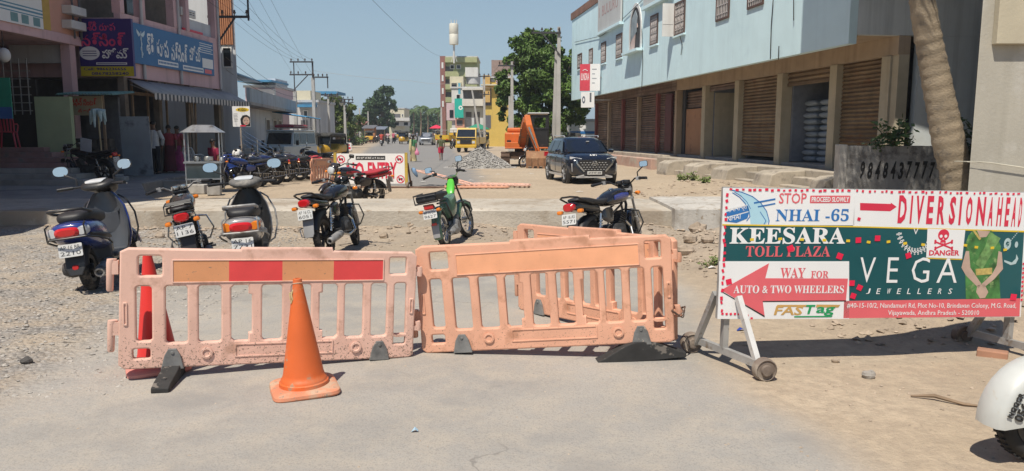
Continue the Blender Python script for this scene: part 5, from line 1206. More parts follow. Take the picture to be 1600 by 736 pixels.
# ------------------------------------------------------------------ coconut palm
M_PALM = mat('palm_bark', (.27, .215, .15), .95, var=.28, scale=5, bump=.9, bscale=26, stain=((.13, .11, .09), .55, 3), hband=((.36, .30, .22), .4))
M_FROND = mat('palm_leaf', (.065, .11, .025), .6, var=.35, scale=1.2)
def palm(label, pts, rads, crown_r, n, group=None, loc=None, full=True, seed=3):
    rs = random.Random(seed); b = V(pts[0]); t = thing('palm_tree', label, 'palm tree', b, 0, group)
    # ringed trunk
    P = []; Rr = []
    def cat(i, f):
        p0, p1, p2, p3 = [V(pts[max(0, min(len(pts) - 1, i + k))]) for k in (-1, 0, 1, 2)]
        return .5 * ((2 * p1) + (p2 - p0) * f + (2 * p0 - 5 * p1 + 4 * p2 - p3) * f * f + (3 * p1 - p0 - 3 * p2 + p3) * f ** 3)
    for i in range(len(pts) - 1):
        k = max(2, int((V(pts[i + 1]) - V(pts[i])).length / (.055 if full else .4)))
        for j in range(k):
            f = j / k; P.append(cat(i, f) - b); r = rads[i] + (rads[i + 1] - rads[i]) * f
            m_ = (len(P) % 4) if full else 0; Rr.append(r * ((1.0, .985, .97, 1.03)[m_] * (1 + .03 * nz(0, 0, 1, k * 3 + j * .7))) + (rs.uniform(-.004, .004) if full else 0))
    q = MB(); q.tube(P, Rr, 18 if full else 7); q.build('trunk', M_PALM if full else M_WOOD, t, smooth=True, ang=180)
    q = MB(); top = V(pts[-1]) - b
    for k in range(n):
        az = k * 2.4 + rs.uniform(-.2, .2); up = rs.uniform(-.35, 1.0); L_ = crown_r * rs.uniform(.85, 1.1); pr = []
        for j in range(9):
            s_ = j / 8; h_ = L_ * s_ * (1 - .18 * s_); z_ = up * L_ * .55 * s_ - L_ * .62 * s_ * s_; pr.append(top + V((math.cos(az) * h_, math.sin(az) * h_, z_)))
        q.tube(pr, [.03 * (1 - .8 * j / 8) for j in range(9)], 4)
        for j in range(1, 9):
            for u in range(3 if full else 2):
                p = pr[j - 1].lerp(pr[j], u / (3 if full else 2)); d = (pr[j] - pr[j - 1]).normalized(); sd = d.cross(V((0, 0, 1))).normalized()
                ll = crown_r * .24 * math.sin(PI * (.12 + .8 * (j / 8)))
                for g_ in (-1, 1):
                    e = p + sd * g_ * ll + d * ll * .5 - V((0, 0, ll * rs.uniform(.3, .7))); w = d * (.03 if full else .07) * crown_r / 2.5
                    q.add([p - w, p + w, e], [(0, 1, 2)])
    q.build('crown', M_FROND, t); return t
pz = lambda px, py, Y: D(px, py, Y)
palm('leaning coconut palm trunk with ringed bark, beside the grey plaster wall', [V((D(1500, 300, 14.6).x, 14.6, -.1)), D(1497, 290, 14.6), D(1481, 215, 14.6), D(1462, 120, 14.6), D(1441, 0, 14.5), V((D(1441, 0, 14.5).x - .35, 14.4, 6.0)), V((D(1441, 0, 14.5).x - .55, 14.3, 8.6))], [.29, .285, .285, .25, .22, .20, .17], 2.9, 26)

# plants on the old wall
M_LEAF1 = mat('dark_leaf', (.045, .085, .022), .55, var=.4, scale=6)
M_LEAF2 = mat('mid_leaf', (.075, .13, .03), .55, var=.4, scale=5)
def plant(label, loc, h, w, n, leaf, m, seed, name='wall_plant', cat='plant', group=None):
    rs = random.Random(seed); t = thing(name, label, cat, loc, 0, group); q = MB(); s_ = MB()
    for k in range(max(3, n // 22)):
        a = rs.uniform(0, 6.28); e = V((math.cos(a) * w * rs.uniform(.3, 1), math.sin(a) * w * .6 * rs.uniform(.3, 1), h * rs.uniform(.5, 1)))
        s_.tube([(0, 0, 0), e * .5 + V((0, 0, h * .12)), e], [.012, .008, .004], 5)
        for j in range(22):
            c = e * rs.uniform(.25, 1.05) + V((rs.gauss(0, 1), rs.gauss(0, 1), rs.gauss(0, 1))) * w * .16
            d = V((rs.gauss(0, 1), rs.gauss(0, 1), rs.gauss(.2, .7))).normalized(); x = d.orthogonal().normalized(); l = leaf * rs.uniform(.7, 1.3)
            q.add([c, c + d * l * .5 + x * l * .26, c + d * l, c + d * l * .5 - x * l * .26], [(0, 1, 2, 3)])
    s_.build('stem', M_WOOD, t); q.build('foliage', m, t); return t
g_ = D(1402, 232, 16.9); plant('green bush growing on the stained phone-number wall', (g_.x, 17.1, WH - .02), .50, .42, 240, .15, M_LEAF2, 1)
g_ = D(1375, 235, 16.9); plant('dark trailing plant on the phone-number wall, left of the green bush', (g_.x, 17.05, WH - .08), .22, .30, 150, .10, M_LEAF1, 2)
g_ = D(1425, 232, 16.9); plant('small seedling on the phone-number wall, near the palm trunk', (g_.x, 17.05, WH - .02), .16, .16, 66, .08, M_LEAF2, 5)
plant('dark shrub between the palm trunk and the grey plaster wall', (D(1508, 200, 15.6).x, 15.6, .3), 1.65, .40, 420, .18, M_LEAF1, 7)
for i, (px, py, s_) in enumerate(((1083, 293, .28), (1068, 291, .2), (1102, 297, .16))):
    g_ = G(px, py); plant(('pale green weed in the sand before the steps', 'small weed in the sand left of the larger weed', 'tiny weed in the sand nearest the diversion board')[i], (g_.x, g_.y, gheight(g_.x, g_.y) - .02), s_, s_ * 1.2, 160, .09, mat('weed_leaf', (.16, .20, .06), .7, var=.4, scale=6), 11 + i, 'weed', 'weed')
g_ = G(1110, 425); plant('small weed beside the left edge of the diversion board', (g_.x, g_.y, gheight(g_.x, g_.y) - .02), .12, .14, 110, .05, MATS['weed_leaf'], 21, 'weed', 'weed')
# ------------------------------------------------------------------ left side
M_PEACH = mat('peach_wall', (.62, .33, .25), .85, var=.08, scale=1.5, bump=.15, vstreak=((.38, .19, .14), .5))
M_PINKW = mat('pink_wall', (.64, .43, .44), .85, var=.08, scale=1.5, bump=.15, vstreak=((.30, .20, .20), .6), stain=((.43, .28, .27), .56, 1.2))
M_YELW = mat('pale_yellow_wall', (.48, .44, .24), .85, var=.10, scale=2, vstreak=((.36, .33, .18), .4))
M_YGREEN = mat('yellow_green_wall', (.40, .47, .28), .85, var=.12, scale=2, bump=.2)
M_GREYW = mat('pale_grey_wall', (.50, .50, .50), .85, var=.08, scale=1.5, vstreak=((.28, .28, .28), .5))
M_LGREY = mat('light_blue_grey_wall', (.58, .61, .64), .85, var=.06, scale=1.2, vstreak=((.33, .34, .36), .55))
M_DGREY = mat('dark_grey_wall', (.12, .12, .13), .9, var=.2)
M_STEPS = mat('red_brown_steps', (.33, .20, .185), .85, var=.25, scale=3, stain=((.25, .21, .2), .55, 3))
M_PURPLE = mat('sign_purple', (.035, .02, .16), .45, var=.1, scale=1)
M_SBLUE = mat('sign_deep_blue', (.02, .14, .34), .45, var=.1, scale=1)
M_PLET = mat('sign_pink_letter', (.62, .05, .16), .5)
M_TINB = mat('blue_tin_roof', (.07, .26, .46), .5, metal=.2, var=.15, scale=2, stain=((.25, .35, .4), .6, 1.5))
M_GREYROOF = mat('grey_tarpaulin', (.46, .43, .40), .8, var=.2, scale=2, stain=((.2, .19, .18), .56, 2))
M_ORS = mat('orange_slats', (.45, .20, .10), .7, var=.15)
M_SHEET = mat('grey_metal_sheet', (.31, .35, .38), .6, metal=.1, var=.18, scale=1.6, stain=((.13, .14, .15), .56, 1.6))
def hx(px, py, X):                       # photo pixel onto the plane x = X -> y, z
    r = ray(px, py); t = X / r.x; return r.y * t, CAMH + r.z * t
# apron in front of the left shops
ap = [(-40, 15.36), (-7.2, 15.36), (-8.3, 17.2), (-10.0, 20.5), (-10.5, 24), (-10.6, 31), (-13.4, 36.5), (-40, 37)]
q = MB(); q.prism(ap, -.1, .345, 'XY'); tag(q.build('pavement', mat('shop_apron', (.30, .285, .26), .92, var=.2, scale=1.5, bump=.4, bscale=20, stain=((.20, .19, .18), .52, .8), dirt=((.42, .36, .28), .6, 3)), bevel=.04), kind='structure')

# peach building, nearest on the left
XP = -13.2
pe = thing('peach_building', 'peach-coloured building with jutting upper floor, white beams and entrance stairs', 'building', (XP, 12.0, 0))
YE = hx(127, 60, XP)[0] - 12.0
zs = hx(0, 40, XP)[1]
q = MB(); q.b2((-9, 0, zs + .15), (0, YE, 16)); q.build('upper_wall', M_PEACH, pe)
q = MB(); q.b2((-9, -1.4, 0), (-9.2 - XP, -.11, 16)); q.build('shade_wing', M_PEACH, pe)  # added wing out of view, sized to cast shade on slab and apron
q = MB(); q.b2((-9, -.1, zs - .12), (.06, YE + .02, zs + .147)); q.build('floor_slab', M_PINKW, pe, bevel=.015)
q = MB(); y0, z0 = hx(0, 5, XP); q.b2((.003, 0, 6.35), (.85, hx(98, 8, XP + .4)[0] - 12, 6.62)); q.build('balcony_trim', M_YELW, pe, bevel=.02)
q = MB(); q.b2((.05, 0.2, 6.625), (.80, 7.5, 7.5)); q.build('balcony_parapet', M_YELW, pe)
a = hx(64, 35, XP); b = hx(78, 35, XP); q = MB(); q.b2((.003, a[0] - 12, zs + .16), (.02, b[0] - 12, 5.75)); q.build('yellow_panel', mat('mustard_panel', (.55, .37, .10), .8, var=.1), pe)
for py in (14, 37):
    a = hx(104, py, XP + .15); b = hx(127, py, XP + .15); q = MB(); q.b2((.003, a[0] - 12, a[1] - .12), (.30, min(b[0] - 12, YE), a[1] + .12)); q.build('white_beam', M_PAINTW, pe, bevel=.01)
q = MB(); q.tube([(.1, hx(110, 30, XP)[0] - 12, 4.5), (.1, hx(107, 0, XP)[0] - 12.1, 8.0)], .03, 6); q.build('drain_pipe', M_DGREY, pe)
q = MB(); q.tube([(.12, YE - .2, 4.5), (.1, YE - .2, 8.0)], .035, 6); q.build('drain_pipe', M_DGREY, pe)
YB = 23.3 - 12
q = MB(); q.b2((-1.9, YB, 3.78), (-.1, YB + .15, zs - .123)); q.build('lintel_wall', M_GREYW, pe)
q = MB(); q.b2((-.28, YB - .14, .3), (.0, YB + .16, zs - .123)); q.build('pink_pillar', M_PINKW, pe)
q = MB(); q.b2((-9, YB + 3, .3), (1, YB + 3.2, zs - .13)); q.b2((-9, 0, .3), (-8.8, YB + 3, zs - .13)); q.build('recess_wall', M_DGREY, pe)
q = MB(); q.b2((-2.15, 8.6, 1.2), (-1.8, 8.95, zs - .123)); q.build('yellow_post', M_YELW, pe, bevel=.01)
q = MB(); q.b2((-3.2, 8.3, 1.2), (-2.17, 8.9, zs - .123)); q.build('brown_column', mat('brown_column', (.10, .075, .055), .8, var=.2), pe, bevel=.01)
x0, x1 = D(57, 200, 21.7).x - XP, D(112, 200, 21.7).x - XP; z1 = ZY(151, 21.7)
q = MB(); q.prism([(x0, 1.15), (x1, .34), (x1, z1), (x0, z1)], 9.7, 9.85); q.build('stair_wall', M_YGREEN, pe)
q = MB()
for k in range(7): q.b2((x0 - .75 - .05, 9.62, 2.3 + k * .22), (x0 - .02, 9.64, 2.32 + k * .22))
for k in range(4): q.b2((x0 - .75 + k * .22, 9.60, 2.2), (x0 - .73 + k * .22, 9.62, 3.75))
q.build('grille', M_STEEL, pe)
q = MB(); q.b2((x0 - 1.3, 9.9, 1.2), (x0 - .05, 9.98, 3.2)); q.build('dark_door', mat('dark_door', (.035, .028, .022), .7), pe)
for k in range(7):
    zt = .345 + .135 * (k + 1); pxr = (128, 118, 110, 100, 94, 82, 70)[k]; yf = 7.6 + k * .30
    q = MB(); q.b2((-6, yf, .30 if k == 0 else zt - .133), (D(pxr, 250, 12 + yf).x - XP, 9.69 if k else 9.6, zt)); q.build('step', M_STEPS if k > 2 else M_CONCD, pe, bevel=.01)
# banner on the peach building
by0, bz = hx(-60, 30, XP); by1 = hx(61, 30, XP)[0]
bn = thing('cloth_banner', 'white banner with blue wavy stripes along the peach balcony', 'banner', (XP + .10, by0, 0))
q = MB(); q.b2((-.01, 0, zs + .12), (.01, by1 - by0, zs + 1.05)); q.build('banner_sheet', M_WHITE, bn)
q = MB()
for zz, hh in ((.50, .05), (.60, .035), (.42, .03)): q.b2((.012, 0, zs + zz), (.014, by1 - by0, zs + zz + hh))
q.build('blue_stripe', mat('print_blue', (.10, .28, .40), .5), bn)
q = MB()
for i, yy in enumerate((by1 - by0 - .45, by1 - by0 - .95, by1 - by0 - 1.4)): q.b2((.012, yy, zs + .17), (.014, yy + .3, zs + .40))
q.build('print_blocks', mat('print_teal', (.16, .30, .32), .5), bn)
q = MB(); q.sph((0, 0, 0), (.16, .16, .19)); g_ = D(6, 86, 20.3); o = q.build('globe_lamp', M_PAINTW, smooth=True); o.location = g_; tag(o, 'white globe lamp hanging in the dark porch at the left edge', 'lamp')
q2 = MB(); q2.tube([(0, 0, .18), (0, 0, 1.0)], .012, 5); q2.build('lamp_cord', M_CABLE, o)
g_ = D(8, 155, 20.0); q = MB(); q.b2((-.55, 0, -.5), (.16, .02, .55)); o = q.build('shop_poster', mat('green_poster', (.03, .32, .20), .5)); o.location = g_; tag(o, 'bright green and blue poster in the porch at the left edge', 'poster')
q = MB(); q.b2((-.55, -.003, -.5), (.16, -.001, -.2)); q.build('blue_band', mat('blue_poster', (.05, .15, .40), .5), o)
M_REDPL = mat('red_plastic', (.40, .03, .06), .45, var=.1)
g_ = D(6, 232, 20.4); plastic_chair('red plastic chair on the dark stairs at the left edge', (g_.x, 20.6, 1.29), R(200), M_REDPL)

# pink nursing-home building
NZ = 3.42
c0 = V((-12.0, 23.9, 0)); c1 = V((-11.55, 30.6, 0)); PU = (c1 - c0).normalized(); PRZ = math.atan2(PU.y, PU.x); PL = (c1 - c0).length
pk = thing('pink_building', 'pink nursing home building with dark shops below and large signs', 'building', c0, PRZ)   # local x along the road, +y into the building
def toP(px, py, off=0): return hit(px, py, off, c0, PU, V((-PU.y, PU.x, 0)))
q = MB(); q.b2((0, 0, NZ), (PL, .2, 5.35)); q.b2((0, 0, 8.1), (PL, .2, 16.5)); q.build('front_wall', M_PINKW, pk)
q = MB(); q.b2((-.0, .203, NZ), (.2, 7, 5.2)); q.b2((0, .203, 8.1), (.2, 7, 16.5)); q.b2((0, 4.2, 5.2), (.2, 7, 8.1)); q.build('side_wall', M_PINKW, pk)
q = MB(); q.b2((.25, .25, NZ + .1), (PL, 7, NZ + .3)); q.b2((.0, .0, 8.0), (PL, 7, 8.097)); q.build('floor_slab', M_CONCD, pk)
for xx in (0.0, 1.2, 3.25, 4.15, PL - .3): q = MB(); q.b2((xx, -.02, 5.353), (xx + .22, .25, 7.997)); q.build('upper_pillar', M_PINKW, pk)
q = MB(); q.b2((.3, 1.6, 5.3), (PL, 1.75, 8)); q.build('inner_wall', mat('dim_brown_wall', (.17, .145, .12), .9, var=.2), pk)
q = MB(); q.b2((1.45, .6, 5.36), (2.0, .75, 7.9)); q.build('dark_window', M_GLS, pk)
a = toP(287, 10); b = toP(310, 30); q = MB(); q.fill([[(a[0], b[1]), (b[0], b[1]), (b[0], a[1]), (a[0], a[1])], [(a[0] + .08, b[1] + .08), (b[0] - .08, b[1] + .08), (b[0] - .08, a[1] - .08), (a[0] + .08, a[1] - .08)]], .1, .06); w = q.build('window', M_PAINTW, pk)
q = MB(); q.b2((a[0] + .08, .12, b[1] + .08), (b[0] - .08, .13, a[1] - .08)); q.build('pane', M_GLS, w)
q = MB()
for k in range(3): xx = a[0] + (b[0] - a[0]) * (k + 1) / 4; q.b2((xx - .02, .09, b[1] + .06), (xx + .02, .11, a[1] - .06))
for k in range(3): zz = b[1] + (a[1] - b[1]) * (k + 1) / 4; q.b2((a[0] + .06, .085, zz - .02), (b[0] - .06, .115, zz + .02))
q.build('grille', M_PAINTW, w)
q = MB(); q.b2((a[0] - .2, .16, 5.36), (PL, .24, b[1] - .05)); q.build('spandrel', M_LGREY, pk)
for xx in (.0, 2.0, 4.2, PL - .25): q = MB(); q.b2((xx, .02, .345), (xx + .2, .22, NZ)); q.build('shop_pillar', mat('grimy_pillar', (.19, .16, .13), .9, var=.3, scale=3), pk)
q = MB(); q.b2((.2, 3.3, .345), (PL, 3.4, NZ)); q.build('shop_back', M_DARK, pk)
q = MB(); q.b2((.25, .3, .10), (PL, 6, .36)); q.build('shop_floor', M_CONCD, pk)
q = MB()
for xx in (.6, 1.5, 2.7): q.b2((xx, .12, .36), (xx + .06, .18, NZ))
q.b2((.2, .1, 2.9), (2.2, .16, 3.0)); q.build('wooden_frame', M_WOOD, pk)
for xx in (2.8, 3.25): q = MB(); q.tube([(xx, -.55, .36), (xx + .05, -.6, 2.95)], .045, 6); q.build('awning_post', M_WOOD, pk)
for xx in (1.1, 3.5, PL - .1): q = MB(); q.tube([(xx, -.06, NZ), (xx, -.06, 9)], .05, 8); q.build('drain_pipe', M_GREYW, pk)
# awning with scalloped edge
aw = thing('shop_awning', 'grey shop awning with striped scalloped edge below the blue sign', 'awning', c0, PRZ)
a0 = toP(211, 129, -.02); a1 = toP(362, 158, -.02)
q = MB(); n = 28; P = []; F = []
for i in range(n + 1):
    x = .15 + (a1[0] - .3) * i / n; sag = .03 * math.sin(i * 1.7)
    P += [(x, -.02, 3.36), (x, -.45, 3.12 + sag * .5), (x, -.85, 2.92 + sag)]
for i in range(n):
    for j in range(2): F.append((3 * i + j, 3 * i + j + 1, 3 * i + 4 + j, 3 * i + 3 + j))
q.add(P, F); o = q.build('canopy', M_GREYROOF, aw, smooth=True); md = o.modifiers.new('thick', 'SOLIDIFY'); md.thickness = .015
M_VAL = [mat('valance_light', (.55, .53, .50), .8, var=.1), mat('valance_dark', (.09, .10, .11), .8, var=.1)]
q = MB()
for i in range(60):
    x = .15 + (a1[0] - .3) * i / 60; w = (a1[0] - .3) / 60; q.cm = i % 2
    q.prism([(x, 2.93), (x + w, 2.93), (x + w, 2.76), (x + w / 2, 2.71), (x, 2.76)], -.87, -.862)
q.build('valance', M_VAL, aw)
q = MB()
for x in (.3, 2.6, 5.0, a1[0] - .3): q.bar((x, -.02, 3.2), (x, -.84, 2.89), .03)
q.build('awning_arm', M_STEEL, aw)
# purple sign (on the end wall, facing the camera)
T_ = V((0, 0, 0)); a = D(127, 119, 23.72); b = D(204, 29, 23.72); w, h = b.x - a.x, b.z - a.z
ps = thing('purple_sign', 'purple nursing home sign with pink and white lettering and a yellow phone strip', 'sign', (a.x, 23.72, a.z))
q = MB(); q.b2((0, 0, 0), (w, .12, h)); q.build('panel', M_PURPLE, ps)
q = MB(); q.b2((0, -.003, .0), (w, -.001, h * .17)); q.build('yellow_band', mat('sign_gold', (.55, .45, .03), .5), ps)
q = MB(); q.text('శ్రీ రూప', w * .18, h * .79, w * .52, h * .16, -.004, .002, 0, .01); q.text('నర్సింగ్', w * .04, h * .52, w * .84, h * .24, -.004, .002, 0, .02); q.build('pink_lettering', M_PLET, ps)
q = MB(); q.text('హోమ్', w * .42, h * .31, w * .50, h * .18, -.004, .002, 0, .02); q.fill([circ(w * .19, h * .40, w * .19, 24, h * .12)], -.005, .003); q.b2((w * .3, -.004, h * .20), (w * .88, -.001, h * .24)); q.build('white_lettering', M_WHITE, ps)
q = MB(); q.text('Cell: 9866236656', w * .06, h * .10, w * .80, h * .05, -.0055, .001, 0, .02); q.text('08678258240', w * .2, h * .02, w * .70, h * .055, -.0055, .001, 0, .02)
for k in range(3): q.b2((w * .06, -.0075, h * (.35 + .04 * k)), (w * .32, -.0055, h * (.362 + .04 * k)))
q.b2((w * .32, -.006, h * .213), (w * .86, -.0045, h * .225)); q.build('small_lettering', M_PURPLE, ps)
# blue sign along the road
bs = thing('blue_sign', 'long blue nursing home sign with white lettering and a winged staff emblem', 'sign', c0, PRZ)
a = toP(208, 70, -.12); b = toP(334, 98, -.12); z0, z1 = 3.88, 5.12; y = -.12; L_ = b[0] - a[0]; xs = a[0]
q = MB(); q.b2((xs, y, z0), (xs + L_, y + .10, z1)); q.build('panel', M_SBLUE, bs)
q = MB(); H_ = z1 - z0; yl = y - .004
q.text('శ్రీ రూప', xs + L_ * .14, z0 + H_ * .28, L_ * .25, H_ * .56, yl, .002, 0, .015); q.text('నర్సింగ్', xs + L_ * .42, z0 + H_ * .24, L_ * .21, H_ * .52, yl, .002, 0, .015); q.text('హోమ్', xs + L_ * .655, z0 + H_ * .34, L_ * .155, H_ * .44, yl, .002, 0, .015)
q.b2((xs + L_ * .26, yl, z0 + H_ * .06), (xs + L_ * .50, y - .001, z0 + H_ * .19)); q.b2((xs + L_ * .56, yl, z0 + H_ * .04), (xs + L_ * .84, y - .001, z0 + H_ * .17)); q.b2((xs + L_ * .83, yl, z0 + H_ * .20), (xs + L_ * .985, y - .001, z0 + H_ * .48))
for k in range(5): q.b2((xs + L_ * .80, yl, z0 + H_ * (.90 - .065 * k)), (xs + L_ * (.99 - .02 * (k % 2)), y - .001, z0 + H_ * (.92 - .065 * k)))
q.build('white_lettering', M_WHITE, bs)
q = MB(); cx = xs + L_ * .085; q.tube([(cx, yl, z0 + H_ * .16), (cx, yl, z0 + H_ * .82)], .02, 6); q.tube([(cx + .07 * math.sin(k * .7) * (1 - k / 26), yl, z0 + H_ * (.2 + .5 * k / 18)) for k in range(19)], .014, 5)
for s in (-1, 1): q.prism([(cx, z0 + H_ * .74), (cx + s * .24, z0 + H_ * .86), (cx + s * .22, z0 + H_ * .76), (cx + s * .12, z0 + H_ * .68)], yl, y - .001)
q.build('winged_staff', mat('pale_emblem', (.60, .70, .74), .5), bs)
q = MB()
for i in range(16): q.b2((xs + L_ * (.57 + .0165 * i), yl - .0035, z0 + H_ * .08), (xs + L_ * (.581 + .0165 * i), yl - .0015, z0 + H_ * .13)); 
for i in range(13): q.b2((xs + L_ * (.27 + .0172 * i), yl - .0035, z0 + H_ * .10), (xs + L_ * (.282 + .0172 * i), yl - .0015, z0 + H_ * .155))
q.build('small_print', M_SBLUE, bs)
q = MB(); q.b2((xs + L_ * .86, yl, z0 + H_ * .04), (xs + L_ * .96, y - .001, z0 + H_ * .16)); q.build('red_patch', M_PINKR, bs)
# red board above the blue sign
a = toP(286, 43, .05); b = toP(317, 70, .05)
rb = thing('red_sign', 'small red board with white lettering behind the top of the blue sign', 'sign', c0, PRZ)
q = MB(); q.b2((a[0], .03, b[1]), (b[0], .1, a[1])); q.build('panel', M_RED, rb)
q = MB(); q.text('శ్రీ రూప నర్సింగ్', a[0] + .08, b[1] + (a[1] - b[1]) * .4, (b[0] - a[0]) * .9, (a[1] - b[1]) * .4, .027, .002, 0, .02); q.b2((a[0] + .1, .026, b[1] + .12), (b[0] - .3, .0285, b[1] + .22)); q.build('sign_lettering', M_WHITE, rb)

# grey building with orange slats
gb = thing('slatted_building', 'narrow grey building with orange vertical slats behind the near power pole', 'building', (0, 32.2, 0))
xr = D(369, 100, 32.2).x
q = MB(); q.prism([(xr - 9, 0), (xr, 0), (xr * 1.16, 5.2), (xr - 9, 5.2)], 0, 10.5, 'XY'); q.build('wall', M_LGREY, gb)
for k in range(7): xx = D(340 + k * 3.3, 30, 32.1).x; q = MB(); q.b2((xx, -.10, ZY(70, 32.2)), (xx + .055, -.003, 10.4)); q.build('slat', M_ORS, gb)
a, b = D(347, 106, 32.1), D(361, 73, 32.1); q = MB(); q.fill([[(a.x, a.z), (b.x, a.z), (b.x, b.z), (a.x, b.z)], [(a.x + .05, a.z + .06), (b.x - .05, a.z + .06), (b.x - .05, b.z - .05), (a.x + .05, b.z - .05)]], -.06, .05); w = q.build('window', M_PAINTW, gb)
q = MB(); q.b2((a.x + .05, -.02, a.z + .06), (b.x - .05, -.012, b.z - .05)); q.build('pane', M_GLS, w)

# road-parallel frontage further on
O_ = lambda Y: -8.3 - .138 * Y
FU = V((-.138, 1, 0)).normalized(); FRZ = math.atan2(FU.y, FU.x); F0 = V((O_(36.5), 36.5, 0))
def toF(px, py, off=0): return hit(px, py, off, F0, FU, V((-FU.y, FU.x, 0)))
wb = thing('white_building', 'pale single-storey building with concrete parapet, doors and a blue tin awning', 'building', F0, FRZ)
xe = toF(442, 190)[0]
q = MB(); q.b2((0, 0, -.1), (xe, 8, 3.05)); q.build('wall', M_LGREY, wb)
q = MB(); q.b2((-.1, -.9, 3.053), (xe + .1, 8, 3.2)); q.build('roof_slab', M_CONCD, wb)
q = MB(); q.b2((-.1, -.9, 3.203), (xe + .1, -.75, 3.85)); q.build('parapet', mat('pale_blue_parapet', (.40, .46, .50), .85, var=.1, vstreak=((.24, .24, .23), .7)), wb)
for px in (418, 429, 437):
    x, _ = toF(px, 200); q = MB(); q.b2((x - .55, -.04, .3), (x + .55, -.003, 2.5)); d_ = q.build('door', mat('brown_door', (.09, .07, .055), .6, var=.2), wb)
    q = MB(); q.b2((x - .65, -.06, 2.503), (x + .65, -.004, 2.6)); q.b2((x - .65, -.06, .3), (x - .553, -.004, 2.5)); q.b2((x + .553, -.06, .3), (x + .65, -.004, 2.5)); q.build('frame', M_PAINTW, d_)
x0, _ = toF(424, 180); q = MB(); n = 60
for i in range(n): x = x0 + (xe + 3.6 - x0) * i / n; ww = (xe + 3.6 - x0) / n; q.add([(x, -.05, 3.0), (x + ww * .5, -.05, 3.06), (x + ww, -.05, 3.0), (x, -2.1, 2.72), (x + ww * .5, -2.1, 2.78), (x + ww, -2.1, 2.72)], [(0, 1, 4, 3), (1, 2, 5, 4)])
o = q.build('tin_awning', M_TINB, wb); md = o.modifiers.new('thick', 'SOLIDIFY'); md.thickness = .012
for i in range(4): q = MB(); x = x0 + (xe + 3.4 - x0) * i / 3; q.tube([(x, -2.05, 0), (x, -2.05, 2.72)], .035, 6); q.build('awning_post', M_STEEL, wb)
# stairs with steel rails
sr = thing('steel_stairs', 'outside stairs with bright steel handrails against the pale building', 'stairs', (D(400, 240, 35.5).x, 35.5, 0), 0)
q = MB()
for k in range(7): q.b2((.75 - .32 * (k + 1), 0, -.1), (.75 - .32 * k, 1.2, .2 * (k + 1)))
q.build('steps', M_CONCD, sr)
q = MB()
for z_ in (.32, .52, .72, .92): q.tube([(.85, -.02, z_ + .02), (-1.5, -.02, z_ + 1.5)], .022, 6)
q.build('handrail', M_CHR, sr, smooth=True)
for k in range(4): q = MB(); x = .8 - .72 * k; q.tube([(x, -.02, .05 + .45 * k), (x, -.02, 1.0 + .455 * k)], .025, 6); q.build('rail_post', M_CHR, sr, smooth=True)
# taller building with a blue tin roof behind
b4 = thing('blue_roof_building', 'grey building with a blue tin eave and a pale blue stair room on top', 'building', F0 + FU * 1.0 + V((-1.2, .15, 0)), FRZ)
q = MB(); q.b2((-.2, 0, 0), (4.0, 6, 4.75)); q.build('wall', M_LGREY, b4)
q = MB(); q.prism([(1.0, 4.72), (-1.3, 4.55), (-1.3, 4.62), (1.0, 5.0), (6, 5.2), (6, 5.0)], -.3, 6.2, 'YZ'); o = q.build('tin_roof', M_TINB, b4)
q = MB(); q.b2((.9, .2, 5.0), (3.2, 2.6, 6.35)); q.build('stair_room', mat('pale_teal_wall', (.25, .40, .44), .8, var=.1), b4)
q = MB(); q.b2((1.3, .16, 5.35), (1.9, .197, 6.0)); q.b2((.86, .8, 5.45), (.897, 1.4, 6.1)); q.build('window', M_PAINTW, b4)
q = MB(); q.b2((1.5, -.03, 2.9), (1.75, -.003, 4.2)); q.build('slit_window', M_GLS, b4); q = MB(); q.b2((2.1, -.03, 2.9), (2.3, -.003, 4.2)); q.build('slit_window', M_GLS, b4)

# ---------------- small things before the left shops
AZ = .347
# tin-roofed snack stall with a painted board
g_ = D(140, 200, 22.3); st = thing('snack_stall', 'small dark stall with a wavy green tin roof and red-lettered board', 'stall', (g_.x, 22.3, AZ))
def sx(px): return D(px, 200, 22.3).x - g_.x
q = MB(); n = 18
for i in range(n): a = sx(100) + (sx(188) - sx(100)) * i / n; w_ = (sx(188) - sx(100)) / n; q.add([(a, -.3, 2.42), (a + w_ / 2, -.3, 2.47), (a + w_, -.3, 2.42), (a, 1.0, 2.55), (a + w_ / 2, 1.0, 2.6), (a + w_, 1.0, 2.55)], [(0, 1, 4, 3), (1, 2, 5, 4)])
o = q.build('tin_roof', mat('green_tin', (.13, .25, .22), .6, var=.3, stain=((.2, .14, .1), .56, 2)), st); md = o.modifiers.new('thick', 'SOLIDIFY'); md.thickness = .01
q = MB(); q.b2((sx(112), -.1, 1.85), (sx(165), -.06, 2.40)); bd = q.build('painted_board', mat('tan_board', (.38, .30, .18), .7, var=.15), st)
q = MB(); q.text('టిఫిన్ సెంటర్', sx(117), 2.10, sx(157) - sx(117), .24, -.105, .002, 0, .02); q.text('టీ కాఫీ', sx(127), 1.92, sx(147) - sx(127), .12, -.105, .002, 0, .02); q.build('board_lettering', mat('red_paint', (.50, .05, .02), .6), bd)
for px in (113, 164): q = MB(); q.b2((sx(px) - .03, -.05, 0), (sx(px) + .03, .01, 2.42)); q.build('post', M_WOOD, st)
q = MB(); q.b2((sx(112), .8, 0), (sx(165), .9, 2.4)); q.build('back_panel', M_DGREY, st)
M_CRATE = mat('dark_crate', (.075, .065, .055), .85, var=.35, scale=3)
k = 0
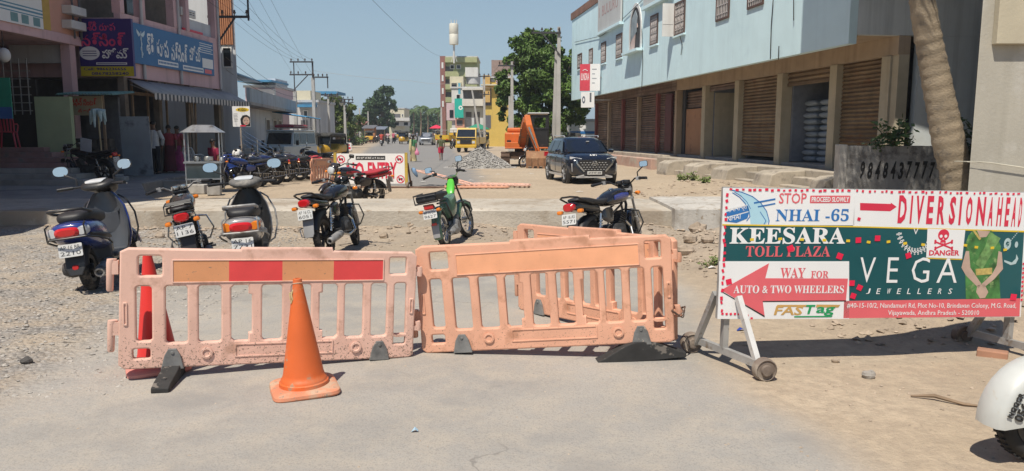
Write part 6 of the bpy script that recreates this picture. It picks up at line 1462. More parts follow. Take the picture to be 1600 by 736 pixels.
for r_ in range(5):
    for c_ in range(3):
        q = MB(); w_, h_ = .34, .235; x = -.42 + c_ * .37 + (.04 if r_ % 2 else 0)
        if r_ == 0 and c_ == 0:
            q.fill([rrect(-w_ / 2, 0, w_ / 2, h_, .01), rrect(-.07, .13, .07, .18, .01)], -.15, .02); q.b2((-w_ / 2, -.128, 0), (-w_ / 2 + .02, .15, h_)); q.b2((w_ / 2 - .02, -.128, 0), (w_ / 2, .15, h_)); q.b2((-w_ / 2 + .021, .13, 0), (w_ / 2 - .021, .15, h_)); q.b2((-w_ / 2 + .021, -.127, 0), (w_ / 2 - .021, .129, .02)); cr0 = o = q.build('crate', M_CRATE)
        else: o = cr0.copy(); COL.objects.link(o)
        o.location = (g_.x + x, 22.55 + random.uniform(-.02, .02), AZ + r_ * .237); tag(o, 'dark crate in the stack under the small stall roof', 'crate', 'crates stacked under the stall')
# bamboo pole with a bundle of pale cloth
g2 = D(160, 240, 21.6); bp = thing('cloth_pole', 'thin bamboo pole with a bundle of pale cloth tied on top', 'pole', (g2.x, 21.6, AZ))
q = MB(); q.tube([(0, 0, 0), (-.05, 0, 1.95)], .022, 7); q.build('pole', mat('bamboo', (.40, .33, .2), .7, var=.2), bp)
q = MB(); rs = random.Random(2)
for k in range(7): a = k * .9; q.tube([(-.05, 0, 1.98), (-.05 + .16 * math.cos(a), .14 * math.sin(a), 1.92 + .06 * (k % 2)), (-.05 + .22 * math.cos(a + .2), .2 * math.sin(a), 1.66 - .08 * (k % 3))], [.05, .07, .02], 7)
q.build('cloth_bundle', mat('pale_blue_cloth', (.38, .50, .50), .9, var=.3, scale=9), bp, smooth=True)
# metal sheet leaning before the shop
a = D(172, 271, 23.2); b = D(234, 182, 23.2); ms = thing('metal_sheet', 'upright grey metal sheet with a diagonal scratch, beside the man in white', 'metal sheet', (a.x, 23.2, AZ), pitch=R(3))
w, h = b.x - a.x, b.z - AZ
q = MB(); q.b2((0, 0, .06), (w, .03, h)); q.build('sheet', M_SHEET, ms)
q = MB(); q.bar((w * .25, -.004, h * .55), (w * .52, -.004, h * .98), .012, .002); q.build('scratch', M_DGREY, ms)
q = MB(); q.bar((w * .08, .02, 0), (w * .08, .35, 1.4), .04); q.build('prop', M_STEEL, ms); q = MB(); q.bar((w * .92, .02, 0), (w * .92, .35, 1.4), .04); q.build('prop', M_STEEL, ms)
# glass food cart
g3 = G(322, 300); fc = thing('food_cart', 'small steel food cart with a hipped tin roof and glass case', 'cart', (g3.x, g3.y, 0), R(14))
M_INOX = mat('bright_tin', (.50, .52, .53), .35, metal=.7, var=.2, scale=3, stain=((.25, .24, .22), .55, 3))
q = MB(); q.sloft([(1.70, 0, 0, .56, .42), (1.705, 0, 0, .58, .44), (1.90, 0, 0, .30, .12), (1.92, 0, 0, .26, .08)], 24, 9, 'Z'); q.build('roof', M_INOX, fc)
for sx_, sy in ((-1, -1), (1, -1), (-1, 1), (1, 1)): q = MB(); q.b2((sx_ * .46 - .015, sy * .32 - .015, .02), (sx_ * .46 + .015, sy * .32 + .015, 1.70)); q.build('post', M_INOX, fc)
q = MB(); q.box((0, 0, .86), (1.02, .74, .05)); q.build('counter', M_INOX, fc)
q = MB(); q.box((0, 0, .40), (.96, .66, .06)); q.box((0, .31, .62), (.9, .02, .4)); q.build('lower_shelf', M_INOX, fc)
q = MB(); q.box((0, -.335, .62), (.88, .008, .40)); q.box((-.475, 0, .62), (.008, .62, .40)); q.build('glass_panel', glass('cart_glass', (.05, .07, .08), .08), fc)
q = MB(); q.box((.47, 0, .62), (.006, .62, .40)); q.build('foil_panel', M_CHR, fc)
for x, y, z, s, nm in ((-.2, .05, .885, .10, 'steel_pot'), (.12, -.05, .885, .13, 'steel_pot')):
    q = MB(); q.lathe([(s * .8, 0), (s, .02), (s, .13), (s * 1.06, .14), (s * .9, .14), (s * .85, .03)], 16); o = q.build(nm, M_CHR, smooth=True); cz, sz = math.cos(R(14)), math.sin(R(14)); o.location = (g3.x + x * cz - y * sz, g3.y + x * sz + y * cz, z)
    tag(o, 'steel cooking pot on the cart counter, ' + ('smaller one' if x < 0 else 'wider one'), 'pot')
# loose concrete blocks around the cart
for i, (px, py, w_, h_, z) in enumerate(((284, 296, .75, .30, 0), (316, 301, .62, .26, 0), (312, 283, .6, .22, .26), (275, 283, .7, .2, .28), (343, 303, .34, .26, 0))):
    p = G(px, py); q = MB(); q.b2((-w_ / 2, -.2, 0), (w_ / 2, .2, h_)); o = q.build('concrete_block', M_CONCD, bevel=.02); o.location = (p.x, p.y - (.35 if z == 0 else -.1), z); o.rotation_euler = (0, 0, R((6, -4, 10, -3, 15)[i]))
    if z: o.location.y = (G(284, 296).y if i == 3 else G(316, 301).y) - .35; 
    tag(o, ('wide grey block on the ground left of the cart', 'grey block on the ground before the cart', 'flat block on top of the one before the cart', 'thin slab on top of the wide left block', 'short block at the right foot of the cart')[i], 'block')
p = D(364, 245, 25.5); q = MB(); q.lathe([(.26, 0), (.30, .02), (.31, .3), (.325, .31), (.325, .36), (.31, .37), (.32, .75), (.335, .76), (.335, .80), (.30, .80), (.28, .70)], 22); o = q.build('drum', mat('blue_drum', (.02, .06, .28), .45, var=.15), smooth=True); o.location = (p.x, 25.5, .2); tag(o, 'blue plastic drum behind the parked motorcycles', 'drum')
g4 = D(217, 262, 23.6); plastic_chair('pale plastic chair between the shoppers and the food cart', (D(300, 240, 25.4).x, 25.6, AZ), R(160), M_WPLAS)
# street sign with a portrait
kg = thing('portrait_sign', 'white placard on a thin pole with a yellow strip reading KGD and a portrait', 'sign', (D(378, 240, 26.0).x, 26.0, 0))
a = D(364, 198, 26.0); b = D(390, 166, 26.0); ox = kg.location.x
q = MB(); q.tube([(0, .03, 0), (-.02, .03, b.z)], .022, 7); q.build('pole', mat('tan_pole', (.42, .34, .26), .7), kg)
w, h = b.x - a.x, b.z - a.z; X0 = a.x - ox; Z0 = a.z
q = MB(); q.b2((X0, 0, Z0), (X0 + w, .012, Z0 + h)); q.build('panel', M_WHITE, kg)
q = MB(); q.fill([circ(X0 + w * .58, Z0 + h * .83, w * .38, 20, h * .10)], -.003, .002); q.build('yellow_oval', M_YEL, kg)
q = MB(); q.text('KGD', X0 + w * .34, Z0 + h * .77, w * .48, h * .12, -.0045, .001, 0, .03)
for k in range(6): q.b2((X0 + w * .10, -.003, Z0 + h * (.62 - .07 * k)), (X0 + w * (.30 - .02 * (k % 2)), -.001, Z0 + h * (.635 - .07 * k)))
q.build('sign_lettering', M_BLK, kg)
q = MB(); q.fill([[(X0 + w * .99, Z0 + h * .02), (X0 + w * .99, Z0 + h * .48), (X0 + w * .82, Z0 + h * .58), (X0 + w * .58, Z0 + h * .55), (X0 + w * .44, Z0 + h * .38), (X0 + w * .46, Z0 + h * .14), (X0 + w * .52, Z0 + h * .02)]], -.003, .002); q.build('printed_hair', M_BLK, kg)
q = MB(); q.fill([circ(X0 + w * .77, Z0 + h * .28, w * .19, 18, h * .2)], -.0045, .001); q.build('printed_face', M_SKIN, kg)
q = MB(); q.b2((X0 + w * .42, -.006, Z0 + .01), (X0 + w * .74, -.0045, Z0 + h * .08)); q.fill([circ(X0 + w * .78, Z0 + h * .17, w * .05, 10, h * .02)], -.006, .001); q.build('printed_red', M_RED, kg)
q = MB()
for s in (-.07, .09): q.fill([circ(X0 + w * (.77 + s), Z0 + h * .31, w * .035, 10, h * .015)], -.006, .001)
q.build('printed_eye', M_BLK, kg)
# ------------------------------------------------------------------ street beyond the slab
M_POLE = mat('concrete_pole', (.42, .41, .385), .9, var=.12, scale=3, vstreak=((.28, .27, .25), .4))
M_POLED = mat('dark_concrete_pole', (.20, .20, .20), .9, var=.15, scale=3)
M_IRON = mat('dark_iron', (.06, .06, .065), .6, metal=.3, var=.2)
M_INS = mat('brown_insulator', (.07, .045, .035), .3, var=.2)
def upole(label, px, Y, zt, arms=(), m=None, w=.26, px_top=None, name='utility_pole', brace=True, group='power poles'):
    x0 = PX(px, Y, 1); m = m or M_POLE; t = thing(name, label, 'utility pole', (x0, Y, gz(Y)), 0, group)
    xt = 0 if px_top is None else D(px_top, 210, Y).x - x0
    q = MB(); q.loft([[(-w / 2, -w / 3, -.1), (w / 2, -w / 3, -.1), (w / 2, w / 3, -.1), (-w / 2, w / 3, -.1)], [(xt - w * .3, -w * .25, zt), (xt + w * .3, -w * .25, zt), (xt + w * .3, w * .25, zt), (xt - w * .3, w * .25, zt)]]); q.build('pole', m, t)
    for z, xa, xb in arms:
        xo = xt * z / zt; q = MB(); q.b2((xo + xa, -w * .33 - .08, z), (xo + xb, -w * .33, z + .09)); a = q.build('cross_arm', M_IRON, t)
        n = 4 if xb - xa > 1.2 else 3
        for k in range(n):
            xx = xo + xa + .1 + (xb - xa - .2) * k / (n - 1); q = MB(); q.lathe([(.02, 0), (.02, .08), (.055, .09), (.06, .14), (.035, .16), (.045, .2), (.02, .22)], 8, (xx, -w * .33 - .04, z + .09)); q.build('insulator', M_INS, a)
        if brace and max(abs(xa), abs(xb)) > .8:
            far = xb if abs(xb) > abs(xa) else xa; q = MB(); q.bar((xo + far * .6, -w * .33 - .04, z), (xo + .05, -w * .33 - .02, z - .75 * abs(far)), .06); q.build('arm_brace', M_IRON, t)
    return t
zA = ZY(29, 31.0); t = upole('dark concrete pole with a long steel arm and brace, before the slatted building', 345, 31.0, 9.5, [(zA, -.2, 1.45)], M_POLED, .32, name='utility_pole')
q = MB(); q.b2((1.38, -.16, zA - .1), (1.44, -.10, 9.0)); q.b2((-.1, -.15, 8.9), (1.44, -.11, 8.97)); q.build('steel_upright', M_IRON, t)
YH = 56.0; zt = ZY(97, YH)
hp = thing('double_pole', 'double concrete pole carrying two steel cross arms on the left of the street', 'utility pole', (PX(462, YH, 3), YH, 0))
dx = PX(491, YH, 3) - PX(462, YH, 3)
for x, zz in ((0, ZY(143, YH)), (dx, ZY(121, YH))): q = MB(); q.b2((x - .11, -.1, -.1), (x + .11, .1, zz)); q.build('pole', M_POLE, hp)
q = MB(); q.b2((-.03, -.05, ZY(143, YH)), (.03, .02, zt)); q.b2((dx - .05, -.05, ZY(121, YH)), (dx + .05, .05, zt)); q.build('steel_upright', M_IRON, hp)
for z, a, b in ((zt - .05, -.25, dx + .1), (ZY(118, YH), -.3, dx + .15), (ZY(122, YH), dx, dx + 1.15)):
    q = MB(); q.b2((a, -.16, z), (b, -.10, z + .10)); am = q.build('cross_arm', M_IRON, hp)
    for k in range(4): xx = a + .1 + (b - a - .2) * k / 3; q = MB(); q.lathe([(.02, 0), (.05, .08), (.05, .16), (.02, .2)], 7, (xx, -.13, z + .10)); q.build('insulator', M_INS, am)
q = MB(); q.bar((.05, -.13, ZY(139, YH)), (dx * .75, -.13, ZY(118, YH)), .06); q.build('arm_brace', M_IRON, hp)
q = MB(); q.b2((dx + 1.05, -.16, ZY(138, YH)), (dx + 1.12, -.1, ZY(120, YH))); q.build('steel_upright', M_IRON, hp)
upole('thin concrete pole with a long low arm, left of the street trees', 515, 66.0, ZY(150, 66) , [(ZY(152, 66), -.3, .9)], w=.24)
upole('concrete pole with cross arms before the street trees', 540, 74.0, ZY(156, 74), [(ZY(158, 74), -.6, .9), (ZY(163, 74), -.4, .9)], w=.28)
upole('far thin pole beside the left stalls, nearer one', 563, 112.0, ZY(169, 112) - gz(112), [], w=.26)
upole('far thin pole beside the left stalls, beyond the nearer one', 576, 125.0, ZY(174, 125) - gz(125), [], w=.26)
upole('tall concrete pole behind the parked car, with a steel arm to the left', 872, 41.0, ZY(42, 41), [(ZY(53, 41), -1.45, .1)], w=.27)
upole('leaning concrete stay pole beside the tall pole behind the car', 864, 41.3, ZY(78, 41), [], w=.22, px_top=868)
upole('concrete pole behind the excavator cab, tall and bare', 800, 50.0, ZY(96, 50), [(ZY(104, 50), -.9, .2)], w=.26, brace=False)
upole('short concrete pole beside the pole behind the excavator', 796, 50.4, ZY(150, 50), [], w=.2)
upole('concrete pole with small cross arms before the yellow building', 757, 72.0, ZY(118, 72), [(ZY(122, 72), -.5, .5), (ZY(150, 72), -.5, .5)], w=.26, brace=False)
upole('inclined strut pole leaning against the pole before the yellow building', 754, 71.6, ZY(143, 72), [], w=.24, px_top=738)
upole('pole at the corner of the brown and green tower', 690, 100.0, ZY(168, 100) - gz(100), [], w=.3)

def wire(pts, r=.012, sag=.0, label=None):
    P = []
    for a, b in zip(pts, pts[1:]):
        for k in range(12): f = k / 12; p = V(a).lerp(V(b), f); p.z -= sag * 4 * f * (1 - f); P.append(p)
    P.append(V(pts[-1])); q = MB(); q.tube(P, r * .62, 4); return tag(q.build('power_line', M_CABLE), label or 'thin power line sagging from the near left pole to the double pole', 'power line', 'left power lines')
p0 = V((PX(345, 31, 6), 31, 0))
for k in range(4):
    a = V((p0.x + .1 + .4 * k, 30.8, zA + .3)); wire([a + V((1.5, -22, 2.2)), a, V((hp.location.x + dx * k / 3, YH - .1, zt + .15 - (.0 if k != 1 else .02)))], .011, .25)
for k in range(3):
    a = V((p0.x + .1 + .5 * k, 30.8, 8.98)); wire([a + V((1.5, -22, 2)), a, V((hp.location.x + dx * k / 2, YH - .1, zt - .9))], .010, .2)
for k in range(3): wire([V((p0.x + .2, 30.8, 5.2 - .5 * k)), V((hp.location.x + .1 * k, YH - .1, 4.7 - .35 * k))], .016, .35, 'low bundled cable between the near left pole and the double pole')
o = wire([V((hp.location.x + dx, YH, zt - .6)), D(640, 126, 66), D(700, 131, 80), D(800, 139, 90)], .016, .1); o.data.materials[0] = M_GALV; tag(o, 'pale wire crossing the street from the double pole to the yellow building', 'power line')['group'] = 'street crossing wires'
o = wire([D(560, -22, 25), D(691, 88, 104)], .014, .5); tag(o, 'single thin cable falling from the upper sky to the tower roof', 'power line'); o['group'] = 'street crossing wires'
for k in range(3):
    o = wire([V((PX(872, 41, 7) - 1.3 + .45 * k, 40.9, ZY(53, 41) + .3)), V((PX(800, 50, 6) - .7 + .4 * k, 49.9, ZY(104, 50) + .2)), V((PX(757, 72, 5) - .4 + .4 * k, 71.9, ZY(122, 72) + .2))], .012, .35); tag(o, 'power line hung between the right-hand poles before the big tree', 'power line'); o['group'] = 'right power lines'

# ------------------------------------------------------------------ trees
def leafmat(n, c, sc=.35): return mat(n, c, .55, var=.5, scale=sc, stain=((c[0] * 1.7, c[1] * 1.5, c[2] * 1.4), .56, sc * 2.2), spec=.3)
M_NEEM = leafmat('neem_leaf', (.085, .15, .028), .5); M_FAR = leafmat('far_leaf', (.05, .09, .035), .25); M_OLIVE = leafmat('olive_leaf', (.105, .145, .035), .5)
M_BARK = mat('bark', (.14, .105, .075), .95, var=.3, scale=5, bump=.5)
def tree(label, base, clumps, n, leaf, m, seed, tr=.22, group=None, name='tree', twig=True):
    """clumps: (dx, dy, z, r) relative to the base; leaves gather on a ragged shell of each clump"""
    rs = random.Random(seed); t = thing(name, label, 'tree', base, 0, group); q = MB(); zmin = min(c[2] - c[3] for c in clumps); top = max(c[2] for c in clumps)
    q.tube([(0, 0, -.1), (.05, 0, zmin * .5), (0, .05, max(zmin + .5, top * .45))], [tr, tr * .8, tr * .6], 9)
    for cx, cy, cz, cr in clumps: q.tube([(0, 0, max(.4, zmin * .7)), (cx * .45, cy * .45, cz * .6), (cx, cy, cz)], [tr * .5, tr * .3, tr * .08], 6)
    q.build('trunk', M_BARK, t, smooth=True)
    q = MB(); tot = sum(c[3] ** 2 for c in clumps); vs = []; fs = []
    for ci, (cx, cy, cz, cr) in enumerate(clumps):
        k = int(n * cr * cr / tot)
        sub = []
        for j in range(max(5, int(9 * cr))):
            d = V((rs.gauss(0, 1), rs.gauss(0, 1), rs.gauss(.15, .9))).normalized(); sub.append((V((cx, cy, cz)) + d * cr * rs.uniform(.55, .95), cr * rs.uniform(.22, .42)))
        for j in range(k):
            c0_, r0 = rs.choice(sub); d = V((rs.gauss(0, 1), rs.gauss(0, 1), rs.gauss(.25, .8))).normalized()
            p = c0_ + d * r0 * (rs.random() ** .45); nrm = (d + V((rs.gauss(0, .6), rs.gauss(0, .6), rs.gauss(.3, .5)))).normalized()
            x = nrm.orthogonal().normalized(); x = (Matrix.Rotation(rs.uniform(0, 6.28), 3, nrm) @ x); y = nrm.cross(x); l = leaf * rs.uniform(.6, 1.4); o_ = len(vs)
            vs += [p - x * l * .5, p + y * l * .22 - x * .1 * l, p + x * l * .5 - nrm * l * .15, p - y * l * .22 + x * .05 * l]; fs.append((o_, o_ + 1, o_ + 2, o_ + 3))
    q.v = [tuple(v) for v in vs]; q.f = fs; q.mi = [0] * len(fs); q.build('crown', m, t); return t
def tpx(px, Y): return (PX(px, Y, 1), Y, gz(Y))
b = tpx(838, 55); S_ = 55 / FPX
def cl(px, py, r, dy=0): return ((px - 838) * S_, dy, 1.65 + (210 - py) * S_, r * S_)
tree('large leafy neem tree behind the excavator, taller than the poles', b, [cl(838, 78, 30), cl(812, 92, 26, -1), cl(865, 80, 26, 1), cl(890, 105, 30, 1), cl(800, 118, 26, .5), cl(840, 120, 36, -1.4), cl(875, 145, 34, -.6), cl(808, 150, 30, -.8), cl(785, 160, 20), cl(845, 170, 32, -1), cl(893, 175, 28), cl(795, 180, 18, 1), cl(905, 80, 16, 2), cl(827, 64, 14), cl(787, 128, 16, .5), cl(815, 190, 24, -1.5), cl(860, 192, 24, -1.5), cl(835, 145, 34, -1.8), cl(838, 100, 30, -1), cl(880, 190, 20, -1), cl(800, 195, 16, -.5)], 40000, .32, M_NEEM, 5, .28)
b = tpx(597, 150); S_ = 150 / FPX
def cl(px, py, r, dy=0): return ((px - 597) * S_, dy, 1.65 - gz(150) + (210 - py) * S_, r * S_)
tree('dark dense tree rising over the end of the street', b, [cl(590, 165, 18), cl(605, 150, 13), cl(600, 144, 7), cl(580, 170, 13), cl(612, 160, 9), cl(575, 182, 12), cl(598, 182, 16), cl(616, 172, 6), cl(562, 190, 12), cl(585, 195, 14), cl(608, 192, 12), cl(595, 158, 14)], 10000, .65, M_FAR, 8, .4)
b = tpx(528, 82); S_ = 82 / FPX
def cl(px, py, r, dy=0): return ((px - 528) * S_, dy, 1.65 - gz(82) + (210 - py) * S_, r * S_)
tree('broad olive-green tree behind the left poles, nearest the grey houses', b, [cl(515, 175, 18), cl(532, 165, 14), cl(505, 190, 14), cl(528, 195, 18), cl(545, 185, 13), cl(520, 158, 9), cl(540, 205, 14), cl(505, 168, 12), cl(550, 172, 10), cl(515, 205, 14), cl(498, 205, 10)], 11000, .42, M_OLIVE, 9, .25)
b = tpx(552, 105); S_ = 105 / FPX
def cl(px, py, r, dy=0): return ((px - 552) * S_, dy, 1.65 - gz(105) + (210 - py) * S_, r * S_)
tree('low bushy tree behind the parked bikes on the left of the street', b, [cl(545, 195, 12), cl(556, 200, 10), cl(563, 190, 9), cl(548, 182, 8)], 2600, .42, M_OLIVE, 10, .2)
rs = random.Random(5)
for i, (px, py, Y) in enumerate(((640, 178, 205), (656, 176, 215), (672, 180, 200), (688, 178, 210), (500, 185, 190), (540, 180, 200), (560, 184, 195), (625, 182, 220), (704, 180, 190), (648, 170, 214), (664, 170, 222), (680, 172, 216), (636, 172, 224), (696, 174, 205), (520, 178, 210))):
    b = tpx(px, Y); S_ = Y / FPX; H = 1.65 - gz(Y) + (210 - py) * S_
    tree(('far tree line behind the pale house at the end of the street', ) [0], b, [(0, 0, H - 1.6, 1.9), (1.6, .5, H - 2.6, 1.9), (-1.7, 0, H - 2.8, 1.8), (.3, -.6, H - 3.9, 2.2), (1.2, 0, H - 5.2, 2), (-1.2, 0, H - 5, 2)], 1100, .8, M_FAR, 30 + i, .25, 'far tree line')
for i, (px, py, Y) in enumerate(((657, 172, 180), (668, 176, 190), (646, 177, 195), (684, 174, 185), (693, 179, 175))):
    b = tpx(px, Y); H = 1.65 - gz(Y) + (210 - py) * Y / FPX + .6
    palm('distant coconut palm among the far trees at the end of the street', [V(b), V(b) + V((.2, 0, H * .5)), V(b) + V((.1, 0, H))], [.2, .16, .13], 3.1, 14, 'far coconut palms', full=False, seed=40 + i)
q = MB(); rs = random.Random(9); vs = []; fs = []
for k in range(9000):
    x = rs.uniform(-75, 20); y = 236 + rs.uniform(-6, 6); z = 1.1 + abs(rs.gauss(0, 1)) * 2.4 + 1.2 * nz(x, 0, .12)
    l = rs.uniform(.5, 1.2); d = V((rs.gauss(0, 1), rs.gauss(0, 1), rs.gauss(0, 1))).normalized(); e = d.orthogonal().normalized(); p = V((x, y, z)); o_ = len(vs); vs += [p - d * l, p + e * l * .5, p + d * l, p - e * l * .5]; fs.append((o_, o_ + 1, o_ + 2, o_ + 3))
q.add(vs, fs); o = q.build('far_wood', M_FAR); tag(o, 'far strip of undergrowth along the horizon at the end of the street', 'wood', kind='stuff')
for i, (px, Y, h, w, n) in enumerate(((866, 42.5, 1.7, .9, 520), (905, 57, 1.3, 1.2, 420), (556, 95, 1.5, 1.6, 320))):
    b = tpx(px, Y); plant(('green bush between the excavator and the dark car', 'green bush by the white shed wall', 'green roadside bush beside the thin far pole')[i], b, h, w, n, .22, M_LEAF2, 60 + i, 'bush', 'bush')

# ------------------------------------------------------------------ far buildings
def house(label, px0, px1, pyt, Y, dep, m, wins=(), rz=0.0, par=None, name='house', extra=None, cat='building', zt=None):
    x0, x1 = PX(px0, Y, 3), PX(px1, Y, 3); zt = (ZY(pyt, Y) - gz(Y)) if zt is None else zt
    t = thing(name, label, cat, (x0, Y, gz(Y)), rz); w = x1 - x0
    q = MB(); q.b2((0, 0, -.2), (w, dep, zt)); q.build('wall', m, t)
    q = MB(); q.b2((-.12, -.12, zt + .003), (w + .12, dep, zt + .2)); q.build('roof_edge', M_GREYW, t)
    for a, b, c, d in wins:                       # photo pixels
        xa, xb = PX(a, Y, 3) - x0, PX(b, Y, 3) - x0; za, zb = ZY(d, Y) - gz(Y), ZY(c, Y) - gz(Y)
        q = MB(); q.fill([[(xa, za), (xb, za), (xb, zb), (xa, zb)], [(xa + .08, za + .08), (xb - .08, za + .08), (xb - .08, zb - .08), (xa + .08, zb - .08)]], -.07, .066); f = q.build('window', M_PAINTW, t)
        q = MB(); q.b2((xa + .08, -.02, za + .08), (xb - .08, -.008, zb - .08)); q.build('pane', M_GLS, f)
    def P(px, py): return PX(px, Y, 3) - x0, ZY(py, Y) - gz(Y)
    return t, w, zt, P
def strip(t, P, a, b, c, d, m, nm, y0=-.5, y1=-.003):  # balcony slab or panel by photo pixels
    (xa, zb), (xb, za) = P(a, c), P(b, d); q = MB(); q.b2((xa, y0, za), (xb, y1, zb)); return q.build(nm, m, t)
M_OGREEN = mat('pale_olive_wall', (.36, .38, .20), .85, var=.1, vstreak=((.26, .27, .16), .4)); M_BRWN = mat('red_brown_wall', (.26, .12, .10), .85, var=.12)
M_CREAMW = mat('cream_wall', (.60, .56, .42), .85, var=.06, vstreak=((.45, .42, .32), .4)); M_YELB = mat('bright_yellow_wall', (.60, .42, .10), .85, var=.06, vstreak=((.42, .30, .1), .4))
M_WHW = mat('white_wall', (.62, .61, .58), .85, var=.06, vstreak=((.42, .40, .38), .5)); M_PPINK = mat('pale_pink_wall', (.58, .44, .46), .85, var=.06); M_TEALB = mat('teal_banner', (.02, .42, .34), .6, var=.05)
t, w, zt, P = house('tall olive and red-brown apartment tower with a white mast on its roof', 690, 746, 90, 108, 9, M_OGREEN, [(704, 711, 101, 108), (714, 721, 101, 108)], name='apartment_tower')
strip(t, P, 689, 697, 88, 212, M_BRWN, 'brown_wall', -.4)
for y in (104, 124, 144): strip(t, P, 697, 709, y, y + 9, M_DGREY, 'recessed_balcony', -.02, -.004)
for y in (90, 112, 132, 152): strip(t, P, 697, 746, y, y + 8, M_OGREEN, 'balcony_front', -.6)
for y in (98, 118, 138, 158): q = MB(); a = P(691.5, y); q.b2((a[0], -.45, a[1] - .8), (a[0] + .25, -.403, a[1])); q.build('slit_window', M_PAINTW, t)
ms = thing('mast', 'white cylinder antenna on a thin mast on the tower roof', 'antenna', (PX(709.5, 106, 12), 106, 0))
z0, z1, z2 = ZY(92, 106), ZY(70, 106), ZY(37, 106)
q = MB(); q.tube([(0, 0, z0 - .6), (0, 0, z1 + .1)], .14, 10); q.bar((-.4, 0, z0 - .4), (0, 0, z0 + .9), .07); q.bar((.4, 0, z0 - .4), (0, 0, z0 + .9), .07); q.build('pole', M_GALV, ms)
q = MB(); q.lathe([(.3, z1), (.60, z1 + .02), (.62, z1 + .1), (.62, (z1 + z2) / 2 - .03), (.60, (z1 + z2) / 2), (.62, (z1 + z2) / 2 + .03), (.62, z2 - .1), (.58, z2), (.2, z2 + .02)], 22); q.build('cylinder', mat('cream_white', (.66, .64, .55), .5, var=.04), ms, smooth=True)
for x in (-.35, .1, .4): q = MB(); q.cyl((x, 0, z2), (x, 0, z2 + .5), .06, n=6); q.build('top_spike', M_GALV, ms)
t, w, zt, P = house('white flat-roofed house with stacked balconies before the tower', 706, 760, 138, 96, 8, M_WHW, [(713, 720, 127 + 20, 138 + 20)], name='terrace_house')
strip(t, P, 703, 724, 119, 138, M_CREAMW, 'upper_room', 0.5, 5)
a = strip(t, P, 705, 721, 128, 141, M_CREAMW, 'upper_front', .2, .5); strip(t, P, 706, 714, 130, 140, M_GLS, 'upper_window', .16, .198); strip(t, P, 716.5, 720, 130, 148, mat('turquoise_door', (.10, .38, .50), .6), 'turquoise_door', -.05)
strip(t, P, 726, 746, 103, 118, M_WHW, 'roof_tank_room', 2.0, 5); q = MB(); a = P(738, 116); q.lathe([(.9, a[1] - 1.0), (.92, a[1] + .2), (.3, a[1] + .35)], 18, (a[0], 3, 0)); q.build('water_tank', M_GREYW, t, smooth=True)
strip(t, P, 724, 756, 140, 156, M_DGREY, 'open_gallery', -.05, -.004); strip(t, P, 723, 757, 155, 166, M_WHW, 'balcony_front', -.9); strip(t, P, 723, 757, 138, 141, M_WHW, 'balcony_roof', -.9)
strip(t, P, 698, 712, 161, 188, M_PPINK, 'pink_wing', -.3, 5); strip(t, P, 703, 709, 172, 184, M_GLS, 'wing_window', -.34, -.303); strip(t, P, 724, 758, 168, 200, M_LGREY, 'ground_front', -.2)
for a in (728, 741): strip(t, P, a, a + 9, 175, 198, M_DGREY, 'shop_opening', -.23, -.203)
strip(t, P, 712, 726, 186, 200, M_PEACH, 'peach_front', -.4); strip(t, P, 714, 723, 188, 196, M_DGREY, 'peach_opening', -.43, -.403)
a = D(710.5, 184, 95.2); b = D(724, 154, 95.2); tb = thing('teal_banner', 'tall teal banner with a round motif hanging on the white house', 'banner', (a.x, 95.2, a.z))
q = MB(); q.b2((0, 0, 0), (b.x - a.x, .05, b.z - a.z)); q.build('banner_sheet', M_TEALB, tb)
q = MB(); q.fill([circ((b.x - a.x) * .68, (b.z - a.z) * .52, .26, 18), circ((b.x - a.x) * .68, (b.z - a.z) * .52, .12, 12)], -.004, .003); q.build('round_motif', M_WHITE, tb)
t, w, zt, P = house('bright yellow house with a bare brick roof room, beside the big tree', 756, 800, 122, 90, 8, M_YELB, [], name='yellow_house')
strip(t, P, 768, 797, 93, 118, mat('bare_brick', (.30, .22, .19), .9, var=.2), 'roof_room', .6, 6); strip(t, P, 755, 766, 118, 160, mat('ochre_trim', (.56, .36, .12), .8), 'ochre_column', -.4); strip(t, P, 764, 774, 119, 128, M_DGREY, 'dark_window', -.05, -.004)
strip(t, P, 775, 787, 117, 130, M_PPINK, 'round_panel', -.1); q = MB(); a = P(781, 123); q.fill([circ(a[0], a[1], .22, 14)], -.11, .006); q.build('disc', M_BRWN, t)
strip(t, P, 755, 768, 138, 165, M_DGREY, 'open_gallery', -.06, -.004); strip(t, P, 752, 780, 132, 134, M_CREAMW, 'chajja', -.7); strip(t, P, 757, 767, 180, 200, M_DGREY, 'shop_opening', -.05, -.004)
t, w, zt, P = house('pale yellow two-storey house closing the end of the street', 608, 632, 170, 160, 8, M_CREAMW, [(610, 613, 178, 183), (628, 631, 178, 183)], name='end_house')
strip(t, P, 615, 626, 178, 184, M_DGREY, 'open_balcony', -.05, -.004); strip(t, P, 608, 641, 184, 189, M_WHW, 'balcony_front', -1.2); strip(t, P, 612, 641, 190, 197, M_WHW, 'ground_front', -.6); 
for a in (618, 632): strip(t, P, a, a + 6, 191, 196, M_GLS, 'window', -.64, -.603)
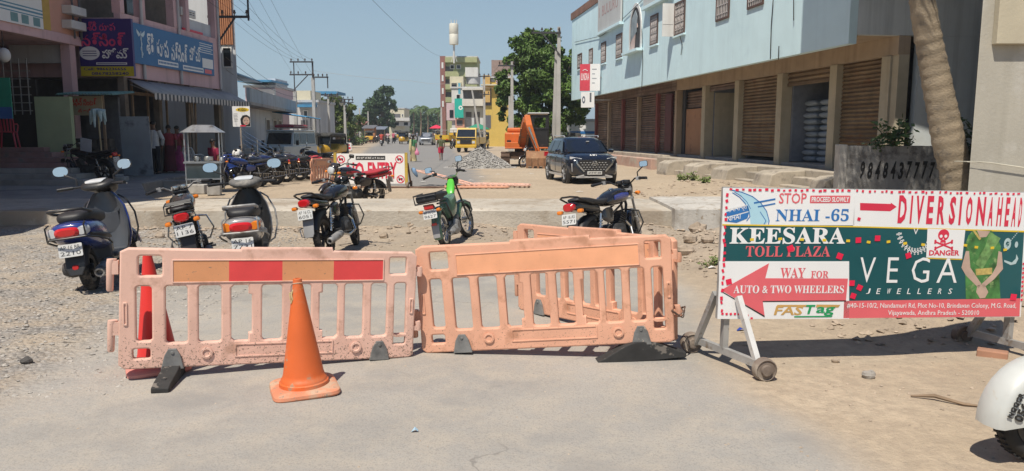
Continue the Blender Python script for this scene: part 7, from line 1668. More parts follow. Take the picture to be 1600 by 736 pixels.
# left houses beyond the pale building
t, w, zt, P = house('pale pink and white house with a tin roof, behind the pale building', 385, 432, 137, 66, 6, M_PPINK, [(396, 403, 141, 147)], name='pink_house')
strip(t, P, 406, 433, 140, 158, M_WHW, 'white_bay', -.5); strip(t, P, 380, 432, 126, 129, M_TINB, 'tin_roof', -1.0, 4); strip(t, P, 418, 430, 122, 138, M_LGREY, 'roof_room', .5, 4); strip(t, P, 387, 402, 147, 153, M_BRWN, 'brown_opening', -.06, -.004)
t, w, zt, P = house('grey house with dark ground floor behind the double pole', 452, 497, 160, 64, 6, M_GREYW, [(474, 482, 172, 184)], name='grey_house')
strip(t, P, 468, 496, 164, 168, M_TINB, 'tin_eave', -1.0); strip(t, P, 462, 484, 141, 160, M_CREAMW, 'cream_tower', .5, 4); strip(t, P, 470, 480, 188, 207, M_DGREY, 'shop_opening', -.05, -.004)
t, w, zt, P = house('cream house with a pale blue tin shed on its roof, left of the street trees', 482, 522, 157, 92, 6, M_CREAMW, [(498, 506, 160, 168)], name='shed_roof_house')
strip(t, P, 486, 530, 143, 147, M_TINB, 'tin_roof', -.5, 4)
for a in (487, 500, 514, 527): strip(t, P, a, a + 1.2, 147, 157, M_WHW, 'roof_post', 0, .15)
t, w, zt, P = house('small white house beyond the grey houses on the left', 432, 456, 152, 74, 5, M_WHW, [(438, 443, 158, 164)], name='white_house'); strip(t, P, 436, 452, 150, 153, M_GREYW, 'roof_parapet', -.4)
# white shed wall on the right
t, w, zt, P = house('white shed wall with a blue stripe, beside the far shutters', 890, 936, 190, 58, 3, M_WHITE, [], name='white_shed', cat='shed'); strip(t, P, 891, 936, 205, 209, M_BLUE, 'blue_stripe', -.03)
# dark awnings and stalls along the left of the far street
for i, (px0, px1, pt, Y, m) in enumerate(((566, 586, 196, 118, M_DGREY), (580, 603, 198, 128, mat('blue_grey_tarp', (.15, .17, .21), .8)), (556, 572, 190, 122, M_BRWN))):
    x0, x1 = PX(px0, Y, 2), PX(px1, Y, 2); z = ZY(pt, Y) - gz(Y); t = thing('roadside_stall', ('dark stall with an orange curtain on the left of the far street', 'stall under a blue-grey tarpaulin, farther along the left', 'red-brown hut behind the far thin poles')[i], 'stall', (x0, Y, gz(Y)))
    q = MB(); q.prism([(-.9, z - .5), (2.5, z), (2.5, z + .08), (-.9, z - .42)], 0, x1 - x0, 'YZ'); q.build('tarpaulin', m, t)
    for x in (.1, x1 - x0 - .1): q = MB(); q.tube([(x, -.8, 0), (x, -.8, z - .46)], .05, 6); q.build('post', M_WOOD, t)
    q = MB(); q.b2((.1, 1.6, 0), (x1 - x0 - .1, 1.7, z - .2)); q.b2((.2, .2, 0), (x1 - x0 - .2, .8, .9)); q.build('counter', M_ORS if i == 0 else M_DGREY, t)
# roadside board and drum on the left of the street
t, w, h = board_px('roadside_board', 'small white board with red writing above a black drum, left of the street', 'sign', 537, 223, 549, 211, 70.0, 0, M_WHITE)
t.location.z = ZY(223, 70); q = MB(); q.b2((-w * .4, -.034, h * .55), (w * .4, -.0305, h * .85)); q.b2((-w * .35, -.034, h * .2), (w * .3, -.0305, h * .42)); q.build('red_print', M_RED, t); q = MB(); q.b2((-w / 2, .031, -t.location.z + .1), (-w / 2 + .06, .08, h)); q.b2((w / 2 - .06, .031, -t.location.z + .1), (w / 2, .08, h)); q.build('leg', M_STEEL, t)
b = tpx(539, 62); q = MB(); q.lathe([(.28, 0), (.30, .02), (.29, .3), (.31, .32), (.29, .34), (.29, .62), (.31, .64), (.29, .66), (.30, .92), (.27, .93), (.26, .85)], 18); o = q.build('oil_drum', M_BLKP, smooth=True); o.location = b; tag(o, 'black oil drum at the left edge of the street', 'drum')

# ------------------------------------------------------------------ no entry board and fallen barriers
YN = 23.7; a = D(527, 287, YN); b = D(632, 240, YN); w, h = b.x - a.x, b.z - a.z
ne = thing('no_entry_board', 'white NO ENTRY board with red letters and prohibition roundels across the road', 'sign board', (a.x, YN, 0)); z0 = a.z
q = MB(); q.b2((0, -.012, z0), (w, .012, z0 + h)); q.build('panel', M_WHITE, ne)
def n2(px, py): p = D(px, py, YN); return p.x - a.x, p.z
x0, zz0 = n2(542, 279); x1, zz1 = n2(620, 253.5); q = MB(); q.text('NO', x0, zz0, n2(569, 270)[0] - x0, zz1 - zz0, -.014, .002, 0, .035); xe_ = n2(575, 270)[0]; q.text('ENTRY', xe_, zz0, x1 - xe_, zz1 - zz0, -.014, .002, 0, .035); q.build('entry_lettering', M_RED, ne)
q = MB(); c, d = n2(556, 250), n2(602, 243.5); q.b2((c[0], -.015, c[1]), (d[0], -.0125, d[1])); q.build('black_band', M_BLK, ne)
q = MB(); q.text('ట్రాఫిక్ పోలీస్ వారి సూచన', c[0] + .03, c[1] + .03, d[0] - c[0] - .06, d[1] - c[1] - .06, -.0165, .001, 0, .02); q.build('band_lettering', M_WHITE, ne)
for px, py in ((533, 249), (624, 249), (626, 280), (534, 280)):
    c = n2(px, py); r = .125; q = MB(); q.fill([circ(c[0], c[1], r, 24), circ(c[0], c[1], r * .78, 24)], -.0155, .002); q.prism([(c[0] - .095, c[1] + .075), (c[0] - .075, c[1] + .095), (c[0] + .095, c[1] - .075), (c[0] + .075, c[1] - .095)], -.0175, -.0156); q.build('roundel', M_RED, ne)
    q = MB(); q.fill([rrect(c[0] - .065, c[1] - .02, c[0] + .065, c[1] + .035, .01)], -.0145, .0015)
    for s in (-.035, .035): q.fill([circ(c[0] + s, c[1] - .028, .02, 10)], -.0145, .0015)
    q.build('vehicle_symbol', M_BLK, ne)
M_YPOST = mat('yellow_post_paint', (.50, .36, .06), .6, var=.2, stain=((.2, .12, .06), .56, 6))
for x in (-.04, w + .05): q = MB(); q.b2((x - .04, -.04, .1), (x + .04, .04, z0 + h + .03)); q.build('post', M_YPOST, ne)
for x in (.0, w + .09):
    q = MB(); q.bar((x, .03, .75), (x + .03, .42, .10), .05); q.bar((x, -.35, .12), (x, .45, .12), .05); q.build('stand_leg', mat('rusty_brown', (.16, .09, .06), .8, var=.3), ne)
    for yy in (-.36, .46): q = MB(); q.lathe([(.03, -.03), (.095, -.03), (.10, 0), (.095, .03), (.03, .03)], 16, (x + .04, yy, .10), 'X'); q.build('stand_wheel', MATS['dusty_wheel'], ne, smooth=True)
p0_, p1_ = D(487, 282, 24.4), D(527, 282, 26.0)
barrier('small orange barrier set obliquely at the left end of the no entry board', (p0_.x, 24.4), .06, (p1_.x, 26.0), .04, M_ORG, [M_REFP], [], 4)
t = barrier('toppled faded barrier lying flat on the sand, right of the moped', (D(700, 296, 23.4).x, 23.0), .06, (D(795, 296, 23.4).x, 23.2), .05, M_ORG, [M_REFP], [], 5, clips=False); t.rotation_euler.x = R(-91)
t = barrier('second toppled barrier lying flat beyond the first, farther right', (D(735, 296, 23.4).x, 23.7), .10, (D(827, 296, 23.4).x, 23.6), .07, M_PINK, [M_REFP], [], 6, clips=False); t.rotation_euler.x = R(-91)
t = barrier('faded barrier propped on a slant against the end of the no entry board', (D(645, 262, 24.0).x, 24.2), .52, (D(735, 300, 23.2).x, 23.2), .10, M_PINK, [M_REFP], [], 7, clips=False); t.rotation_euler.x = R(-96)
q = MB(); q.tube([D(562, 292, 23.3), D(650, 293, 23.35), D(722, 292.5, 23.5)], .028, 7); tag(q.build('rusty_pipe', MATS['rusty_brown']), 'long rusty pipe lying on the ground along the no entry board', 'pipe')
g_ = D(644, 266, 23.9); q = MB(); q.sloft([(0, 0, 0, .02, .03), (.05, .02, -.02, .10, .10), (.16, .06, -.10, .12, .16), (.24, .10, -.22, .07, .10), (.27, .12, -.26, .02, .03)], 10, 2.2, 'X'); o = q.build('blue_rag', mat('blue_rag', (.20, .33, .50), .9, var=.3, scale=8), smooth=True); o.scale = (.7, .7, .8); o.location = (g_.x - .03, 23.95, g_.z + .02); tag(o, 'blue rag hung on the slanted barrier beside the no entry board', 'rag')

# ------------------------------------------------------------------ gravel heap
gx, gy = PX(750, 38), 38.2
def heap(u, v): d = math.hypot(u / 1.6, v / 1.4); return max(0, 1.0 - d) ** .85 * 1.02 + .05 * nz(u, v, 2, 8) * (1 if d < 1 else 0)
q = MB(); n = 40
q.add([(-2.2 + 4.4 * i / n, -2 + 4 * j / n, heap(-2.2 + 4.4 * i / n, -2 + 4 * j / n) - .02) for j in range(n + 1) for i in range(n + 1)], [(j * (n + 1) + i, j * (n + 1) + i + 1, (j + 1) * (n + 1) + i + 1, (j + 1) * (n + 1) + i) for j in range(n) for i in range(n)])
hp_ = thing('gravel_heap', 'heap of grey road gravel beside the excavator', 'gravel heap', (gx, gy, 0)); q.build('heap_body', mat('heap_gravel', (.27, .26, .24), .95, var=.45, scale=14, bump=.8, bscale=25), hp_, smooth=True)
q = MB(); rs = random.Random(3)
for k in range(1500):
    a = rs.uniform(0, 6.28); d = math.sqrt(rs.random()) * 1.15; u, v = math.cos(a) * d * 1.6, math.sin(a) * d * 1.4; r = rs.choice((.025, .035, .05, .06)); z = heap(u, v)
    P = [(u + r * math.cos(t_ + a), v + r * math.sin(t_ + a), z + rs.uniform(-.2, .3) * r) for t_ in (0, 1.57, 3.14, 4.71)] + [(u, v, z + r * .8), (u, v, z - r * .6)]
    q.add(P, [(0, 1, 4), (1, 2, 4), (2, 3, 4), (3, 0, 4), (1, 0, 5), (2, 1, 5), (3, 2, 5), (0, 3, 5)])
tag(q.build('stones', mat('heap_stone', (.31, .30, .285), .95, var=.5, scale=5), hp_), kind='stuff')
# ------------------------------------------------------------------ vehicles
M_CARB = mat('dark_blue_black_car_paint', (.008, .011, .020), .18, var=.1, coat=1.0, stain=((.06, .055, .05), .66, 3))
M_CGL = glass('car_glass', (.012, .016, .022), .04)
M_SILV = mat('silver_trim', (.55, .56, .57), .35, metal=.5, var=.08)
def vwheel(par, x, y, r, w, rimm):
    q = MB(); q.lathe([(r * .2, -w * .45), (r * .62, -w * .5), (r * .66, -w * .42), (r * .66, w * .42), (r * .62, w * .5), (r * .2, w * .45)], 22, (x, y, r), 'X'); o = q.build('wheel', rimm, par, smooth=True)
    q = MB(); q.lathe([(r * .64, -w * .5), (r * .9, -w * .52), (r, -w * .36), (r, w * .36), (r * .9, w * .52), (r * .64, w * .5)], 26, (x, y, r), 'X', cap=False); q.build('tyre', M_TYRE, o, smooth=True)
    q = MB()
    for k in range(5): a = k * 1.2566; q.bar((x + math.copysign(w * .5, x), y + .1 * r * math.cos(a), r + .1 * r * math.sin(a)), (x + math.copysign(w * .5, x), y + .6 * r * math.cos(a), r + .6 * r * math.sin(a)), .02, r * .2, (1, 0, 0))
    q.build('spokes', M_SILV, o)
def quadp(q, pts, off):                     # a thin pane from four points pushed out along its normal
    P = [V(p) for p in pts]; n = (P[1] - P[0]).cross(P[2] - P[0]).normalized() * off
    q.add([p for p in P] + [p + n for p in P], [(3, 2, 1, 0), (4, 5, 6, 7), (0, 1, 5, 4), (1, 2, 6, 5), (2, 3, 7, 6), (3, 0, 4, 7)])
def suv(label, loc, rz, pm, name='parked_car', hatch=False, plate_t='AP 39 NT 1870', group=None):
    t = thing(name, label, 'car', (loc[0], loc[1], gz(loc[1])), rz, group)
    q = MB(); q.sloft([(-1.98, 0, .68, .68, .22), (-1.93, 0, .68, .80, .32), (-1.5, 0, .64, .86, .42), (-.3, 0, .63, .875, .42), (.8, 0, .63, .875, .41), (1.25, 0, .63, .87, .40), (1.65, 0, .61, .84, .37), (1.88, 0, .58, .80, .32), (1.98, 0, .55, .70, .24)], 32, 5, 'Y'); body = q.build('body', pm, t, smooth=True, ang=50)
    q = MB(); q.sloft([(.98, -.42, 0, 1.50, .82), (1.05, -.42, 0, 1.52, .815), (1.30, -.52, 0, 1.26, .725), (1.47, -.58, 0, 1.02, .655), (1.53, -.60, 0, .90, .60), (1.56, -.60, 0, .60, .45)], 36, 6, 'Z')
    q.v = [(p[1], p[0], p[2]) for p in q.v]; cab = q.build('cabin', pm, t, smooth=True, ang=50)
    q = MB(); quadp(q, [(.70, 1.085, 1.06), (-.70, 1.085, 1.06), (-.60, .475, 1.45), (.60, .475, 1.45)][::-1], .012); ws = q.build('windscreen', M_CGL, t)
    q = MB(); q.box((-.12, .62, 1.40), (.10, .012, .05), (R(-58), 0, 0)); q.build('sticker', M_PAINTW, ws)
    q = MB(); quadp(q, [(.62, -1.86, 1.10), (-.62, -1.86, 1.10), (-.55, -1.62, 1.42), (.55, -1.62, 1.42)], .012); q.build('rear_window', M_CGL, t)
    for s in (-1, 1):
        for ya, yb, yc, yd in ((.86, .02, .05, .36), (-.04, -.86, -.80, -.01), (-.94, -1.55, -1.30, -.86)):
            q = MB(); pts = [(s * .822, ya, 1.06), (s * .822, yb, 1.06), (s * .675, yc, 1.43), (s * .675, yd, 1.43)]; quadp(q, pts if s < 0 else pts[::-1], -.012 if 0 else .012); q.build('side_window', M_CGL, t)
        q = MB(); q.sloft([(.62, s * .93, 1.08, .05, .05), (.70, s * .95, 1.08, .10, .075), (.80, s * .94, 1.07, .07, .05)], 10, 3); q.build('wing_mirror', pm, t, smooth=True)
        q = MB(); q.tube([(s * .60, .30, 1.54), (s * .62, .2, 1.60), (s * .60, -1.3, 1.60), (s * .58, -1.45, 1.53)], .02, 6); q.build('roof_rail', M_SILV, t)
        q = MB(); q.prism([(s * .42, .86), (s * .80, .92), (s * .80, .84), (s * .50, .80)], 1.86, 1.93); q.v = [(p[0], p[1] - .35 * max(0, abs(p[0]) - .5), p[2]) for p in q.v]; q.build('headlight', M_LENS, t)
        q = MB(); q.prism([(s * .74, .70), (s * .70, .46), (s * .52, .40), (s * .54, .37), (s * .76, .43), (s * .79, .70)], 1.83, 1.93); q.build('running_light', M_SILV, t)
        q = MB(); q.box((s * .78, -1.93, .92), (.16, .06, .16)); q.build('tail_light', M_TAILR, t)
        q = MB(); q.b2((s * .872, -1.0, .24), (s * .884, 1.0, .32)); q.build('sill_trim', M_SILV, t)
        for yy in (1.27, -1.27):
            vwheel(t, s * .77, yy, .335, .20, M_BLKP)
            q = MB(); q.torus((s * .79, yy, .36), (1, 0, 0), .40, .075, 28, 8); q.build('wheel_arch', M_BLKP, t, smooth=True)
        for ya in (.95, -.03, -.92): q = MB(); q.b2((s * .871, ya - .006, .38), (s * .878, ya + .006, 1.0)); q.build('door_gap', M_BLK, t)
        for ya in (.12, -.78): q = MB(); q.b2((s * .873, ya - .09, .86), (s * .895, ya + .09, .885)); q.build('door_handle', pm, t)
    q = MB(); q.prism([(-.50, .80), (.50, .80), (.60, .70), (.36, .44), (-.36, .44), (-.60, .70)], 1.9, 1.985); g = q.build('grille', M_BLK, t)
    q = MB()
    for k in range(4):
        zz = .50 + .075 * k
        for j in range(9): q.box((-.42 + .105 * j + (.05 if k % 2 else 0), 1.99, zz), (.055, .012, .022))
    q.build('grille_mesh', M_SILV, g)
    q = MB()
    for s in (-1, 1): q.bar((s * .63, 1.985, .80), (s * .60, 1.995, .69), .05, .03, (0, 1, 0)); q.bar((s * .60, 1.995, .69), (s * .36, 2.0, .43), .05, .03, (0, 1, 0))
    q.build('chrome_frame', M_CHR, t)
    q = MB(); q.torus((0, 2.0, .70), (0, 1, 0), .075, .013, 20, 6); q.b2((-.10, 1.995, .685), (.10, 2.01, .715)); q.build('emblem', M_CHR, t)
    q = MB(); q.b2((-.62, 1.90, .22), (.62, 1.97, .28)); q.bar((-.62, 1.94, .25), (-.36, 1.975, .31), .05, .04, (0, 1, 0)); q.bar((.62, 1.94, .25), (.36, 1.975, .31), .05, .04, (0, 1, 0)); q.build('skid_plate', M_SILV, t)
    q = MB(); q.b2((-.25, 1.985, .33), (.25, 2.0, .44)); pl = q.build('number_plate', M_PLATE, t)
    q = MB(); q.T = Matrix.Translation((0, 2.002, 0)) @ Matrix.Rotation(PI, 4, 'Z'); q.text(plate_t, -.22, .355, .44, .06, 0, .001, 0, .02); q.build('plate_lettering', M_BLK, pl)
    if not hatch: q = MB(); q.T = Matrix.Translation((0, 1.80, .942)) @ Matrix.Rotation(PI, 4, 'Z') @ Matrix.Rotation(R(-60), 4, 'X'); q.text('A M I', -.12, 0, .24, .10, 0, .002, 0, .03); q.build('bonnet_lettering', M_PAINTW, t)
    return t
fx, fy = PX(927, 25.4), 25.3; rx, ry = PX(884, 29.3), 29.0
suv('dark blue-black compact SUV parked facing the camera before the blue shop building', ((fx + rx) / 2, (fy + ry) / 2), math.atan2(-(fx - rx), fy - ry), M_CARB)
suv('silver grey car driving towards the camera far down the street', (PX(668, 98), 98), R(180), mat('silver_paint', (.30, .32, .35), .3, metal=.4, coat=.6), 'car', True)

# jeep
jx = PX(440, 39.5); j = thing('utility_jeep', 'pale boxy utility jeep with a roof rack, behind the row of motorcycles', 'jeep', (jx, 40.5, 0), R(172))
M_JEEP = mat('pale_jeep_paint', (.50, .54, .53), .4, var=.08, coat=.3, stain=((.38, .35, .3), .6, 2))
q = MB(); q.b2((-.83, -2.2, .45), (.83, 2.1, 1.08)); q.build('body', M_JEEP, j, bevel=.06)
q = MB(); q.loft([[(-.78, -2.15, 1.07), (.78, -2.15, 1.07), (.78, .95, 1.07), (-.78, .95, 1.07)], [(-.72, -2.1, 1.80), (.72, -2.1, 1.80), (.72, .62, 1.80), (-.72, .62, 1.80)]]); q.build('cabin', M_JEEP, j, bevel=.03)
q = MB(); q.b2((-.76, -2.15, 1.803), (.76, .74, 1.88)); q.build('roof', M_JEEP, j, bevel=.03)
q = MB(); quadp(q, [(-.66, .925, 1.15), (.66, .925, 1.15), (.63, .70, 1.72), (-.63, .70, 1.72)], -.012); quadp(q, [(-.66, .93, 1.15), (.66, .93, 1.15), (.63, .705, 1.72), (-.63, .705, 1.72)], .012); q.build('windscreen', M_CGL, j)
q = MB(); quadp(q, [(-.64, .735, 1.64), (.64, .735, 1.64), (.63, .710, 1.70), (-.63, .710, 1.70)], .012); q.build('red_visor', M_RED, j)
for s in (-1, 1):
    for a, b in ((.75, .05), (-.05, -.85), (-.95, -2.0)): q = MB(); P = [(s * .775, a, 1.15), (s * .775, b, 1.15), (s * .735, b, 1.70), (s * .735, a - (.12 if a > .5 else 0), 1.70)]; quadp(q, P if s < 0 else P[::-1], .012); q.build('side_window', M_CGL, j)
    for yy in (1.35, -1.35): vwheel(j, s * .72, yy, .34, .2, M_GALV)
    q = MB(); q.box((s * .95, .75, 1.22), (.14, .05, .24)); q.build('wing_mirror', M_BLKP, j)
    q = MB(); q.lathe([(.10, 0), (.10, .03), (.05, .04)], 14, (s * .6, 2.1, .85), 'Y'); q.build('headlight', M_LENS, j)
q = MB(); q.b2((-.42, 2.1, .65), (.42, 2.13, .98)); q.build('grille', M_BLKP, j); q = MB(); q.b2((-.85, 2.1, .42), (.85, 2.22, .56)); q.build('bumper', M_BLKP, j)
q = MB()
for y in (-1.9, -1.0, -.1, .5): q.tube([(-.66, y, 1.88), (-.66, y, 1.98), (.66, y, 1.98), (.66, y, 1.88)], .02, 6)
for x in (-.66, .66): q.tube([(x, -1.9, 2.08), (x, .5, 2.08)], .02, 6); q.tube([(x, -1.9, 1.98), (x, .5, 1.98)], .02, 6)
q.build('roof_rack', M_STEEL, j)
q = MB(); q.sloft([(-1.7, 0, 2.06, .5, .05), (-1.6, 0, 2.08, .56, .09), (.1, 0, 2.08, .56, .10), (.3, 0, 2.06, .5, .05)], 12, 4); o = q.build('red_bundle', mat('red_tarp', (.35, .04, .05), .8, var=.2), smooth=True); o.location = (jx, 40.5, 0); o.rotation_euler.z = R(172); tag(o, 'flat red bundle on the jeep roof rack', 'bundle')

# auto rickshaws
M_AY = mat('rickshaw_yellow', (.62, .36, .025), .4, var=.1, coat=.3); M_CAN = mat('canvas_black', (.045, .045, .042), .8, var=.3, scale=4, stain=((.14, .13, .11), .58, 3))
def rickshaw(label, loc, rz, group='auto rickshaws'):
    t = thing('auto_rickshaw', label, 'auto rickshaw', (loc[0], loc[1], gz(loc[1])), rz, group)
    q = MB(); q.sloft([(-1.25, 0, .70, .58, .28), (-1.2, 0, .70, .64, .32), (-.3, 0, .66, .65, .34), (.1, 0, .50, .62, .18), (.7, 0, .48, .50, .16), (1.0, 0, .62, .42, .30), (1.28, 0, .68, .30, .30), (1.36, 0, .70, .18, .2)], 18, 4); q.build('body', M_AY, t, smooth=True, ang=50)
    q = MB(); q.sloft([(-1.22, 0, 1.56, .56, .10), (-1.15, 0, 1.60, .62, .14), (.2, 0, 1.64, .63, .14), (.85, 0, 1.62, .56, .12), (.95, 0, 1.58, .5, .06)], 18, 4); q.build('canopy', M_CAN, t, smooth=True, ang=50)
    q = MB(); q.fill([rrect(-.60, 1.0, .60, 1.55, .06), rrect(-.46, 1.08, .46, 1.44, .06)], -1.22, .03); q.build('rear_curtain', M_CAN, t)
    for x, y in ((-.58, -.4), (.58, -.4), (-.45, .86), (.45, .86)): q = MB(); q.tube([(x, y, .6), (x * .98, y - .05, 1.55)], .025, 6); q.build('post', M_BLKP, t)
    q = MB(); quadp(q, [(-.42, .98, .98), (.42, .98, .98), (.45, .80, 1.52), (-.45, .80, 1.52)], .01); q.build('windscreen', M_CGL, t)
    q = MB(); q.box((0, -.75, .85), (1.1, .5, .16)); q.box((0, -1.0, 1.1), (1.1, .14, .4)); q.build('seat', M_SEAT, t, bevel=.03)
    q = MB(); q.b2((-.60, -1.30, .34), (.60, -1.22, .48)); q.build('bumper', M_BLKP, t)
    for s in (-1, 1): q = MB(); q.box((s * .52, -1.26, .72), (.10, .04, .12)); q.build('tail_light', M_TAILR, t); vwheel(t, s * .55, -.75, .22, .12, M_BLKP)
    vwheel(t, .001, 1.05, .22, .10, M_BLKP)
    q = MB(); q.lathe([(.09, 0), (.09, .03), (.04, .04)], 12, (0, 1.33, .82), 'Y'); q.build('headlight', M_LENS, t)
    return t
r0 = rickshaw('yellow auto rickshaw with a black canopy seen from behind, right of the jeep', (PX(492, 47), 46.0), R(8))
def rcopy(label, px, Y, rz): o = copy_tree(r0); o.location = (PX(px, Y), Y, gz(Y)); o.rotation_euler.z = rz; o['label'] = label; return o
rcopy('auto rickshaw facing the camera just beyond the one seen from behind', 517, 53, R(165)); rcopy('auto rickshaw hidden behind the dark car, its yellow back showing', 881, 44, R(15)); rcopy('white-lit auto rickshaw far down the middle of the street', 630, 104, R(180)); rcopy('far auto rickshaw parked past the yellow trucks', 703, 128, R(180)); rcopy('auto rickshaw behind the yellow truck, near the white terrace house', 752, 80, R(170)); rcopy('far auto rickshaw in the left half of the street, behind the riders', 622, 140, R(180)); rcopy('far auto rickshaw on the left, beside the dark stalls', 592, 132, R(10))

# trucks
M_TY = mat('truck_yellow', (.60, .38, .03), .45, var=.1, coat=.2, stain=((.35, .22, .06), .6, 2))
def truck(label, loc, rz, cabm, bedm):
    t = thing('goods_truck', label, 'truck', (loc[0], loc[1], gz(loc[1])), rz, 'yellow goods trucks')
    q = MB(); q.loft([[(-.92, 1.1, .55), (.92, 1.1, .55), (.92, 2.6, .55), (-.92, 2.6, .55)], [(-.92, 1.1, 1.30), (.92, 1.1, 1.30), (.92, 2.6, 1.30), (-.92, 2.6, 1.30)], [(-.86, 1.1, 2.15), (.86, 1.1, 2.15), (.86, 2.2, 2.15), (-.86, 2.2, 2.15)]]); q.build('cab', cabm, t, bevel=.05)
    q = MB(); quadp(q, [(-.82, 2.585, 1.34), (.82, 2.585, 1.34), (.78, 2.28, 2.0), (-.78, 2.28, 2.0)], .015); q.build('windscreen', M_CGL, t)
    for s in (-1, 1):
        q = MB(); P = [(s * .922, 2.35, 1.36), (s * .922, 1.4, 1.36), (s * .872, 1.4, 2.0), (s * .872, 2.1, 2.0)]; quadp(q, P if s < 0 else P[::-1], .012); q.build('side_window', M_CGL, t)
        q = MB(); q.b2((s * .80, 2.6, .78), (s * .55, 2.64, .98)); q.build('headlight', M_LENS, t); q = MB(); q.box((s * 1.05, 2.4, 1.6), (.16, .05, .3)); q.build('wing_mirror', M_BLKP, t)
        for yy in (1.85, -1.3): vwheel(t, s * .80, yy, .36, .24, M_STEEL)
    q = MB(); q.b2((-.52, 2.603, .72), (.52, 2.63, 1.12)); q.build('grille', M_BLKP, t); q = MB(); q.b2((-.95, 2.6, .40), (.95, 2.75, .62)); q.build('bumper', cabm, t, bevel=.02)
    q = MB(); q.b2((-.85, 2.64, 1.16), (.85, 2.66, 1.28)); q.build('front_trim', M_BLKP, t)
    q = MB(); q.b2((-.90, -2.3, .72), (.90, 1.0, .80)); q.b2((-.95, -2.3, .803), (-.90, 1.0, 1.32)); q.b2((.90, -2.3, .803), (.95, 1.0, 1.32)); q.b2((-.897, -2.35, .803), (.897, -2.30, 1.32)); q.b2((-.897, .95, .803), (.897, 1.0, 1.6)); q.build('load_bed', bedm, t)
    q = MB()
    for yy in (-2.3, -1.2, -.1, .95):
        for s in (-1, 1): q.tube([(s * .92, yy, 1.32), (s * .92, yy, 1.9)], .025, 6)
    for s in (-1, 1): q.tube([(s * .92, -2.3, 1.88), (s * .92, .95, 1.88)], .025, 6); q.tube([(s * .92, -2.3, 1.6), (s * .92, .95, 1.6)], .02, 6)
    q.tube([(-.92, -2.3, 1.88), (.92, -2.3, 1.88)], .025, 6); q.build('side_rail', M_STEEL, t)
    q = MB(); q.b2((-.4, -2.3, .45), (.4, 2.5, .715)); q.build('chassis', M_BLKP, t)
    for s in (-1, 1): q = MB(); q.b2((s * .8, -2.38, .74), (s * .6, -2.352, .86)); q.build('tail_light', M_TAILR, t)
    return t
truck('yellow goods truck with black front trim facing the camera, beside the gravel heap', (PX(737, 70), 70), R(172), M_TY, M_TY)
truck('white and yellow pickup parked tail towards the camera, left of the yellow truck', (PX(706, 92), 92), R(-25), M_PAINTW, M_TY)

# excavator
M_EXO = mat('excavator_orange', (.60, .145, .025), .5, var=.14, scale=2, stain=((.42, .15, .05), .56, 2), dirt=((.25, .16, .1), .62, 7)); M_EXR = mat('rusty_steel', (.30, .16, .085), .75, metal=.2, var=.25, scale=5, stain=((.40, .25, .14), .54, 3)); M_TRK = mat('rusty_track', (.12, .075, .05), .8, metal=.2, var=.35, scale=6)
ex, ey = PX(822, 40), 40.0
X_ = thing('excavator', 'orange tracked excavator with open black cab and rusty bucket on the ground', 'excavator', (ex, ey, 0), R(180))   # faces the camera: +y is its front
def tl(x): return -x
for s in (-1, 1):
    q = MB(); secs = []
    pts = [(-1.35, .35), (-1.25, .62), (-1.0, .70), (1.0, .70), (1.25, .62), (1.35, .35), (1.2, .08), (1.0, .02), (-1.0, .02), (-1.2, .08)]
    q.prism(pts, s * 1.08 - .22, s * 1.08 + .22, 'YZ'); trk = q.build('track', M_TRK, X_, bevel=.03)
    q = MB()
    for k in range(16): q.b2((s * 1.08 - .24, -1.0 + .133 * k, .70), (s * 1.08 + .24, -.94 + .133 * k, .735))
    for k in range(5): q.b2((s * 1.08 - .24, 1.33 - .012 * k, .12 + .1 * k), (s * 1.08 + .24, 1.385 - .012 * k, .17 + .1 * k))
    q.build('track_shoe', M_TRK, trk)
q = MB(); q.b2((-.9, -.8, .4), (.9, .8, .75)); q.lathe([(.6, .75), (.6, .95)], 20); q.build('undercarriage', M_TRK, X_)
q = MB(); q.b2((-.05, -1.7, .95), (1.12, .25, 1.75)); q.b2((.25, -1.7, 1.753), (1.0, -.5, 2.0)); q.build('engine_housing', M_EXO, X_, bevel=.08)
q = MB(); q.b2((-1.1, -1.8, .95), (1.1, -1.703, 1.7)); q.build('counterweight', M_EXO, X_, bevel=.05)
q = MB(); q.b2((-1.1, -1.7, .92), (1.1, 1.0, 1.0)); q.b2((.35, .28, 1.0), (1.05, .95, 1.25)); q.build('deck', M_EXO, X_, bevel=.02)
q = MB(); q.b2((.80, .26, 1.25), (1.0, .29, 1.35)); q.build('grille', M_BLK, X_)
q = MB()
for x in (-1.12, -.12):
    for y in (-.75, .75): q.tube([(x, y, 1.0), (x, y, 2.68)], .045, 6)
q.build('cab_frame', M_BLKP, X_)
q = MB(); q.b2((-1.17, -.82, 2.68), (-.07, .85, 2.76)); q.build('cab_roof', mat('pale_cab_roof', (.45, .46, .46), .6, var=.1), X_, bevel=.03)
q = MB(); q.b2((-1.10, .74, 1.0), (-.14, .77, 1.85)); q.b2((-1.10, -.77, 1.0), (-.14, -.74, 2.0)); q.b2((-1.14, -.7, 1.0), (-1.11, .7, 1.8)); q.build('cab_panel', M_BLKP, X_)
q = MB(); q.fill([rrect(-1.08, 1.9, -.16, 2.62, .05), rrect(-.98, 2.0, -.40, 2.5, .05)], .74, .02); q.build('cab_window', M_BLKP, X_)
q = MB(); q.b2((-.9, -.4, 1.0), (-.35, .1, 1.45)); q.b2((-.9, -.5, 1.4), (-.35, -.38, 2.0)); q.build('seat', M_SEAT, X_, bevel=.03)
def arm(nm, secs): q = MB(); q.loft([[(x * w_ + cx, y, z) for x, (y, z) in ((-1, a), (1, a), (1, b), (-1, b))] for cx, w_, a, b in secs]); q.build(nm, M_EXO, X_, bevel=.02)
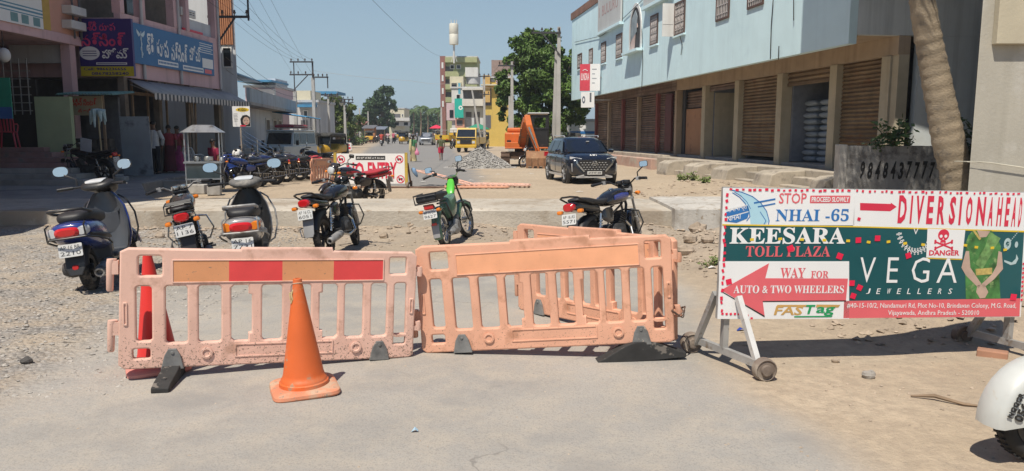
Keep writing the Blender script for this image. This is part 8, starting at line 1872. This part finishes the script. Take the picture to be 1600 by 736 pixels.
arm('boom', ((.20, .17, (.70, 1.0), (.45, 1.3)), (.14, .16, (1.35, 1.85), (1.0, 2.05)), (.05, .14, (1.95, 2.25), (1.85, 2.5)), (.02, .12, (2.35, 2.22), (2.35, 2.42))))
arm('stick', ((.0, .14, (2.15, 2.50), (2.45, 2.60)), (-.10, .15, (2.2, 1.95), (2.58, 2.1)), (-.50, .11, (2.38, .92), (2.56, .94)), (-.55, .10, (2.42, .70), (2.54, .70))))
for a, b, r in (((.12, 1.2, 2.25), (.03, 2.15, 2.62), .06), ((-.02, .8, 1.1), (-.10, 1.6, 1.95), .06), ((.40, .8, 1.1), (.28, 1.6, 1.95), .06), ((-.08, 2.66, 2.0), (-.48, 2.68, 1.0), .05)):
    q = MB(); q.cyl(a, V(a).lerp(V(b), .6), r); q.cyl(V(a).lerp(V(b), .6), b, r * .6); q.build('hydraulic_ram', M_EXR if r > .055 else M_CHR, X_, smooth=True)
bx0, bx1 = -1.12, .05
q = MB(); q.prism([(2.45, .85), (2.85, .80), (2.98, .50), (2.95, .12), (2.90, .10), (2.90, .48), (2.78, .70), (2.42, .74), (2.2, .5), (2.15, .1), (2.1, .1), (2.12, .55)], bx0, bx1, 'YZ'); 
q.prism([(2.12, .1), (2.12, .55), (2.42, .80), (2.83, .76), (2.94, .50), (2.92, .1)], bx0, bx0 + .03, 'YZ'); q.prism([(2.12, .1), (2.12, .55), (2.42, .80), (2.83, .76), (2.94, .50), (2.92, .1)], bx1 - .03, bx1, 'YZ')
bk = q.build('bucket', M_EXR, X_)
q = MB()
for k in range(5): x = bx0 + .05 + (bx1 - bx0 - .1) * k / 4; q.b2((x - .05, 2.91, .0), (x + .05, 2.97, .14))
q.build('teeth', M_EXR, bk)
q = MB()
for x in (bx0 + .3, bx0 + .6, bx0 + .9): q.b2((x - .01, 2.955, .14), (x + .01, 2.995, .5))
q.build('wear_strip', M_TRK, bk)
# ------------------------------------------------------------------ more two-wheelers
motorcycle('black motorcycle parked beside the excavator bucket, its spoked wheel showing', (PX(852, 38), 38.5), R(115), -.1, steer=R(15), mirrors=(0, 0), spokes=16)
row = [(393, 23.6, 128, (.015, .035, .15), 'dark blue motorcycle with a round mirror, first in the left row'), (385, 26.5, 120, (.015, .016, .02), 'black motorcycle behind the first of the left row, by the blue drum'), (419, 24.6, 125, (.014, .016, .028), 'dark motorcycle with a white cowl in the left row'), (436, 26.0, 118, (.015, .022, .08), 'blue-tanked motorcycle in the middle of the left row'), (458, 27.0, 112, (.02, .018, .02), 'black motorcycle next to the red-tailed one in the left row'), (474, 27.6, 108, (.03, .02, .022), 'black and red motorcycle with a raised red tail, right end of the left row'), (503, 33.0, 80, (.02, .02, .03), 'dark motorcycle parked before the yellow rickshaw')]
for i, (px, Y, hd, c, lb) in enumerate(row):
    motorcycle(lb, (PX(px + 6, Y), Y + .4), R(hd), -.13, tank=c, tail=(.40, .02, .03) if i == 5 else None, mirrors=(1, 1) if i in (0, 2) else (0, 1), steer=R(18), seat=MATS['red_seat'] if i == 5 else None, group='motorcycles in the left row')
    if i == 2:
        q = MB(); q.sloft([(-.16, 0, 0, .05, .05), (-.12, 0, .02, .12, .10), (0, 0, .04, .15, .13), (.12, 0, .02, .11, .10), (.16, 0, 0, .04, .05)], 12, 2.2); o = q.build('helmet', M_PAINTW, smooth=True); o.location = (PX(px + 6, Y) - .98, Y - .28, 1.02); tag(o, 'white helmet hung on the front of a motorcycle in the left row', 'helmet')
pm_ = motorcycle('dark motorcycle in deep shade before the left stairs, a grey sheet on its seat', (PX(158, 20.3), 20.6), R(75), -.1, mirrors=(0, 0), group='parked two-wheelers', loz=AZ)
q = MB(); q.box((0, 0, .16), (.30, .02, .36), (R(14), R(12), 0)); o = q.build('grey_sheet', mat('pale_sheet', (.45, .47, .50), .6), bevel=.004); o.location = (PX(137, 20.4), 20.5, AZ + .86); tag(o, 'stiff pale grey sheet propped on the shaded motorcycle seat', 'sheet')
far0 = motorcycle('dark parked motorcycle beside the yellow truck', (PX(716, 80), 80), R(150), -.1, group='far motorcycles')
def mcopy(label, px, Y, rz, lean=-.1): o = copy_tree(far0); o.location = (PX(px, Y), Y, gz(Y)); o.rotation_euler = (0, lean, rz); o['label'] = label; return o
for i, (px, Y) in enumerate(((553, 100), (560, 104), (566, 100), (572, 108))): mcopy('dark motorcycle in the far row parked at the left kerb', px, Y, R(120 + 10 * i))
mcopy('far motorcycle ridden away by the rider in a red shirt', 596, 92, R(5), 0); mcopy('far motorcycle ridden by the rider in pink, in mid street', 607, 104, R(185), 0); mcopy('far motorcycle ridden towards the camera near the silver car', 646, 100, R(180), 0); mcopy('far motorcycle with a rider at the left of the white-lit rickshaw', 618, 122, R(175), 0)

for i, px, Y in ((0, 690, 140), (1, 681, 160), (2, 712, 112), (3, 600, 150), (4, 578, 112)): rcopy(('distant auto rickshaw beyond the pickup', 'most distant auto rickshaw on the right', 'auto rickshaw just behind the white and yellow pickup', 'most distant auto rickshaw on the left', 'auto rickshaw by the thin far poles')[i], px, Y, R(175 if i % 2 else 8))
for i, px in enumerate((541, 546, 724, 730, 590)): mcopy('dark motorcycle parked at the edge of the far street', px, (92, 96, 84, 88, 118)[i], R(100 + 20 * i))['group'] = 'motorcycles at the edge of the far street'
# ------------------------------------------------------------------ people
M_SK = mat('brown_skin', (.20, .105, .06), .55, var=.08); M_HAIR = mat('black_hair', (.012, .010, .009), .5)
def cloth(n, c, v=.15): return mat(n, c, .85, var=v, scale=9, bump=.2, bscale=25)
def person(label, loc, rz, h=1.68, top=None, low=None, skirt=None, drape=None, pose='stand', hair='short', lean=0.0, group=None, full=False, seed=0, hold=None):
    """faces +Y; one skinned body, clothes and hair as children"""
    k = h / 1.70; t = thing('person', label, 'person', loc, rz, group, 0, lean); t.scale = (k, k, k)
    sit = pose in ('sit', 'ride'); zp = .95 if not sit else .88 if pose == 'ride' else .55
    J = {}; E = []
    def add(n, p, r, par=None):
        J[n] = (len(J), V(p), r)
        if par: E.append((J[par][0], J[n][0]))
    add('pel', (0, 0, zp), .115); add('wst', (0, .0, zp + .17), .105, 'pel'); add('cst', (0, .01, zp + .38), .125, 'wst'); add('nk', (0, .0, zp + .52), .052, 'cst'); add('hd0', (0, .015, zp + .61), .068, 'nk'); add('hd1', (0, .03, zp + .68), .082, 'hd0'); add('hd2', (0, .02, zp + .755), .05, 'hd1')
    for s, S in ((-1, 'L'), (1, 'R')):
        add('sh' + S, (s * .17, 0, zp + .45), .056, 'cst')
        if pose == 'ride': el, wr = (s * .27, .20, zp + .24), (s * .30, .42, zp + .17)
        elif pose == 'akimbo' and s > 0: el, wr = (s * .30, -.06, zp + .20), (s * .19, .10, zp + .02)
        elif pose == 'back': el, wr = (s * .27, -.08, zp + .20), (s * .17, -.16, zp - .02)
        elif pose == 'walk': el, wr = (s * .24, -.05 * s, zp + .20), (s * .23, .12 - .10 * s, zp - .02)
        else: el, wr = (s * .235, -.02, zp + .19), (s * .235, .06, zp - .04)
        add('el' + S, el, .043, 'sh' + S); add('wr' + S, wr, .030, 'el' + S); d = (V(wr) - V(el)).normalized(); add('hn' + S, V(wr) + d * .075, .034, 'wr' + S)
        if pose == 'ride': kn, an, to = (s * .20, .38, zp - .12), (s * .20, .28, zp - .52), (s * .21, .42, zp - .56)
        elif pose == 'sit': kn, an, to = (s * .13, .42, zp - .02), (s * .13, .40, .08), (s * .14, .54, .04)
        elif pose == 'walk': kn, an, to = (s * .09, .06 + .10 * s, .50), (s * .09, -.06 + .20 * s, .10), (s * .10, .07 + .20 * s, .045)
        else: kn, an, to = (s * .105, .015, .50), (s * .115, -.02, .09), (s * .135, .12, .04)
        add('hp' + S, (s * .095, .0, zp - .06), .095, 'pel'); add('kn' + S, kn, .060, 'hp' + S); add('an' + S, an, .040, 'kn' + S); add('to' + S, to, .036, 'an' + S)
    me = bpy.data.meshes.new('body'); me.from_pydata([tuple(v[1]) for v in J.values()], E, []); me.materials.append(M_SK)
    o = bpy.data.objects.new('body', me); COL.objects.link(o); o.parent = t
    md = o.modifiers.new('skin', 'SKIN'); md.use_smooth_shade = True
    for (i, p, r) in J.values(): sv = me.skin_vertices[0].data[i]; sv.radius = (r, r)
    me.skin_vertices[0].data[0].use_root = True
    md = o.modifiers.new('sub', 'SUBSURF'); md.levels = md.render_levels = 1
    P = lambda n: J[n][1]
    hz = P('hd1')
    q = MB()                                               # nose, ears, fingers
    q.sloft([(hz.y + .075, 0, hz.z - .01, .018, .022), (hz.y + .105, 0, hz.z - .02, .010, .012)], 8, 2.2)
    for s in (-1, 1): q.sph((s * .083, hz.y - .005, hz.z - .005), (.012, .022, .032), 8, 6)
    if full:
        for S in 'LR':
            d = (P('hn' + S) - P('wr' + S)).normalized(); sx = 1 if S == 'R' else -1; b0 = P('hn' + S)
            for f in range(4): o_ = V((0, .024 - .016 * f, 0)); l = (.062, .072, .068, .052)[f]; q.tube([b0 + o_, b0 + o_ + d * l * .6 + V((-sx * .004, 0, 0)), b0 + o_ + d * l + V((-sx * .014, .004, 0))], [.009, .0085, .007], 6)
            q.tube([P('wr' + S) + d * .03 + V((0, .02, 0)), P('wr' + S) + d * .07 + V((-sx * .01, .045, 0)), P('wr' + S) + d * .105 + V((-sx * .014, .05, 0))], [.011, .010, .008], 6)
    q.build('face_and_hands', M_SK, t, smooth=True)
    q = MB()
    for s in (-1, 1): q.sph((s * .032, hz.y + .080, hz.z + .015), (.012, .006, .007), 8, 6)
    q.build('eyes', M_BLK, t)
    q = MB(); q.sph((0, hz.y - .018, hz.z + .035), (.094, .098, .085), 12, 8)
    if hair == 'bun': q.sph((0, hz.y - .11, hz.z - .01), (.05, .045, .05), 10, 7)
    if hair == 'plait': q.tube([(0, hz.y - .09, hz.z), (0, -.12, hz.z - .2), (0, -.14, hz.z - .48)], [.04, .03, .012], 7)
    q.build('hair', M_HAIR, t, smooth=True)
    if top is not None:
        q = MB(); zb = zp - (.10 if skirt is None else -.06)
        q.sloft([(zb, 0, 0, .165, .125), (zp + .05, 0, 0, .158, .122), (zp + .17, 0, 0, .150, .115), (zp + .36, 0, .008, .178, .130), (zp + .45, 0, 0, .165, .105), (zp + .505, 0, 0, .075, .065)], 18, 2.4, 'Z')
        for S in 'LR':
            a, b = P('sh' + S), P('el' + S); q.tube([a + V((0, 0, .02)), a.lerp(b, .55), b.lerp(a, .0 if skirt is None and full else .25)], [.078, .066, .060], 10)
            if full and skirt is None: q.tube([b, b.lerp(P('wr' + S), .85)], [.058, .046], 10)
        sh = q.build('shirt', top, t, smooth=True)
        if full and skirt is None:
            q = MB(); q.b2((-.012, .118, zp - .05), (.012, .134, zp + .42)); q.build('placket', top, sh); q = MB(); q.b2((.06, .118, zp + .26), (.13, .136, zp + .36)); q.build('pocket', top, sh)
    if low is not None:
        q = MB(); q.sloft([(zp - .12, 0, 0, .150, .125), (zp + .0, 0, 0, .155, .12), (zp + .07, 0, 0, .150, .115)], 16, 2.4, 'Z')
        for S in 'LR':
            a, b, c = P('hp' + S), P('kn' + S), P('an' + S); q.tube([a + V((0, 0, .03)), a.lerp(b, .5), b, b.lerp(c, .5), c.lerp(b, .03)], [.105, .092, .074, .066, .062], 12)
        q.build('trousers', low, t, smooth=True)
        q = MB()
        for S in 'LR': q.sloft([(P('an' + S).y - .06, P('an' + S).x, .035, .03, .025), (P('an' + S).y + .02, P('an' + S).x, .045, .045, .04), (P('to' + S).y + .02, P('to' + S).x, .035, .045, .03), (P('to' + S).y + .06, P('to' + S).x, .03, .025, .018)], 10, 2.6)
        if not sit: q.build('shoes', M_BLKP, t, smooth=True)
    if skirt is not None:
        q = MB(); secs = []; n = 28
        for z, r1, r2 in ((zp + .10, .142, .115), (zp - .05, .172, .145), (.60, .185, .165), (.30, .205, .185), (.06, .235, .215)):
            f = (zp - z) / zp; secs.append([((r1 + .016 * f * math.sin(7 * a_ + seed)) * math.cos(a_), (r2 + .016 * f * math.sin(9 * a_)) * math.sin(a_), z) for a_ in [2 * PI * i / n for i in range(n)]])
        q.loft(secs); q.build('skirt', skirt, t, smooth=True)
    if drape is not None:
        q = MB(); q.tube([(.13, .02, zp + .02), (.05, .13, zp + .20), (-.10, .10, zp + .42), (-.15, -.02, zp + .47), (-.13, -.13, zp + .30), (-.14, -.15, zp - .05), (-.15, -.16, zp - .30)], [.05, .075, .07, .06, .075, .09, .07], 10); q.build('drape', drape, t, smooth=True)
    return t
W = person
W('man in a white shirt and dark trousers standing in the doorway beside the metal sheet', (PX(245, 25.1), 25.1, AZ), R(170), 1.70, cloth('white_shirt', (.62, .62, .60)), cloth('dark_trousers', (.018, .018, .022)), pose='back', full=True)
W('woman in a red tunic standing next to the man in white', (PX(268, 26.0), 26.0, AZ), R(195), 1.58, cloth('red_tunic', (.30, .035, .05)), None, cloth('maroon_skirt', (.12, .02, .03)), None, hair='bun', full=True)
W('woman in a pink and red sari beside the plastic chair, right of the man', (PX(281, 26.4), 26.4, AZ), R(165), 1.56, cloth('rust_blouse', (.28, .05, .05)), None, cloth('pink_sari', (.42, .05, .16), .3), cloth('pink_drape', (.38, .07, .13), .3), hair='bun', full=True, seed=2)
W('person in a magenta top seated behind the food cart', (PX(340, 24.8), 24.6, .25), R(150), 1.6, cloth('magenta_top', (.35, .02, .07)), cloth('dark_cloth', (.03, .02, .03)), pose='sit')
s_ = W('woman in a cream and green sari walking away with a pink bag', (PX(644, 45.5), 46, 0), R(-8), 1.58, cloth('green_blouse', (.05, .18, .08)), None, cloth('cream_sari', (.42, .36, .20), .45), cloth('cream_drape', (.46, .40, .22), .4), pose='walk', hair='plait')
q = MB(); q.sloft([(.42, 0, 0, .10, .06), (.48, 0, 0, .14, .08), (.62, 0, 0, .12, .07), (.70, 0, 0, .05, .03), (.86, 0, 0, .02, .012)], 10, 2.4, 'Z'); o = q.build('shopping_bag', mat('pink_bag', (.62, .22, .34), .6, var=.15), smooth=True); o.location = (PX(650.5, 45.5), 45.9, 0); tag(o, 'pink carrier bag in the hand of the woman in the cream sari', 'bag')
W('person walking in a dark green top and bright red shorts, in mid street', (PX(688, 47.5), 48, 0), R(12), 1.56, cloth('olive_top', (.10, .11, .05)), None, None, None, pose='walk')
q = MB(); k_ = 1.56 / 1.7
q.sloft([(.84, 0, 0, .15, .125), (.95, 0, 0, .16, .125), (1.04, 0, 0, .15, .115)], 14, 2.4, 'Z')
for s in (-1, 1): q.tube([(s * .095, 0, .92), (s * .092, .04 + .05 * s, .70), (s * .09, .05 + .08 * s, .54)], [.112, .105, .10], 10)
o = q.build('shorts', cloth('red_shorts', (.50, .015, .06))); o.parent = [c for c in bpy.data.objects if c.get('label', '').startswith('person walking in a dark green')][0]
for px, Y, c, lb in ((596, 92, (.50, .07, .05), 'rider in a red-orange shirt on a far motorcycle, riding away'), (607, 104, (.55, .35, .38), 'rider in a pink shirt on a far motorcycle'), (646, 100, (.10, .10, .12), 'rider in dark clothes near the silver car'), (618, 122, (.45, .45, .46), 'rider in a pale shirt, left of the rickshaw in mid street')):
    ang = 5 if px == 596 else 180
    W(lb, (PX(px, Y) - math.sin(R(ang)) * .3, Y + math.cos(R(ang)) * .3, gz(Y)), R(ang), 1.7, cloth('rider_%d' % px, c), cloth('dark_trousers', (.018, .018, .022)), pose='ride', group='far riders')
for px, Y, c, lb in ((615, 108, (.50, .12, .18), 'far pedestrian in red at the left of the street'), (652, 118, (.30, .32, .40), 'far pedestrian in grey blue, right of the riders'), (640, 112, (.45, .44, .42), 'far pedestrian in a pale shirt, left of the silver car'), (559, 96, (.08, .08, .09), 'far pedestrian in dark clothes by the parked bikes'), (585, 110, (.35, .15, .06), 'far pedestrian in orange by the dark stall'), (700, 112, (.45, .05, .06), 'far pedestrian in red past the pickup')):
    W(lb, (PX(px, Y), Y, gz(Y)), R(px * 7 % 360), 1.64, cloth('walker_%d' % px, c), cloth('dark_trousers', (.018, .018, .022)), pose='walk', group='far pedestrians')
# small market umbrella and red awnings by the far houses
b = tpx(747, 84); um = thing('market_umbrella', 'green market umbrella before the white terrace house', 'umbrella', b); q = MB(); q.lathe([(1.35, 2.0), (.7, 2.4), (.03, 2.65), (.0, 2.6), (.7, 2.36), (1.33, 1.97)], 8, cap=False); q.build('canopy', mat('green_canopy', (.02, .22, .13), .7), um); q = MB(); q.tube([(0, 0, 0), (0, 0, 2.6)], .03, 6); q.build('pole', M_STEEL, um)
for i, (px, Y, m) in enumerate(((695, 118, M_RED), (682, 140, M_RED))): b = tpx(px, Y); um = thing('market_umbrella', ('red umbrella beyond the pickup', 'small red umbrella farther down the street')[i], 'umbrella', b); q = MB(); q.lathe([(1.3, 2.1), (.7, 2.5), (.03, 2.75), (.0, 2.7), (.7, 2.46), (1.28, 2.07)], 10, cap=False); q.build('canopy', m, um); q = MB(); q.tube([(0, 0, 0), (0, 0, 2.7)], .03, 6); q.build('pole', M_STEEL, um)

# ------------------------------------------------------------------ litter on the ground
def litter(px, py, name, label, cat, m, s, kind='flat', rz=0):
    p = G(px, py); q = MB()
    if kind == 'flat': q.add([(-s, -s * .5, .004), (s * .2, -s * .6, .02), (s, -s * .3, .006), (s * .9, s * .5, .012), (0, s * .6, .028), (-s * .8, s * .4, .006)], [(0, 1, 4, 5), (1, 2, 3, 4)])
    elif kind == 'rock': q.sph((0, 0, s * .4), (s, s * .8, s * .7), 8, 6); q.v = [tuple(V(v) * (1 + .3 * nz(v[0] * 30, v[1] * 30, 1, v[2] * 30 + px))) for v in q.v]
    else: q.tube([(-s, 0, .015), (-s * .4, .05 * s, .03), (s * .3, -.12 * s, .012), (s, -.02, .01)], [.006, .013, .01, .004], 6)
    o = q.build(name, m); o.location = (p.x, p.y, gheight(p.x, p.y) + .003); o.rotation_euler.z = R(rz); return tag(o, label, cat)
M_BLW = mat('blue_wrapper', (.03, .06, .30), .4); M_PAP = mat('scrap_paper', (.6, .58, .54), .8)
litter(1157, 517, 'wrapper', 'small blue wrapper on the sand under the diversion board', 'litter', M_BLW, .035); litter(648, 676, 'wrapper', 'tiny pale blue scrap on the road at the bottom', 'litter', mat('pale_wrapper', (.35, .5, .6), .5), .02)
litter(1357, 590, 'stone', 'grey stone on the sand below the diversion board', 'stone', M_STONE, .05, 'rock'); litter(42, 568, 'stone', 'dark flat stone at the left edge of the road', 'stone', mat('dark_stone', (.07, .065, .06), .9), .045, 'rock')
litter(1485, 628, 'stick', 'dark bent stick on the sand left of the white scooter', 'stick', M_WOOD, .22, 'stick', -24); litter(1200, 432, 'paper_scrap', 'white scrap', 'litter', M_PAP, .03) if 0 else None
litter(1112, 428, 'paper_scrap', 'white crumpled scrap by the left leg of the diversion board', 'litter', M_PAP, .05); litter(1305, 566, 'stone', 'small brown stone in the board shadow', 'stone', M_STONEB, .03, 'rock')
for i, (px, py) in enumerate(((660, 285), (735, 282), (752, 277), (778, 273), (770, 287), (905, 300), (830, 272))): litter(px, py, 'paper_scrap', 'pale scrap of paper on the sandy road beyond the slab', 'litter', M_PAP, .12)['group'] = 'paper scraps on the far road'
for i, (px, py, s) in enumerate(((920, 497 - 125, .12), (905, 380, .09), (640, 360, .10), (1090, 376, .14), (1078, 390, .10), (1070, 402, .12), (600, 372, .08), (250, 372, .08), (1105, 398, .09))):
    litter(px, py, 'rock', 'brown stone among the rubble at the foot of the slab', 'rock', M_STONEB, s, 'rock')['group'] = 'stones at the foot of the slab'
b = G(1582, 560); q = MB(); q.b2((-.10, -.05, -.03), (.10, .05, .045)); o = q.build('brick', mat('brick', (.36, .19, .12), .9, var=.2), bevel=.008); o.location = (b.x - .10, b.y + .08, gheight(b.x, b.y)); o.rotation_euler.z = R(-35); tag(o, 'brick wedged under the right end of the diversion board stand', 'brick')
# ------------------------------------------------------------------ the hazy air over the street
hm = bpy.data.materials.new('haze'); hm.use_nodes = True; n = hm.node_tree; n.nodes.remove(n.nodes['Principled BSDF'])
pv = n.nodes.new('ShaderNodeVolumePrincipled'); pv.inputs['Color'].default_value = (.80, .88, .95, 1); pv.inputs['Density'].default_value = 0.0007; pv.inputs['Anisotropy'].default_value = .2
n.links.new(pv.outputs[0], n.nodes['Material Output'].inputs['Volume'])
q = MB(); q.b2((-3200, -420, -1.4), (3200, 3500, 24)); o = q.build('haze', hm); tag(o, 'thin pale haze hanging over the whole street', 'haze', kind='stuff')
